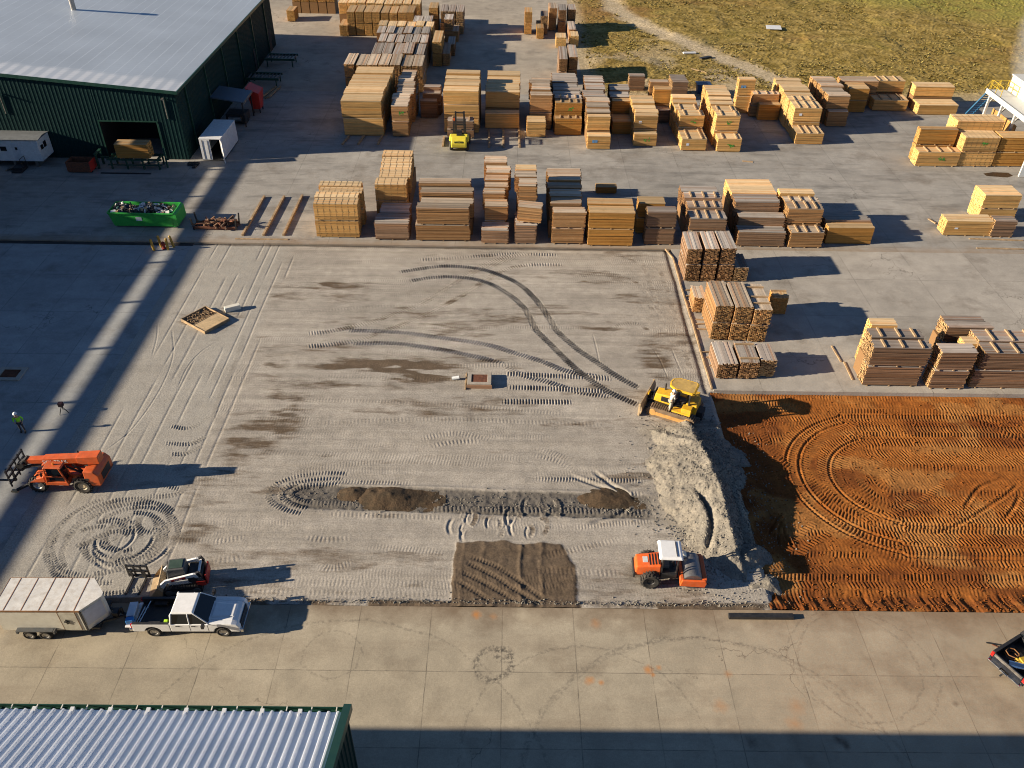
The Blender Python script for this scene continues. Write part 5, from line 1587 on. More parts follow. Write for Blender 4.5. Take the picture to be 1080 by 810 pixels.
# ------------------------------------------------------------------ site cabins, bins and boxes
off = thing('office_trailer', 'white site office trailer on wheels beside the green building', 'trailer', (-55.6, 88.85, 0))
MB().box(-6.0, 4.35, -1.35, 1.35, .75, 3.1).build('body', CWHITE, off, bevel=.03)
MB().hexa([(-6.1, -1.45, 3.1), (4.45, -1.45, 3.1), (4.45, 1.45, 3.1), (-6.1, 1.45, 3.1)], [(-6.1, -.2, 3.28), (4.45, -.2, 3.28), (4.45, .2, 3.28), (-6.1, .2, 3.28)]).build('roof', M('cabin_roof', (.12, .13, .14), .7), off)
for x in (-.4, .45):
    w_ = MB().box(x-.33, x+.33, -1.375, -1.352, 1.9, 2.4).build('window', GLASS, off)
w_ = MB().box(4.352, 4.38, -.25, .35, 1.9, 2.55).build('window', GLASS, off)
w_ = MB().box(4.352, 4.38, -.95, -.40, 1.9, 2.4).build('window', GLASS, off)
d_ = MB().box(1.4, 2.25, -1.385, -1.352, .8, 2.75).build('door', M('cabin_door', (.55, .57, .60), .5), off)
MB().box(1.75, 2.0, -1.40, -1.386, 2.05, 2.35).build('door_window', GLASS, d_)
for x in (-4.2, -3.0): wheel(off, x, -1.1, .4, .4, .25); wheel(off, x, 1.1, .4, .4, .25)
for x in (-5.6, -1.2, 1.0, 3.4): MB().box(x-.15, x+.15, -1.1, 1.1, 0, .75).build('support', STEEL, off)
stp = thing('entry_steps', 'dark steps with a ramp below the office trailer door', 'steps', (-53.7, 86.9, 0))
MB().box(-.55, .55, -.6, .55, .0, .45).box(-.55, .55, -.95, -.6, 0, .22).build('step', BLACKM, stp)
MB().bar((-1.5, .0, .05), (-.55, .0, .45), .8, .06).build('ramp', STEEL, stp)
MB().bar((.55, -.5, .45), (.55, -.5, 1.4), .05).bar((.55, .5, .45), (.55, .5, 1.4), .05).bar((.55, -.5, 1.4), (.55, .5, 1.4), .05).build('handrail', BLACKM, stp)

rb = thing('scrap_bin', 'rusty red-brown open bin between office trailer and shed door', 'bin', (-46.9, 87.0, 0))
b_ = MB()
b_.hexa([(-1.15, -.75, .12), (1.1, -.75, .12), (1.1, .75, .12), (-1.15, .75, .12)], [(-1.3, -.8, .2), (1.25, -.8, .2), (1.25, .8, .2), (-1.3, .8, .2)])
for (a, c, d, e2) in ((-1.3, 1.25, -.8, -.72), (-1.3, 1.25, .72, .8), (-1.3, -1.22, -.72, .72), (1.17, 1.25, -.72, .72)): b_.box(a, c, d, e2, .2, 1.25)
b_.build('tub', RUST, rb)
MB().box(1.252, 1.29, -.8, .8, .2, 1.27).build('end_plate', RED, rb)
MB().box(-1.3, 1.25, -.5, -.35, 0, .12).box(-1.3, 1.25, .35, .5, 0, .12).build('runner', BLACKM, rb)

ct = thing('storage_container', 'white shipping container with one door ajar at the building corner', 'container', (-33.35, 93.0, 0), R(-1))
c_ = MB()
c_.box(-1.2, -1.15, -2.85, 2.9, .12, 2.5).box(1.15, 1.2, -2.85, 2.9, .12, 2.5).box(-1.15, 1.15, 2.85, 2.9, .12, 2.5)
for i in range(19):
    y = -2.6+i*.29
    c_.box(1.2, 1.235, y, y+.14, .25, 2.38); c_.box(-1.235, -1.2, y, y+.14, .25, 2.38)
c_.build('walls', CWHITE, ct)
MB().box(-1.22, 1.22, -2.9, 2.92, 2.5, 2.58).build('roof', CWHITE, ct)
MB().box(-1.22, 1.22, -2.9, 2.92, .04, .12).build('floor', DARKIN, ct)
d1 = MB().box(-1.18, -.05, -.0, .05, .14, 2.48).build('door', CWHITE, ct, loc=(0, -2.92, 0))
MB().cyl((-.3, -.02, .2), (-.3, -.02, 2.4), .02, .02, 6).cyl((-.9, -.02, .2), (-.9, -.02, 2.4), .02, .02, 6).build('lock_rod', STEEL, d1)
d2 = MB().box(-1.1, 0, 0, .05, .14, 2.48).build('door', CWHITE, ct, loc=(1.18, -2.90, 0), rot=(0, 0, R(118)))
MB().cyl((-.5, .07, .2), (-.5, .07, 2.4), .02, .02, 6).build('lock_rod', STEEL, d2)

# green roll-off dumpster
dp = thing('rolloff_dumpster', 'bright green roll-off dumpster heaped with rubbish', 'dumpster', (-35.55, 75.0, 0))
L2, W2, H2 = 3.25, 1.15, 1.55
d_ = MB()
q = .10
d_.hexa([(-L2+.35, -W2+.05, .15), (L2-.5, -W2+.05, .15), (L2-.5, W2-.05, .15), (-L2+.35, W2-.05, .15)], [(-L2+.33, -W2+.04, .22), (L2-.47, -W2+.04, .22), (L2-.47, W2-.04, .22), (-L2+.33, W2-.04, .22)])
# four leaning walls
def wallq(b0, b1, t0, t1, nx, ny, th=.06):
    o = Vector((nx*th, ny*th, 0))
    d_.add([Vector(b0), Vector(b1), Vector(t1), Vector(t0), Vector(b0)+o, Vector(b1)+o, Vector(t1)+o, Vector(t0)+o], [(0, 1, 2, 3), (7, 6, 5, 4), (0, 4, 5, 1), (1, 5, 6, 2), (2, 6, 7, 3), (3, 7, 4, 0)])
wallq((-L2+.33, -W2+.04, .2), (L2-.47, -W2+.04, .2), (-L2, -W2-.02, H2), (L2-.15, -W2-.02, H2), 0, 1)
wallq((L2-.47, W2-.04, .2), (-L2+.33, W2-.04, .2), (L2-.15, W2+.02, H2), (-L2, W2+.02, H2), 0, -1)
wallq((-L2+.33, W2-.10, .2), (-L2+.33, -W2+.10, .2), (-L2, W2-.06, H2), (-L2, -W2+.06, H2), 1, 0)
wallq((L2-.47, -W2+.10, .2), (L2-.47, W2-.10, .2), (L2-.15, -W2+.06, H2), (L2-.15, W2-.06, H2), -1, 0)
d_.build('tub', DGREEN, dp)
r_ = MB()
for y, s_ in ((-W2-.02, -1), (W2+.02, 1)): r_.bar((-L2, y+s_*.05, H2), (L2-.15, y+s_*.05, H2), .1, .12)
for x in (-L2, L2-.15): r_.bar((x, -W2, H2), (x, W2, H2), .1, .12)
r_.build('rim', DGREEN, dp)
MB().hexa([(L2-.40, -W2-.1, .1), (L2+.15, -W2-.1, .3), (L2+.15, W2+.1, .3), (L2-.40, W2+.1, .1)], [(L2-.14, -W2-.1, H2+.05), (L2+.10, -W2-.1, H2-.1), (L2+.10, W2+.1, H2-.1), (L2-.14, W2+.1, H2+.05)]).build('tailgate', DGREEN, dp)
MB().bar((-L2+.5, -.5, .08), (L2-.5, -.5, .08), .12, .16).bar((-L2+.5, .5, .08), (L2-.5, .5, .08), .12, .16).build('skid_rail', BLACKM, dp)
nb_ = MB().add([(-.28, 0, -.22), (.28, 0, -.22), (.28, -.02, .22), (-.28, -.02, .22)], [(0, 1, 2, 3)]).build('notice', CWHITE, dp, loc=(-.35, -W2-.012, .95), rot=(R(3), 0, R(3)))
hp = MB()
for i in range(150):
    x = random.uniform(-L2+.35, L2-.55); y = random.uniform(-W2+.3, W2-.3); s_ = random.uniform(.12, .34)
    zc = H2-.25+.34*math.cos(y/W2*1.4)*(.6+.4*math.sin(x*1.7+1))+random.uniform(-.1, .08)
    rm = Matrix.Translation((x, y, zc)) @ Euler((random.random()*6, random.random()*6, random.random()*6)).to_matrix().to_4x4()
    a, b2, c2 = s_, s_*random.uniform(.4, 1), s_*random.uniform(.15, .6)
    hp.hexa([(-a, -b2, -c2), (a, -b2*.8, -c2), (a*.9, b2, -c2), (-a, b2*.9, -c2)], [(-a*.7, -b2*.6, c2), (a*.8, -b2*.7, c2), (a*.6, b2*.7, c2), (-a*.8, b2*.6, c2)], rm)
hp.box(-L2+.4, L2-.6, -W2+.15, W2-.15, .3, H2-.22)
mt, nt, b = _nt('mixed_rubbish'); k = NT(nt)
ge = k.n('ShaderNodeNewGeometry').outputs['Random Per Island']
cr_ = k.n('ShaderNodeValToRGB'); cr_.color_ramp.interpolation = 'CONSTANT'
els = cr_.color_ramp.elements
els[0].position = 0; els[0].color = (.02, .02, .022, 1)
els[1].position = .32; els[1].color = (.55, .54, .52, 1)
for p_, c_ in ((.48, (.10, .05, .03)), (.56, (.30, .20, .11)), (.68, (.06, .07, .10)), (.76, (.70, .70, .70)), (.86, (.45, .34, .20)), (.93, (.02, .10, .09))):
    e_ = els.new(p_); e_.color = (*c_, 1)
k.l(ge, cr_.inputs[0]); k.l(cr_.outputs[0], b.inputs['Base Color']); b.inputs['Roughness'].default_value = .7
ho = hp.build('rubbish', mt, None, loc=dp.location)
tag(ho, 'heap of mixed rubbish filling the green dumpster', 'rubbish', None, 'stuff')

# scrap rack with timber offcuts
rk = thing('scrap_rack', 'dark steel rack with corner stakes full of scrap timber', 'rack', (-28.6, 74.2, 0))
m_ = MB()
for x in (-2.05, 2.05):
    for y in (-.6, .6): m_.bar((x, y, 0), (x*1.06, y*1.05, 1.25), .12)
m_.build('stake', BLACKM, rk)
m_ = MB().box(-2.1, 2.1, -.66, -.54, .1, .34).box(-2.1, 2.1, .54, .66, .1, .34)
for x in (-2, -1, 0, 1, 2): m_.box(x-.06, x+.06, -.53, .53, .1, .22)
m_.build('base_frame', RUST, rk)
for i in range(40):
    x = random.uniform(-1.7, 1.7); a = random.uniform(-1.3, 1.3) if i % 3 else random.uniform(-.2, .2)
    l_ = random.uniform(.5, .95)
    ob = MB().box(-l_, l_, -.07, .07, -.06, .06).build('timber_offcut', M('old_timber', (.22, .12, .065), .85, var=.4) if i % 5 == 0 else RUST if i % 2 == 0 else M('dark_offcut', (.10, .06, .04), .9, var=.4), None, loc=(-28.6+x, 74.2+random.uniform(-.2, .2), .30+.075*(i//6)+random.uniform(0, .06)), rot=(random.uniform(-.1, .1), random.uniform(-.45, .2) if i > 12 else random.uniform(-.1, .1), a))
    tag(ob, 'timber offcut lying in the dark scrap rack', 'offcut', 'offcuts in the scrap rack')

# things along the building's east wall
lt = thing('lean_to', 'dark lean-to with sloping roof against the green building', 'lean-to', (-34.0, 102.4, 0))
MB().hexa([(-2.0, -2.2, 3.55), (1.9, -2.2, 3.0), (1.9, 2.0, 3.0), (-2.0, 2.0, 3.55)], [(-2.0, -2.2, 3.68), (1.9, -2.2, 3.12), (1.9, 2.0, 3.12), (-2.0, 2.0, 3.68)]).build('roof', M('lean_roof', (.10, .13, .17), .4, .4), lt)
for x, y in ((1.7, -2.0), (1.7, 1.8)): MB().box(x-.07, x+.07, y-.07, y+.07, 0, 3.0).build('post', BLACKM, lt)
MB().box(1.92, 1.99, -2.2, 2.0, 2.85, 3.14).build('fascia', STEEL, lt)
mc = thing('saw_machine', 'dark machine under the lean-to roof', 'machine', (-33.6, 102.0, 0))
MB().box(-1.2, 1.2, -1.0, 1.0, .25, 1.3).build('body', BLACKM, mc, bevel=.05)
MB().cyl((-.8, -1.15, .8), (.7, -1.15, .8), .28, .28, 14).build('motor', STEEL, mc)
for x in (-1.0, 1.0): MB().box(x-.1, x+.1, -.8, .8, 0, .25).build('foot', BLACKM, mc)
rp = thing('hopper', 'red steel hopper behind the dark lean-to', 'hopper', (-32.1, 105.9, 0))
MB().hexa([(-.5, -.8, .5), (.5, -.8, .5), (.5, .8, .5), (-.5, .8, .5)], [(-.9, -1.2, 3.3), (.7, -1.2, 2.6), (.7, 1.2, 2.6), (-.9, 1.2, 3.3)]).build('chute', RED, rp)
for x in (-.4, .4):
    for y in (-.7, .7): MB().box(x-.06, x+.06, y-.06, y+.06, 0, .6).build('leg', BLACKM, rp)
for (x, y, w) in ((-33.6, 116.2, 'nearer'), (-33.2, 124.8, 'farther')):
    cv = thing('roller_table', f'green roller table by the building wall, the {w} one', 'roller table', (x, y, 0), 0, 'roller tables along the building')
    MB().box(-2.2, 2.2, -1.3, -1.1, .9, 1.2).box(-2.2, 2.2, 1.1, 1.3, .9, 1.2).build('side_rail', GTRIM, cv)
    m_ = MB()
    for i in range(9): m_.cyl((-2+i*.5, -1.09, 1.06), (-2+i*.5, 1.09, 1.06), .1, .1, 8)
    m_.build('roller', BLACKM, cv)
    for xx in (-1.8, 1.8):
        for yy in (-1.2, 1.2): MB().box(xx-.07, xx+.07, yy-.07, yy+.07, 0, .9).build('leg', GTRIM, cv)
for i in range(4):
    ob = MB().box(-.12, .12, -2.2, 2.2, 0, .16).build('cant', TIMBER, None, loc=(-32.6+i*.36, 112.4, .17*(i % 2)+.001), rot=(0, 0, R(-14+2*i)))
    tag(ob, 'loose pale timber lying beside the nearer roller table', 'timber', 'loose timbers by the roller table')
cb = MB().box(-.9, .3, -.35, .35, 0, .25).box(-.2, .2, -1.0, -.35, 0, .2).build('scrap_block', BLACKM, None, loc=(-35.0, 88.9, .001), bevel=.03)
tag(cb, 'dark steel block lying at the foot of the building corner', 'steel block')
fp = MB().box(-.06, 5.4, -.1, .1, 0, .08).build('channel_drain', BLACKM, None, loc=(-44.6, 86.3, .001))
tag(fp, 'black channel lying on the concrete before the shed door', 'channel')

# formwork, junction boxes, bollards
fw = thing('formwork_box', 'wooden formwork box half filled with soil, its panel lit', 'formwork', (-25.0, 57.85, -.11), R(-36))
a, b2 = 1.55, 1.25
m_ = MB().box(-a, a, -b2, -b2+.05, 0, .26).box(-a, a, b2-.05, b2, 0, .26).box(-a, -a+.05, -b2+.05, b2-.05, 0, .26).box(a-.05, a, -b2+.05, b2-.05, 0, .26).box(-.02, .02, -b2+.05, b2-.05, 0, .24)
m_.build('frame', TIMBER, fw)
MB().box(.04, a-.06, -b2+.06, b2-.06, .18, .22).build('panel', M('plywood', (.50, .36, .20), .8, var=.25, dirt=.5), fw)
m_ = MB()
for i in range(60):
    x, y, s_ = random.uniform(-a+.2, -.2), random.uniform(-b2+.2, b2-.2), random.uniform(.04, .13)
    m_.hexa([(x-s_, y-s_, .0), (x+s_, y-s_, 0), (x+s_, y+s_, 0), (x-s_, y+s_, 0)], [(x-s_*.4, y-s_*.5, .12+s_), (x+s_*.5, y-s_*.4, .12+s_), (x+s_*.4, y+s_*.5, .10+s_), (x-s_*.5, y+s_*.4, .13+s_)])
m_.box(-a+.06, -.03, -b2+.06, b2-.06, 0, .12)
m_.build('soil_fill', heap_mat('box_soil', (.26, .18, .11), (.15, .10, .06), 2.0), fw)
kb = MB().box(-.65, .65, -.22, .22, 0, .42).build('concrete_block', CREAM, None, loc=(-23.2, 59.6, -.11), rot=(0, 0, R(28)), bevel=.03)
tag(kb, 'pale block standing just behind the formwork box', 'block')
jb = thing('junction_box', 'square concrete pit collar with rusty lid on the open gravel', 'pit box', (-1.95, 50.1, -.11))
m_ = MB().box(-.9, .9, -.75, -.48, 0, .38).box(-.9, .9, .48, .75, 0, .38).box(-.9, -.6, -.48, .48, 0, .38).box(.6, .9, -.48, .48, 0, .38)
m_.build('collar', PITCON, jb, bevel=.02)
MB().box(-.6, .6, -.48, .48, .2, .33).build('lid', RUST, jb)
MB().box(-1.08, -1.0, -1.0, 1.0, 0, .12).build('form_board', TIMBER, jb)
MB().box(-.95, .95, -.84, -.76, 0, .30).build('front_board', M('old_form', (.30, .17, .10), .8), jb)
pv = thing('pipe_stub', 'short pale pipe stub in a spill of dust beside the pit collar', 'pipe stub', (-3.75, 50.35, -.11))
MB().cyl((-.3, 0, .10), (.25, 0, .22), .14, .14, 14).build('pipe', M('pale_plastic', (.55, .58, .60), .5), pv)
dg_ = thing('floor_drain', 'concrete drain frame with dark grate on the shaded floor', 'drain', (-37.6, 50.3, -.125))
m_ = MB().box(-1.0, 1.0, -.8, -.5, 0, .10).box(-1.0, 1.0, .5, .8, 0, .10).box(-1.0, -.65, -.5, .5, 0, .10).box(.65, 1.0, -.5, .5, 0, .10)
m_.build('frame', PITCON, dg_)
m_ = MB()
for i in range(9): m_.box(-.64, .64, -.48+i*.115, -.43+i*.115, .02, .07)
m_.build('grate', RUST, dg_)
for i, (dx, dy, tl) in enumerate(((-.62, -.35, -.08), (-.15, .35, -.10), (.62, -.15, .04), (1.0, .4, -.16))):
    bo = MB().cyl((0, 0, 0), (0, 0, 1.15), .12, .12, 12).cyl((0, 0, 1.15), (0, 0, 1.22), .12, .06, 12).build('bollard', M('bollard_yellow', (.42, .25, .03), .6, var=.2, dirt=.5), None, loc=(-32.6+dx, 69.9+dy, -.12), rot=(0, tl, 0))
    tag(bo, 'yellow bollard, one of four round the red hydrant', 'bollard', 'yellow bollards round the hydrant')
hy = thing('hydrant', 'small red hydrant between the four yellow bollards', 'hydrant', (-32.4, 69.95, -.12))
MB().lathe([(.001, 0), (.2, 0), (.2, .06), (.13, .08), (.13, .55), (.17, .58), (.15, .68), (.05, .75), (.001, .76)], (0, 0, 0), 'z', 14).build('barrel', M('hydrant_red', (.22, .02, .015), .6), hy)
MB().cyl((-.22, 0, .45), (.22, 0, .45), .06, .06, 10).build('nozzle', RED, hy)
ll = thing('laser_level', 'small dark red instrument on a low tripod on the shaded floor', 'instrument', (-31.7, 45.9, -.125))
m_ = MB()
for i in range(3): m_.bar((0, 0, .6), (.35*math.cos(2.1*i), .35*math.sin(2.1*i), 0), .04)
m_.build('leg', BLACKM, ll)
MB().box(-.16, .16, -.14, .14, .6, .92).build('case', M('case_dark', (.05, .015, .015), .5), ll, bevel=.02)
fp = MB().add([(-1.3, -1.0, .3), (1.2, -1.25, .32), (1.5, 1.0, .34), (-.9, 1.2, .30), (-1.3, -1.0, .36), (1.2, -1.25, .38), (1.5, 1.0, .40), (-.9, 1.2, .36)], [(3, 2, 1, 0), (4, 5, 6, 7), (0, 1, 5, 4), (1, 2, 6, 5), (2, 3, 7, 6), (3, 0, 4, 7)]).build('sheet_panel', CWHITE, None, loc=(44.2, 147.4, 0))
tag(fp, 'white sheet panel lying in the rough grass field', 'panel')
for i, (px, py) in enumerate(((727, 57), (744, 62), (737, 75))):
    g = G(px, py)
    fp = MB().box(-1.0, 1.0, -.28, .28, .1, .28).build('field_debris', [CWHITE, BLACKM, TIMBER][i], None, loc=(g.x, g.y, 0), rot=(0, 0, [.1, .5, -.7][i]))
    tag(fp, ['pale board lying in the grass left of the dirt track', 'dark slab lying in the grass near the dirt track', 'thin pole lying in the grass left of the dirt track'][i], 'debris')
    if i == 2: fp.scale = (1.3, .4, .5)
bb = thing('blue_bin', 'dark blue bin at the grass edge between lumber piles', 'bin', (26.6, 115.2, .1))
MB().hexa([(-.75, -.5, 0), (.75, -.5, 0), (.75, .5, 0), (-.75, .5, 0)], [(-.95, -.7, 1.2), (.95, -.7, 1.2), (.95, .7, 1.2), (-.95, .7, 1.2)]).build('tub', M('bin_blue', (.02, .06, .16), .4), bb)
MB().box(-1.0, 1.0, -.75, .75, 1.2, 1.3).build('lid', M('bin_lid', (.015, .04, .10), .4), bb)
# ------------------------------------------------------------------ vehicles (local x = forward, y = left)


def archprof(x0, x1, zb, tops, arches, n=8):
    """closed side profile: bottom at zb from x1 back to x0 with wheel arches (cx, r, cz), then tops left to right"""
    pts = [(x1, zb)]
    for cx, r, cz in sorted(arches, reverse=True):
        a0 = math.asin(min(1, max(-1, (zb-cz)/r)))
        for i in range(n+1):
            a = a0+(PI-2*a0)*i/n
            pts.append((cx+r*math.cos(a), cz+r*math.sin(a)))
    pts.append((x0, zb))
    return pts+tops


def strip_prism(mb, prof_top, prof_bot, y0, y1):
    pass


def pickup(label, loc, rz, paint, tailgate_down=False):
    v = thing('pickup_truck', label, 'pickup', loc, rz)
    hw = .99
    b = MB()
    # cab + nose shell, built in slices across the width so the wheel arches stay open
    prof = archprof(-.93, 3.05, .50, [(-.93, 1.16), (1.18, 1.18), (1.32, 1.235), (2.62, 1.215), (2.95, 1.13), (3.05, .95)], [(2.03, .50, .44)])
    for ya, yb in ((-hw, -hw+.30), (hw-.30, hw)): b.prism(prof, ya, yb)
    b.prism([(-.93, .62), (1.45, .62), (1.46, .96), (2.62, .96), (2.64, .62), (3.0, .62), (3.0, .95), (2.92, 1.12), (2.62, 1.222), (1.3, 1.245), (-.93, 1.16)], -hw+.30, hw-.30)
    body = b.build('body', paint, v, bevel=.05)
    hd = MB().hexa([(1.36, -.56, 1.238), (2.72, -.50, 1.19), (2.72, .50, 1.19), (1.36, .56, 1.238)], [(1.42, -.46, 1.30), (2.62, -.40, 1.275), (2.62, .40, 1.275), (1.42, .46, 1.30)])
    hd.build('hood', paint, v, bevel=.03)
    g = MB().hexa([(-.90, -hw+.05, 1.16), (1.34, -hw+.05, 1.18), (1.34, hw-.05, 1.18), (-.90, hw-.05, 1.16)], [(-.78, -.74, 1.84), (.52, -.74, 1.86), (.52, .74, 1.86), (-.78, .74, 1.84)])
    g.build('windows', GLASS, v)
    p = MB()
    p.hexa([(-.80, -.77, 1.82), (.56, -.77, 1.84), (.56, .77, 1.84), (-.80, .77, 1.82)], [(-.74, -.69, 1.92), (.46, -.69, 1.94), (.46, .69, 1.94), (-.74, .69, 1.92)])
    for s in (-1, 1):
        p.bar((-.86, s*(hw-.06), 1.15), (-.76, s*.755, 1.86), .16, .09)
        p.bar((.22, s*(hw-.045), 1.15), (.17, s*.76, 1.86), .09, .07)
        p.bar((1.30, s*(hw-.07), 1.17), (.52, s*.75, 1.87), .07, .08)
    p.bar((-.87, -.78, 1.25), (-.80, -.74, 1.80), .18, .10).bar((-.87, .78, 1.25), (-.80, .74, 1.80), .18, .10)
    p.build('cab_roof', paint, v, bevel=.045)
    # doors: seams, handles
    for s in (-1, 1):
        for x in (.20, 1.24): MB().box(x-.008, x+.008, s*hw-.004, s*hw+.003, .58, 1.14).build('door_seam', BLACKM, v)
        for x in (-.45, .45): MB().box(x-.13, x+.10, s*(hw+.012)-.014, s*(hw+.012)+.014, 1.0, 1.05).build('door_handle', BLACKM, v)
        mi = MB().box(1.02, 1.18, s*1.22-.12, s*1.22+.12, 1.22, 1.48).box(1.06, 1.14, min(s*.92, s*1.14), max(s*.92, s*1.14), 1.26, 1.31)
        mi.build('mirror', BLACKM, v, bevel=.02)
        MB().hexa([(2.80, s*.90-.09, .86), (3.06, s*.82-.12, .80), (3.06, s*.82+.12, .80), (2.80, s*.90+.092, .86)], [(2.78, s*.90-.09, 1.04), (3.03, s*.82-.12, .98), (3.03, s*.82+.12, .98), (2.78, s*.90+.092, 1.04)]).build('headlight', LAMP, v)
    MB().box(3.02, 3.09, -.66, .66, .70, 1.0).build('grille', BLACKM, v, bevel=.02)
    MB().box(3.05, 3.22, -.97, .97, .45, .70).build('bumper', CHROME, v, bevel=.04)
    # bed
    bp = MB()
    prof = archprof(-3.10, -.95, .52, [(-3.10, 1.16), (-.95, 1.16)], [(-1.97, .50, .44)])
    for s in (-1, 1): MB().prism(prof, min(s*hw, s*(hw-.14)), max(s*hw, s*(hw-.14))).build('bed_side', paint, v, bevel=.025)
    li = MB().box(-3.08, -.95, -hw+.145, hw-.145, .66, .72).box(-1.02, -.95, -hw+.145, hw-.145, .72, 1.14)
    for s in (-1, 1):
        li.box(-3.08, -1.03, min(s*(hw-.145), s*(hw-.165)), max(s*(hw-.145), s*(hw-.165)), .72, 1.165)
        li.box(-2.35, -1.6, min(s*(hw-.17), s*(hw-.40)), max(s*(hw-.17), s*(hw-.40)), .72, .95)
    for s in (-1, 1): li.box(-3.08, -.97, min(s*(hw-.01), s*(hw-.165)), max(s*(hw-.01), s*(hw-.165)), 1.166, 1.185)
    li.build('bed_liner', BLACKM, v)
    if tailgate_down: MB().box(-3.62, -3.12, -hw+.16, hw-.16, .66, .73).build('tailgate', paint, v, bevel=.02)
    else:
        tg = MB().box(-3.17, -3.10, -hw+.16, hw-.16, .66, 1.17).build('tailgate', paint, v, bevel=.02)
        MB().box(-3.19, -3.171, -hw+.20, hw-.20, .98, 1.15).build('trim_strip', STEEL, tg)
    for s in (-1, 1): MB().box(-3.16, -3.095, s*(hw-.075)-.07, s*(hw-.075)+.07, .84, 1.14).build('tail_light', REDGLOW, v)
    rbp = MB().box(-3.34, -3.14, -.95, -.22, .50, .68).box(-3.34, -3.14, .22, .95, .50, .68).box(-3.32, -3.14, -.22, .22, .50, .60)
    rbp.build('rear_bumper', CHROME, v, bevel=.03)
    MB().box(-3.50, -3.2, -.04, .04, .42, .49).build('hitch', BLACKM, v)
    MB().box(-3.0, 3.0, -.5, .5, .34, .60).build('chassis', BLACKM, v)
    for x in (-1.97, 2.03):
        for s in (-1, 1): wheel(v, x, s*.85, .41, .41, .28)
    return v


tk = pickup('white crew cab pickup with its tailgate down, hitched to the cream trailer', (-17.05, 28.05, 0), R(.6), WHITE, True)
tk.scale = (.93, .93, .93); tk.location.x += .1
bx = thing('cooler', 'blue and grey cooler standing on the white truck\'s lowered tailgate', 'cooler', (-20.13, 28.0, .69), R(6))
MB().box(-.20, .20, -.30, .62, 0, .30).build('box', M('cooler_grey', (.35, .42, .50), .5), bx, bevel=.03)
MB().box(-.21, .21, -.62, -.32, 0, .34).build('jug', BLUE, bx, bevel=.05)
MB().box(-.22, .22, -.30, .62, .302, .36).build('lid', M('cooler_lid', (.62, .66, .72), .5), bx, bevel=.02)
lf = MB().bar((-.05, -.8, 0), (.1, .8, 0), .05).bar((.25, -.8, .28), (.4, .8, .28), .05)
for i in range(5): lf.bar((-.03+.035*i, -.7+.34*i, 0), (.27+.035*i, -.7+.34*i, .28), .04)
lo = lf.build('step_ladder', CHROME, None, loc=(-19.72, 28.0, .70))
tag(lo, 'short pale step ladder leaning in the white truck\'s bed by the tailgate', 'ladder')
MB().box(-.12, .12, -.1, .1, 0, .2)
yv = MB().hexa([(-.15, -.12, 0), (.15, -.12, 0), (.15, .12, 0), (-.15, .12, 0)], [(-.1, -.07, .42), (.1, -.07, .42), (.1, .07, .42), (-.1, .07, .42)]).build('safety_bag', M('hi_vis', (.45, .75, .03), .7), None, loc=(-18.05, 27.4, .69), bevel=.03)
tag(yv, 'bright yellow-green bag in the front corner of the white truck\'s bed', 'bag')

# enclosed trailer
tr = thing('cargo_trailer', 'cream enclosed cargo trailer with pointed nose behind the white pickup', 'trailer', (-24.0, 28.15, 0), R(.5))
L_, W_, Z0, Z1 = 2.75, 1.06, .55, 2.2
plan = [(-L_, -W_), (1.75, -W_), (2.55, -.12), (2.55, .12), (1.75, W_), (-L_, W_)]
def plan_prism(pl, z0, z1):
    n = len(pl); m_ = MB()
    return m_.add([(x, y, z0) for x, y in pl]+[(x, y, z1) for x, y in pl], [tuple(range(n-1, -1, -1)), tuple(range(n, 2*n))]+[(i, (i+1) % n, n+(i+1) % n, n+i) for i in range(n)])
plan_prism(plan, Z0, Z1).build('body', CREAM, tr)
big = [(x*1.008+.0, y*1.012) for x, y in plan]
rfo2 = plan_prism(big, Z1+.001, Z1+.05).build('roof', M('trailer_roof', (.72, .70, .66), .5, .1, var=.08, dirt=.5, dirtcol=(.42, .34, .25)), tr)
sm = MB()
BROWN = M('rust_seam', (.25, .12, .05), .8, var=.4)
for i in range(5): sm.box(-L_+.55+i*.92-.02, -L_+.55+i*.92+.02, -W_, W_, Z1+.051, Z1+.062)
sm.build('roof_seam', BROWN, rfo2)
ef = MB().box(-L_-.03, 1.75, -W_-.035, -W_-.012, Z1-.06, Z1+.06).box(-L_-.03, 1.75, W_+.012, W_+.035, Z1-.06, Z1+.06).box(-L_-.05, -L_-.025, -W_, W_, Z1-.06, Z1+.06)
ef.build('roof_edge', BROWN, rfo2)
st = MB()
for (x, y) in ((1.75, -W_-.012), (1.75, W_+.012)): st.box(x-.05, x+.05, y-.02, y+.02, Z0, Z1-.02)
st.build('corner_post', BLACKM, tr)
for s in (-1, 1):
    d = Vector((.8, s*-(W_-.12), 0)).normalized()
    a0 = Vector((1.82, s*(W_-.05), 0)); a1 = Vector((2.50, s*.18, 0)); nrm = Vector((abs(d.y), s*d.x, 0))*.012
    q = MB().add([a0+nrm+Vector((0, 0, Z0+.35)), a1+nrm+Vector((0, 0, Z0+.35)), a1+nrm+Vector((0, 0, Z1-.12)), a0+nrm+Vector((0, 0, Z1-.12))], [(0, 1, 2, 3)])
    q.build('nose_panel', M('nose_panel', (.50, .52, .58), .35), tr)
dr_ = MB().box(.55, 1.45, -W_-.018, -W_-.002, Z0+.06, Z1-.14).build('side_door', M('trailer_door', (.56, .53, .44), .5, dirt=.4), tr)
MB().box(.53, .55, -W_-.022, -W_-.002, Z0+.04, Z1-.1).box(1.45, 1.47, -W_-.022, -W_-.002, Z0+.04, Z1-.1).build('door_edge', BROWN, dr_)
MB().box(.72, 1.0, -W_-.06, -W_-.019, 1.28, 1.36).box(.82, .90, -W_-.06, -W_-.019, 1.15, 1.5).build('latch', BLACKM, dr_)
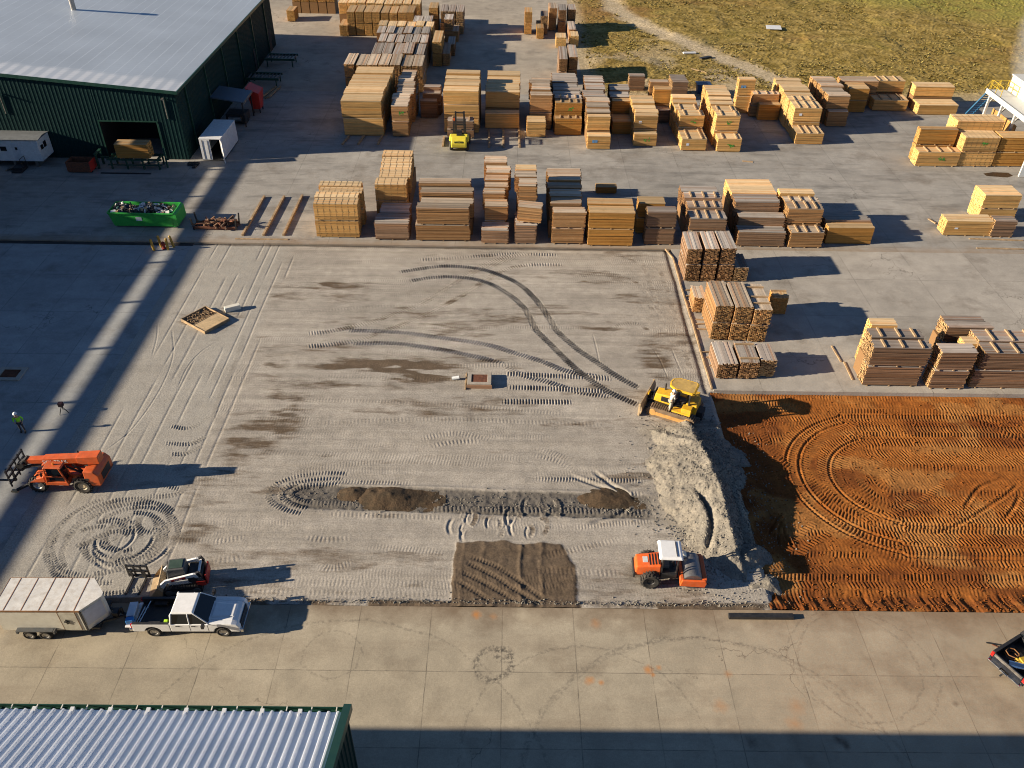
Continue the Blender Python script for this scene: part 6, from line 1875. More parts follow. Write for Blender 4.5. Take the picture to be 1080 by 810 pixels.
rd = MB().box(-L_-.03, -L_-.002, -W_+.05, W_-.05, Z0+.05, Z1-.08).build('rear_door', M('rear_door', (.66, .56, .38), .5), tr)
MB().box(-L_-.06, -L_-.031, -.05, .05, 1.1, 1.5).box(-L_-.06, -L_-.031, -.75, -.6, 1.2, 1.3).build('hinge', BLACKM, rd)
MB().box(-1.85, .0, -W_-.26, -W_-.001, .72, .78).box(-1.95, -1.85, -W_-.26, -W_-.001, .55, .77).box(.0, .1, -W_-.26, -W_-.001, .55, .77).build('fender', GREY, tr)
for x in (-1.38, -.52):
    wheel(tr, x, -W_-.12, .34, .34, .22); wheel(tr, x, W_+.12, .34, .34, .22)
MB().box(-L_, 2.3, -.9, .9, .42, .55).bar((2.2, -.5, .5), (3.45, 0, .5), .1).bar((2.2, .5, .5), (3.45, 0, .5), .1).build('tongue', BLACKM, tr)
MB().box(2.75, 3.05, -.2, .2, .55, .85).cyl((3.2, .1, .1), (3.2, .1, 1.0), .05, .05, 8).build('jack', BLACKM, tr)

# black pickup at the right edge
bk = pickup('black pickup with silver tailgate trim, half out of the frame at lower right', (29.12, 26.66, 0), R(29), M('black_paint', (.012, .014, .02), .25, var=.1, dirt=.2, dirtcol=(.10, .08, .06)))
def in_truck(x, y, z):
    c_, s_ = math.cos(R(29)), math.sin(R(29))
    return (29.12+c_*x-s_*y, 26.66+s_*x+c_*y, z)
ob = MB().cyl((-.55, 0, .22), (.55, 0, .22), .22, .22, 16).build('fuel_tank', CHROME, None, loc=in_truck(-2.55, -.25, .722), rot=(0, 0, R(-18)))
tag(ob, 'shiny metal cylinder lying in the black pickup\'s bed', 'cylinder')
ob = MB().box(-.4, .4, -.25, .25, 0, .3).box(-.3, .3, -.18, .18, .3, .42).build('tool_box', M('case_yellow', (.42, .28, .03), .5), None, loc=in_truck(-2.0, -.2, .722), rot=(0, 0, R(10)), bevel=.03)
tag(ob, 'yellow tool case in the black pickup\'s bed', 'tool case')
m_ = MB()
for i in range(12):
    a = i*.9; m_.cyl((.35*math.cos(a), .35*math.sin(a), .04+.03*i), (.35*math.cos(a+.9), .35*math.sin(a+.9), .07+.03*i), .03, .03, 6)
ob = m_.build('strap_coil', M('strap_orange', (.20, .09, .03), .8), None, loc=in_truck(-2.2, .4, .722))
tag(ob, 'tangled orange strap heaped in the black pickup\'s bed', 'strap')
beam('long dark pole lying on the concrete by the black pickup', G(1040, 678), G(1092, 687), .07, .06, BLACKM, 'pole', 'pole')
beam('shorter rod with yellow tip beside the long dark pole', G(1046, 680), G(1070, 690), .05, .05, RUST, 'rod', 'rod')

# telehandler
th = thing('telehandler', 'orange telehandler with its boom lowered to the left over the shaded floor', 'telehandler', (-28.55, 38.95, -.11), R(179))
th.scale = (.94, .94, .94)
m_ = MB()
m_.prism([(-2.75, .75), (1.75, .62), (1.95, .85), (1.6, 1.05), (-.6, 1.15), (-2.75, 1.25)], -.5, .5)
m_.box(-2.95, -2.2, -1.0, 1.0, .62, 1.15)
m_.build('chassis', ORANGE, th, bevel=.04)
m_ = MB()
m_.prism([(-3.05, .72), (-2.25, .72), (-2.0, 1.0), (-2.05, 1.95), (-2.75, 1.95), (-3.05, 1.6)], -1.02, 1.02)
m_.build('counterweight', ORANGE, th, bevel=.07)
MB().box(-3.075, -3.055, -.6, .6, .9, 1.5).build('rear_grille', BLACKM, th)
m_ = MB().prism([(-1.5, .95), (1.0, .9), (1.0, 1.35), (.4, 1.55), (-1.5, 1.55)], -1.1, -.5)
m_.build('engine_cover', ORANGE, th, bevel=.05)
# boom: outer and inner tubes
m_ = MB().hexa([(-2.85, -.30, 2.10), (.9, -.30, 1.82), (.9, .24, 1.82), (-2.85, .24, 2.10)], [(-2.85, -.30, 2.62), (.9, -.30, 2.30), (.9, .24, 2.30), (-2.85, .24, 2.62)])
m_.hexa([(-3.0, -.38, 2.06), (-1.5, -.38, 1.95), (-1.5, .32, 1.95), (-3.0, .32, 2.06)], [(-3.0, -.38, 2.72), (-1.5, -.38, 2.58), (-1.5, .32, 2.58), (-3.0, .32, 2.72)])
bo = m_.build('boom', ORANGE, th, bevel=.03)
m_ = MB().hexa([(.85, -.24, 1.86), (2.2, -.24, 1.76), (2.2, .18, 1.76), (.85, .18, 1.86)], [(.85, -.24, 2.24), (2.2, -.24, 2.13), (2.2, .18, 2.13), (.85, .18, 2.24)])
m_.build('boom_extension', ORANGE, bo, bevel=.02)
tilt = math.atan2(-.28, 3.75)
text_mesh('boom_lettering', 'SKY  TRAK', .36, WHITE, bo, Matrix.Translation((.05, .246, 2.10)) @ Matrix.Rotation(-tilt, 4, 'Y') @ Matrix.Rotation(PI, 4, 'Z') @ Matrix.Rotation(PI/2, 4, 'X'), .004)
m_ = MB().hexa([(2.1, -.28, 1.70), (2.9, -.2, 1.15), (2.9, .16, 1.15), (2.1, .2, 1.70)], [(2.1, -.28, 2.2), (3.0, -.2, 1.55), (3.0, .16, 1.55), (2.1, .2, 2.2)])
m_.cyl((2.35, -.45, 1.85), (2.35, .4, 1.85), .13, .13, 12).bar((1.3, -.1, 1.62), (2.75, -.05, 1.15), .16)
m_.build('boom_head', BLACKM, th)
m_ = MB()
for z in (.75, 1.25, 1.75): m_.box(3.05, 3.15, -1.15, 1.15, z, z+.12)
for y in (-1.15, -.6, -.1, .45, 1.05): m_.box(3.06, 3.14, y, y+.08, .5, 1.95)
m_.build('fork_carriage', BLACKM, th)
for y in (-.55, .45): MB().box(3.16, 4.45, y-.07, y+.07, .42, .49).box(3.16, 3.23, y-.07, y+.07, .49, 1.3).build('fork', BLACKM, th)
# cab on the near side
m_ = MB()
for x, y in ((-.85, .48), (-.85, 1.12), (.35, .48), (.55, 1.12)): m_.bar((x, y, .95), (x*.8+(.1 if x < 0 else -.02), y*.97, 2.3), .09)
m_.hexa([(-.78, .42, 2.28), (.48, .42, 2.28), (.48, 1.14, 2.28), (-.78, 1.14, 2.28)], [(-.70, .47, 2.37), (.40, .47, 2.37), (.40, 1.09, 2.37), (-.70, 1.09, 2.37)])
m_.box(-.9, .65, .44, 1.16, .78, 1.05).bar((-.85, 1.13, 1.55), (.48, 1.13, 1.55), .06)
m_.build('cab', ORANGE, th, bevel=.02)
MB().box(-.72, .35, .52, 1.06, 1.06, 2.2).build('cab_interior', GLASS, th)
MB().hexa([(.62, .5, 1.0), (1.75, .5, .95), (1.75, 1.15, .95), (.62, 1.15, 1.0)], [(.66, .55, 1.48), (1.55, .55, 1.18), (1.55, 1.1, 1.18), (.66, 1.1, 1.48)]).build('front_fender', ORANGE, th, bevel=.05)
MB().hexa([(.62, -1.15, 1.0), (1.75, -1.15, .95), (1.75, -.5, .95), (.62, -.5, 1.0)], [(.66, -1.1, 1.48), (1.55, -1.1, 1.18), (1.55, -.55, 1.18), (.66, -.55, 1.48)]).build('front_fender', ORANGE, th, bevel=.05)
m_ = MB().cyl((-1.6, .38, 1.3), (-.3, .36, 2.0), .08, .08, 10).bar((-1.9, .42, 1.2), (-1.2, .42, 2.1), .12)
m_.build('hydraulic_ram', BLACKM, th)
m_ = MB()
for q in (0, .06): m_.tube([(-2.2, .36+q, 2.0), (-1.2, .40+q, 1.75), (-.2, .38+q, 1.72), (.9, .30+q, 1.70), (1.9, .24+q, 1.66)], .022, 5)
m_.build('hose', BLACKM, th)
MB().cyl((-1.0, -.85, 1.55), (-1.0, -.85, 2.15), .06, .06, 10).build('exhaust', BLACKM, th)
MB().box(.55, .60, 1.22, 1.42, 1.75, 2.05).bar((.55, 1.12, 1.9), (.57, 1.25, 1.9), .03).build('mirror', BLACKM, th)
for q in range(4): MB().box(-3.07+.001*q, -3.056, -.95+q*.12, -.89+q*.12, .80, .88).build('warning_stripe', BLACKM, th)
MB().box(-2.3, -1.2, 1.022, 1.03, 1.15, 1.35).build('vent', BLACKM, th)
MB().cyl((-.15, .8, 2.375), (-.15, .8, 2.52), .06, .05, 10).build('beacon', M('amber_lens', (.7, .25, .02), .3), th)
for x, y in ((-1.72, .92), (-1.72, -.92), (1.35, .92), (1.35, -.92)): wheel(th, x, y, .63, .63, .42, RIMO if x < 0 else RIM, .5, lug=True)
m_ = MB().bar((1.75, .95, .75), (2.75, 1.25, .35), .16); m_.build('outrigger', BLACKM, th)
MB().box(2.7, 3.15, 1.12, 1.36, .18, .30).build('outrigger_pad', M('pad_tan', (.55, .38, .18), .7), th)

# compact track loader
cl = thing('track_loader', 'white compact track loader with red rear door and dusty bucket', 'track loader', (-18.35, 30.75, -.11), R(189))
cl.scale = (.90, .90, .90)
def crawler(par, y, x0, x1, r, w, zc=None, seg=40, frame=BLACKM, shoe=.04, pad=BLACKM, zt=None):
    zc = zc or r; t = zt or 2*r
    loop_ = []
    n = 10
    for i in range(n+1):
        a = -PI/2+PI*i/n; loop_.append((x1+r*math.cos(a), r+r*math.sin(a)))
    for i in range(n+1):
        a = PI/2+PI*i/n; loop_.append((x0+r*math.cos(a), r+r*math.sin(a)))
    inner = [(x0+(x-x0) if 0 else x, z) for x, z in loop_]
    m_ = MB().prism(loop_, y-w/2+.02, y+w/2-.02)
    tr_ = m_.build('track', pad, par)
    per_ = 2*(x1-x0)+2*PI*r; ns = int(per_/.16)
    g_ = MB()
    for i in range(ns):
        s_ = per_*i/ns
        if s_ < x1-x0: p = (x0+s_, 0); nrm = (0, -1)
        elif s_ < x1-x0+PI*r:
            a = -PI/2+(s_-(x1-x0))/r; p = (x1+r*math.cos(a), r+r*math.sin(a)); nrm = (math.cos(a), math.sin(a))
        elif s_ < 2*(x1-x0)+PI*r: p = (x1-(s_-(x1-x0)-PI*r), 2*r); nrm = (0, 1)
        else:
            a = PI/2+(s_-2*(x1-x0)-PI*r)/r; p = (x0+r*math.cos(a), r+r*math.sin(a)); nrm = (math.cos(a), math.sin(a))
        c_ = Vector((p[0]+nrm[0]*shoe/2, y, p[1]+nrm[1]*shoe/2)); t_ = Vector((-nrm[1], 0, nrm[0]))
        a_ = t_*.045; n_ = Vector((nrm[0], 0, nrm[1]))*shoe/2; u_ = Vector((0, w/2, 0))
        g_.add([c_-a_-u_-n_, c_+a_-u_-n_, c_+a_+u_-n_, c_-a_+u_-n_, c_-a_-u_+n_, c_+a_-u_+n_, c_+a_+u_+n_, c_-a_+u_+n_], [(3, 2, 1, 0), (4, 5, 6, 7), (0, 1, 5, 4), (1, 2, 6, 5), (2, 3, 7, 6), (3, 0, 4, 7)])
    g_.build('shoe', pad, tr_)
    f_ = MB()
    for s_ in (-1, 1):
        yy = y+s_*(w/2-.015)
        f_.prism([(x0-.05, r*.55), (x1+.05, r*.55), (x1+.1, r*1.25), (x0-.1, r*1.25)], yy-.02, yy+.02)
        for xx in (x0, x1): f_.cyl((xx, yy-.025, r), (xx, yy+.03*s_, r), r*.72, r*.6, 16)
    f_.build('track_frame', frame, tr_)
    return tr_
for s in (-1, 1): crawler(cl, s*.72, -.95, .75, .33, .36, frame=WHITE if 0 else GREY)
MB().prism([(-1.35, .45), (.7, .45), (.8, .95), (-1.3, 1.05)], -.52, .52).build('body', WHITE, cl, bevel=.04)
MB().prism([(-1.55, .5), (-1.2, .45), (-.55, 1.0), (-.55, 1.42), (-1.42, 1.34)], -.70, .70).build('engine_hood', BLACKM, cl, bevel=.04)
MB().box(-1.66, -1.55, -.62, .62, .52, 1.30).build('rear_door', RED, cl, bevel=.04)
MB().box(-1.56, -1.0, .705, .73, .55, .95).build('side_panel', RED, cl)
m_ = MB().hexa([(-.5, -.5, .95), (.72, -.5, .95), (.72, .5, .95), (-.5, .5, .95)], [(-.42, -.46, 2.0), (.62, -.46, 2.0), (.62, .46, 2.0), (-.42, .46, 2.0)])
m_.build('cab', GREY, cl, bevel=.05)
MB().box(-.3, .5, -.34, .34, 2.003, 2.03).build('roof_panel', M('cab_roof_green', (.05, .08, .06), .4), cl)
MB().hexa([(.76, -.42, 1.05), (.78, -.42, 1.05), (.78, .42, 1.05), (.76, .42, 1.05)], [(.65, -.4, 1.95), (.67, -.4, 1.95), (.67, .4, 1.95), (.65, .4, 1.95)]).build('windscreen', GLASS, cl)
for s in (-1, 1):
    y0, y1 = (.56, .70) if s > 0 else (-.70, -.56)
    ar = MB().prism([(-1.45, 1.05), (-1.15, 1.05), (-.95, 1.38), (.75, 1.05), (1.05, .55), (1.25, .55), (1.2, .95), (.85, 1.30), (-.95, 1.66), (-1.3, 1.62)], y0, y1).build('lift_arm', WHITE, cl, bevel=.02)
    MB().bar((-1.35, s*.63, 1.35), (-1.2, s*.63, 1.75), .16, .2).build('arm_tower', BLACKM, ar)
    yy = s*.703
    MB().prism([(-.45, 1.315), (.45, 1.145), (.45, 1.33), (-.45, 1.50)], min(yy, yy+s*.004), max(yy, yy+s*.004)).build('badge', RED, ar)
    if s > 0: text_mesh('lettering', 'Bobcat', .17, WHITE, ar, Matrix.Translation((0, .709, 1.322)) @ Matrix.Rotation(R(10.5), 4, 'Y') @ Matrix.Rotation(PI, 4, 'Z') @ Matrix.Rotation(PI/2, 4, 'X'), .002)
MB().bar((-1.25, -.70, 1.55), (-1.25, .70, 1.55), .12).build('cross_tube', WHITE, cl)
bu = MB()
th_ = .04
bprof = [(1.15, .12), (2.05, .02), (2.05, .06), (1.25, .2), (1.12, .55), (1.35, .95), (1.31, .98), (1.05, .58)]
bu.prism(bprof, -.95, .95)
for s in (-1, 1):
    bu.prism([(1.15, .12), (2.05, .03), (1.85, .3), (1.33, .95), (1.08, .56)], min(s*.95, s*.91)-(0), max(s*.95, s*.91))
bu.build('bucket', TANMETAL, cl)
# fork attachment on the ground
fk = thing('fork_attachment', 'black pallet fork attachment standing on the gravel left of the loader', 'pallet forks', (-21.05, 31.2, -.11), R(-92))
m_ = MB().box(-.05, .05, -.62, .62, .15, .27).box(-.05, .05, -.62, .62, .55, .68).box(-.05, .05, -.62, .62, .98, 1.08)
for y in (-.6, -.2, .2, .6): m_.box(-.04, .04, y-.04, y+.04, .1, 1.1)
m_.build('frame', BLACKM, fk)
for y in (-.38, .38): MB().box(.05, 1.25, y-.06, y+.06, .02, .08).box(.05, .11, y-.06, y+.06, .08, .7).build('fork', BLACKM, fk)

# bulldozer
dz = thing('bulldozer', 'yellow bulldozer with tan canopy, working at the gravel edge', 'bulldozer', (12.35, 46.85, -.11), R(154))
for s in (-1, 1): crawler(dz, s*.98, -1.35, 1.25, .42, .55, frame=M('track_ochre', (.48, .25, .07), .8, var=.25, dirt=.4), shoe=.07, pad=STEEL if 0 else M('track_steel', (.16, .11, .07), .7, var=.3))
MB().prism([(-1.3, .55), (1.3, .55), (1.35, .9), (-1.35, .9)], -.66, .66).build('chassis', BLACKM, dz)
MB().hexa([(.05, -.52, .88), (1.5, -.46, .88), (1.5, .46, .88), (.05, .52, .88)], [(.1, -.46, 1.66), (1.42, -.40, 1.52), (1.42, .40, 1.52), (.1, .46, 1.66)]).build('hood', YELLOW, dz, bevel=.05)
MB().box(1.50, 1.56, -.42, .42, .75, 1.5).build('radiator_grille', BLACKM, dz)
MB().box(.35, .95, .462, .50, 1.05, 1.45).box(.35, .95, -.50, -.462, 1.05, 1.45).build('side_louvre', BLACKM, dz)
MB().cyl((.9, -.25, 1.5), (.9, -.25, 2.1), .06, .06, 10).build('exhaust', BLACKM, dz)
for s in (-1, 1): MB().box(-1.45, -.1, s*.98-.29, s*.98+.29, .98, 1.10).box(-1.45, -.75, s*.92-.3, s*.92+.3, 1.10, 1.5).build('fender', YELLOW, dz, bevel=.03)
MB().box(-1.7, -.9, -.62, .62, .75, 1.55).build('fuel_tank', YELLOW, dz, bevel=.06)
MB().box(-1.25, -.2, -.6, .6, .92, 1.08).build('floor', BLACKM, dz)
se = MB().box(-.85, -.35, -.3, .3, 1.08, 1.35).box(-.98, -.82, -.3, .3, 1.3, 1.95); se.build('seat', BLACKM, dz, bevel=.04)
MB().box(-.05, .12, -.4, .4, 1.1, 1.75).build('dashboard', GREY, dz, bevel=.03)
m_ = MB()
for x, y in ((-1.15, .66), (-1.15, -.66), (.05, .62), (.05, -.62)): m_.bar((x, y, 1.0), (x*.95, y*.95, 2.50), .11)
m_.build('canopy_post', BLACKM, dz)
cpl = [(-1.40, -.55), (-1.25, -.74), (.05, -.72), (.48, -.42), (.58, 0), (.48, .42), (.05, .72), (-1.25, .74), (-1.40, .55)]
cm = MB(); n = len(cpl)
cm.add([(x, y, 2.48) for x, y in cpl]+[(x, y, 2.62) for x, y in cpl]+[(-.4+(x+.4)*.90, y*.90, 2.645) for x, y in cpl]+[(-.4+(x+.4)*.88, y*.88, 2.625) for x, y in cpl],
       [tuple(range(n-1, -1, -1))]+[(k_*n+i, k_*n+(i+1) % n, (k_+1)*n+(i+1) % n, (k_+1)*n+i) for k_ in range(3) for i in range(n)])
cno = cm.build('canopy', YELLOW, dz)
c2 = MB(); c2.add([(-.4+(x+.4)*.885, y*.885, 2.632) for x, y in cpl], [tuple(range(n))])
c2.build('canopy_top', M('canopy_tan', (.52, .34, .10), .7, var=.2, dirt=.4), cno)
# blade
m_ = MB(); pr_ = []
for i in range(9):
    a = R(-38+76*i/8); pr_.append((2.55-1.0+1.0*math.cos(a)*1.0-.45+.6, .62+.72*math.sin(a)))
bl_ = [(2.32-.30*math.cos(R(-60+120*i/8)), .56+.62*math.sin(R(-60+120*i/8))) for i in range(9)]
m_.prism(bl_+[(x-.06, z) for x, z in bl_[::-1]], -1.62, 1.62)
m_.box(2.08, 2.22, -1.66, -1.58, .05, 1.12).box(2.08, 2.22, 1.58, 1.66, .05, 1.12)
m_.build('blade', TANMETAL, dz)
m_ = MB()
for s in (-1, 1): m_.bar((.3, s*.6, .42), (2.0, s*.9, .35), .14, .18).bar((1.45, s*.3, .95), (2.0, s*.5, .8), .10)
m_.box(1.9, 2.0, -.25, .25, .3, 1.05)
m_.build('push_frame', BLACKM, dz)
MB().box(1.94, 2.02, -.22, .22, 1.0, 1.22).build('blade_guard', YELLOW, dz)
MB().box(-2.15, -1.7, -.4, .4, .5, .95).bar((-2.1, -.35, .3), (-2.1, .35, .3), .12).build('ripper', BLACKM, dz)

# soil roller
rl_ = thing('soil_roller', 'orange soil roller with white canopy and smooth drum', 'roller', (9.55, 31.75, -.11), R(-2))
rl_.scale = (.93, .93, .93)
MB().hexa([(-2.05, -.60, .72), (-.45, -.66, .72), (-.45, .66, .72), (-2.05, .60, .72)], [(-1.95, -.52, 1.42), (-.45, -.58, 1.62), (-.45, .58, 1.62), (-1.95, .52, 1.42)]).build('engine_hood', RORANGE, rl_, bevel=.08)
MB().box(-2.12, -2.0, -.62, .62, .5, .95).box(-2.0, -.4, -.4, .4, .45, .72).build('rear_frame', BLACKM, rl_, bevel=.03)
m_ = MB()
for i in range(4): m_.box(-.62+.0-.18*i, -.54-.18*i, -.44, .44, 1.60-.02*i, 1.63-.025*i)
m_.build('hood_louvre', BLACKM, rl_)
MB().box(-1.55, -1.25, -.22, .22, 1.49, 1.535).build('hood_badge', CWHITE, rl_)
MB().box(-.45, .55, -.72, .72, .62, 1.05).build('platform', BLACKM, rl_, bevel=.03)
MB().box(-.35, .1, -.28, .28, 1.05, 1.35).box(-.42, -.28, -.28, .28, 1.35, 1.8).build('seat', GREY, rl_, bevel=.03)
MB().bar((.45, 0, 1.05), (.3, 0, 1.55), .12).cyl((.28, 0, 1.55), (.25, 0, 1.60), .2, .2, 14).build('steering', BLACKM, rl_)
m_ = MB()
for x, y in ((-.40, .62), (-.40, -.62), (.50, .62), (.50, -.62)): m_.bar((x, y, 1.0), (x*1.02, y, 2.42), .08)
m_.build('canopy_post', BLACKM, rl_)
MB().hexa([(-.72, -.80, 2.40), (.80, -.80, 2.40), (.80, .80, 2.40), (-.72, .80, 2.40)], [(-.60, -.70, 2.58), (.68, -.70, 2.56), (.68, .70, 2.56), (-.60, .70, 2.58)]).build('canopy', WHITE, rl_, bevel=.07)
MB().box(.35, .42, -.6, .6, 2.575, 2.60).build('canopy_rib', STEEL, rl_)
for s in (-1, 1): wheel(rl_, -1.05, s*.85, .60, .60, .48, BLACKM, .42, lug=True)
MB().bar((.5, 0, .75), (1.0, 0, .75), .4, .3).build('articulation', BLACKM, rl_)
m_ = MB()
for s in (-1, 1): m_.prism([(.75, .42), (2.32, .36), (2.40, .75), (2.3, .95), (.85, .95)], min(s*.98, s*1.12), max(s*.98, s*1.12))
m_.box(2.12, 2.40, -.98, .98, .62, .97).box(.75, .98, -.98, .98, .45, .95)
m_.build('drum_frame', RORANGE, rl_, bevel=.04)
dm = MB().lathe([(.001, -.93), (.60, -.93), (.64, -.91), (.64, .91), (.60, .93), (.001, .93)], (1.56, 0, .64), 'y', 40)
dm.build('drum', M('drum_steel', (.20, .20, .21), .45, .7, var=.2, dirt=.5, dirtcol=(.26, .22, .18)), rl_)
MB().cyl((1.05, .55, 1.12), (1.05, .95, 1.12), .28, .28, 18).box(.85, 1.25, .5, 1.0, .95, 1.0).build('air_filter', CREAM, rl_)

# forklift
fl = thing('forklift', 'big yellow forklift facing the stacks with a grey load', 'forklift', (-5.75, 95.55, 0), R(90))
fl.scale = (1.18, 1.18, 1.18)
MB().prism([(-1.75, .45), (-1.2, .35), (-.6, .35), (-.6, 1.15), (-1.15, 1.45), (-1.7, 1.25), (-1.85, .9)], -.78, .78).build('counterweight', FYELLOW, fl, bevel=.12)
MB().hexa([(-1.35, -1.02, .95), (-.55, -1.02, .95), (-.55, 1.02, .95), (-1.35, 1.02, .95)], [(-1.25, -.90, 1.42), (-.6, -.90, 1.5), (-.6, .90, 1.5), (-1.25, .90, 1.42)]).build('hood', FYELLOW, fl, bevel=.10)
MB().box(-.6, .95, -.85, .85, .4, .85).build('chassis', FYELLOW, fl, bevel=.04)
MB().box(-.5, -.05, -.3, .3, .85, 1.25).box(-.58, -.45, -.3, .3, 1.2, 1.8).build('seat', BLACKM, fl, bevel=.03)
MB().box(-1.1, -.62, -.25, .25, 1.47, 1.56).build('engine_vent', BLACKM, fl)
m_ = MB()
for x, y in ((-.6, .58), (-.6, -.58), (.8, .58), (.8, -.58)): m_.bar((x, y, .85), (x*.9, y*.95, 2.45), .09)
for i in range(6): m_.box(-.6+i*.26-.03, -.6+i*.26+.03, -.6, .6, 2.44, 2.50)
m_.box(-.64, .76, -.62, -.55, 2.42, 2.5).box(-.64, .76, .55, .62, 2.42, 2.5)
m_.build('overhead_guard', BLACKM, fl)
m_ = MB()
for y in (-.42, .42): m_.box(1.02, 1.16, y-.08, y+.08, .2, 3.1)
for z in (.6, 1.7, 2.9): m_.box(1.03, 1.14, -.34, .34, z, z+.12)
m_.build('mast', BLACKM, fl)
MB().box(1.18, 1.26, -.9, .9, .15, .3).box(1.18, 1.26, -.9, .9, .7, .85).box(1.18, 1.25, -.9, -.8, .3, .7).box(1.18, 1.25, .8, .9, .3, .7).build('carriage', BLACKM, fl)
for y in (-.55, .55): MB().box(1.27, 2.9, y-.09, y+.09, .03, .10).box(1.27, 1.34, y-.09, y+.09, .10, .85).build('fork', BLACKM, fl)
for x, y, r in ((-1.1, .78, .40), (-1.1, -.78, .40), (.65, .88, .50), (.65, -.88, .50)): wheel(fl, x, y, r, r, .34, FYELLOW, .5)
text_mesh('lettering', 'HYSTER', .26, BLACKM, fl, Matrix.Translation((-1.80, 0, 1.06)) @ Matrix.Rotation(-PI/2, 4, 'Z') @ Matrix.Rotation(R(70), 4, 'X'), .01)
MB().cyl((.2, .5, 2.5), (.2, .5, 2.75), .06, .06, 10).build('beacon', RORANGE, fl)
# a grey tin cover over the load seen behind the mast

# ------------------------------------------------------------------ people
SKIN = M('skin', (.45, .27, .18), .6, var=.05)
JEANS = M('dark_trousers', (.05, .05, .06), .85, var=.2)
TAN_T = M('pale_trousers', (.42, .38, .30), .85, var=.15)
HIVIS = M('hi_vis_cloth', (.30, .85, .02), .7, var=.08)
PALE = M('pale_shirt', (.62, .62, .55), .8, var=.1)
HAT = M('hard_hat', (.72, .74, .76), .4)
BOOT = M('boots', (.05, .04, .03), .8)


def skinned(name, pts, edges, mt, parent, sub=1, root=0):
    me = bpy.data.meshes.new(name)
    me.from_pydata([p[:3] for p in pts], edges, [])
    ob = bpy.data.objects.new(name, me); COL.objects.link(ob); ob.parent = parent
    sk = ob.modifiers.new('skin', 'SKIN'); sk.use_smooth_shade = True
    for i, p in enumerate(pts):
        r = p[3]; me.skin_vertices[0].data[i].radius = (r, p[4] if len(p) > 4 else r)
    me.skin_vertices[0].data[root].use_root = True
    sb = ob.modifiers.new('sub', 'SUBSURF'); sb.levels = sub; sb.render_levels = sub
    me.materials.append(mt)
    return ob


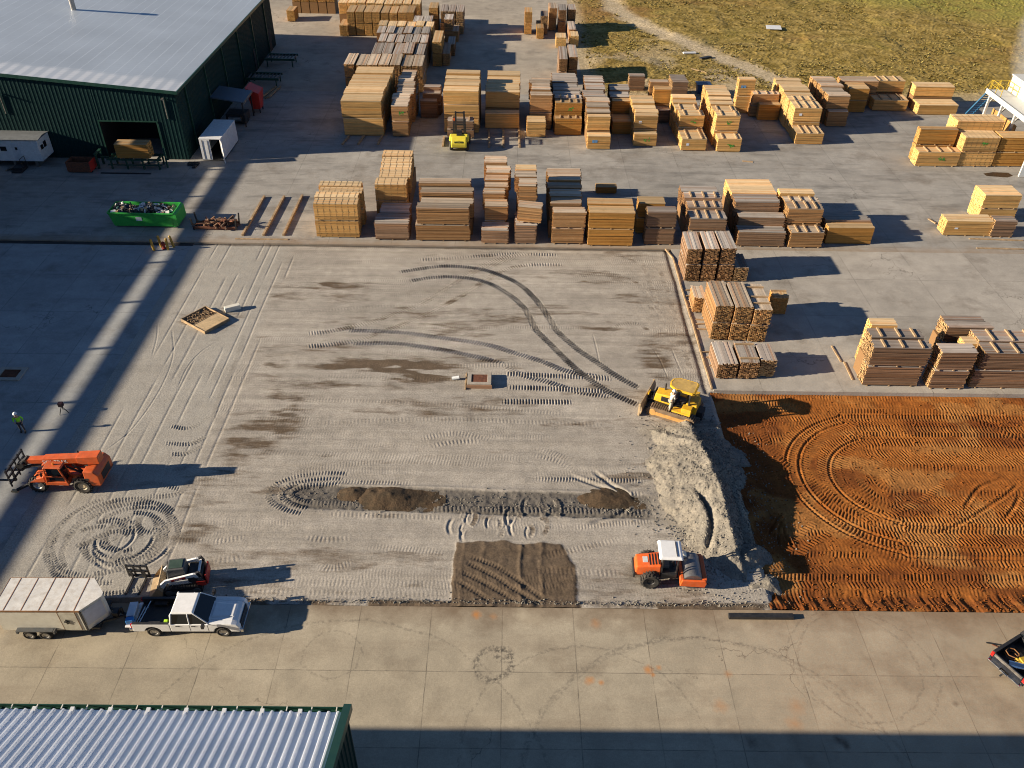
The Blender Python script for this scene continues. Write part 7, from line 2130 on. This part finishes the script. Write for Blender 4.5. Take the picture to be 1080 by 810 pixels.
def person(label, loc, rz, shirt, trousers, legs, arms, lean=0.0, hat=HAT, vest=None):
    """legs: per side (knee, ankle) points; arms: per side (elbow, wrist); local x forward, y left"""
    v = thing('person', label, 'person', loc, rz)
    lx = lean
    P_ = [(0, 0, .95, .145, .11), (lx*.3, 0, 1.12, .135, .10), (lx*.7, 0, 1.32, .165, .115), (lx, 0, 1.46, .12, .09), (lx*1.08, 0, 1.53, .055), (lx*1.15+.015, 0, 1.60, .07, .075), (lx*1.2+.02, 0, 1.68, .082, .095), (lx*1.22+.012, 0, 1.76, .062, .07)]
    E_ = [(i, i+1) for i in range(7)]
    hands = []
    for s, (kn, an) in zip((1, -1), legs):
        i = len(P_)
        P_ += [(.0, s*.10, .88, .088), (kn[0], kn[1], kn[2], .058), (an[0], an[1], an[2], .042), (an[0]+.03, an[1], an[2]-.05, .05), (an[0]+.17, an[1], an[2]-.06, .038)]
        E_ += [(0, i), (i, i+1), (i+1, i+2), (i+2, i+3), (i+3, i+4)]
    for s, (el, wr) in zip((1, -1), arms):
        i = len(P_)
        d = (Vector(wr)-Vector(el)).normalized()
        pl = Vector(wr)+d*.07
        P_ += [(lx, s*.185, 1.43, .062), (*el, .044), (*wr, .030), (*pl, .040, .022)]
        E_ += [(3, i), (i, i+1), (i+1, i+2), (i+2, i+3)]
        sx = d.cross(Vector((0, 0, 1))).normalized() if abs(d.z) < .9 else Vector((1, 0, 0))
        dn = sx.cross(d)
        for k_, (off, ln) in enumerate(((-.03, .065), (-.01, .08), (.01, .075), (.03, .055))):
            a = pl+sx*off+d*.03; b_ = a+d*ln*.55+dn*.008; c_ = b_+d*ln*.35+dn*.03
            j = len(P_)
            P_ += [(*a, .0095), (*b_, .009), (*c_, .0075)]
            E_ += [(i+3, j), (j, j+1), (j+1, j+2)]
        a = pl-sx*.035-d*.02; b_ = a-sx*.02+d*.035; j = len(P_)
        P_ += [(*a, .011), (*b_, .009)]; E_ += [(i+3, j), (j, j+1)]
    body = skinned('body', P_, E_, SKIN, v, 1)
    # clothes follow the same skeleton a little wider
    C_ = [(0, 0, .93, .158, .125), (lx*.3, 0, 1.12, .150, .115), (lx*.7, 0, 1.32, .180, .13), (lx, 0, 1.455, .135, .10)]
    Ee = [(0, 1), (1, 2), (2, 3)]
    for s, (el, wr) in zip((1, -1), arms):
        i = len(C_)
        m2 = Vector(el).lerp(Vector(wr), .75)
        C_ += [(lx, s*.185, 1.43, .075), (*el, .056), (*m2, .046)]
        Ee += [(3, i), (i, i+1), (i+1, i+2)]
    skinned('shirt', C_, Ee, shirt, body, 1)
    T_ = [(0, 0, .94, .155, .12)]; Te = []
    for s, (kn, an) in zip((1, -1), legs):
        i = len(T_)
        T_ += [(.0, s*.10, .86, .102), (*kn, .072), (an[0], an[1], an[2]+.03, .058)]
        Te += [(0, i), (i, i+1), (i+1, i+2)]
    skinned('trousers', T_, Te, trousers, body, 1)
    for s, (kn, an) in zip((1, -1), legs):
        MB().box(an[0]-.07, an[0]+.20, an[1]-.05, an[1]+.05, an[2]-.10, an[2]+.02).build('boot', BOOT, body, bevel=.03)
    hx, hz = lx*1.2+.02, 1.70
    f_ = MB()
    for s in (-1, 1):
        f_.box(hx+.085, hx+.10, s*.035-.012, s*.035+.012, hz-.005, hz+.010)
    f_.box(hx+.082, hx+.095, -.025, .025, hz-.075, hz-.066)
    f_.build('face_marks', BLACKM, body)
    n_ = MB().hexa([(hx+.085, -.016, hz-.05), (hx+.125, -.014, hz-.045), (hx+.125, .014, hz-.045), (hx+.085, .016, hz-.05)], [(hx+.085, -.008, hz+.005), (hx+.095, -.006, hz), (hx+.095, .006, hz), (hx+.085, .008, hz+.005)])
    for s in (-1, 1): n_.box(hx-.02, hx+.02, s*.088-.008, s*.088+.008, hz-.04, hz+.02)
    n_.build('nose_and_ears', SKIN, body)
    h_ = MB().lathe([(.155, -.01), (.125, .0), (.122, .05), (.09, .105), (.04, .125), (.001, .128)], (hx-.01, 0, hz+.035), 'z', 18)
    h_.build('hard_hat', hat, body, smooth=True)
    return v


person('person in a bright green hi-vis shirt standing on the shaded floor', (-33.6, 43.75, -.125), R(-70), HIVIS, JEANS,
       (((.10, .13, .50), (.02, .14, .10)), ((-.02, -.12, .50), (-.12, -.13, .10))), (((.0, .30, 1.17), (.22, .26, 1.05)), ((.02, -.30, 1.17), (.24, -.20, 1.10))), .06)
g = dz.location
c_, s_ = math.cos(R(154)), math.sin(R(154))
px_, py_ = .10, 1.08
person('person in pale shirt and trousers standing on the bulldozer track', (g.x+c_*px_-s_*py_, g.y+s_*px_+c_*py_, g.z+.90), R(25), PALE, TAN_T,
       (((.14, .12, .50), (.04, .13, .10)), ((-.02, -.10, .50), (-.12, -.12, .10))), (((.12, .28, 1.22), (.34, .16, 1.25)), ((.10, -.28, 1.2), (.30, -.18, 1.12))), .12)

# ------------------------------------------------------------------ steam drifting off the kiln
mt = bpy.data.materials.new('steam'); mt.use_nodes = True
nt = mt.node_tree
for n in list(nt.nodes): nt.nodes.remove(n)
k = NT(nt); out = k.n('ShaderNodeOutputMaterial'); pv_ = k.n('ShaderNodeVolumePrincipled')
pv_.inputs['Color'].default_value = (.95, .95, .95, 1)
o = k.obj()
ns = k.noise(o, .35, 4, .6)
ln = k.n('ShaderNodeVectorMath', operation='LENGTH'); mp = k.n('ShaderNodeMapping'); mp.inputs['Scale'].default_value = (1/6.5, 1/6.5, 1/10); k.l(o, mp.inputs[0]); k.l(mp.outputs[0], ln.inputs[0])
fall = k.rng(ln.outputs['Value'], .25, .95, 1, 0)
k.l(k.math('MULTIPLY', k.math('MULTIPLY', fall, k.rng(ns, .38, .62)), .5), pv_.inputs['Density'])
k.l(pv_.outputs[0], out.inputs['Volume'])
bm = bmesh.new(); bmesh.ops.create_icosphere(bm, subdivisions=3, radius=1.0)
me = bpy.data.meshes.new('steam')
for v_ in bm.verts: v_.co = Vector((v_.co.x*6.5, v_.co.y*6.5, v_.co.z*10))
bm.to_mesh(me); bm.free(); me.materials.append(mt)
sto = bpy.data.objects.new('steam', me); COL.objects.link(sto); sto.location = (71, 111, 9.5)
tag(sto, 'white steam drifting up behind the kiln at the right edge', 'steam', None, 'stuff')
scene.cycles.volume_step_rate = 2.0
scene.cycles.volume_max_steps = 64
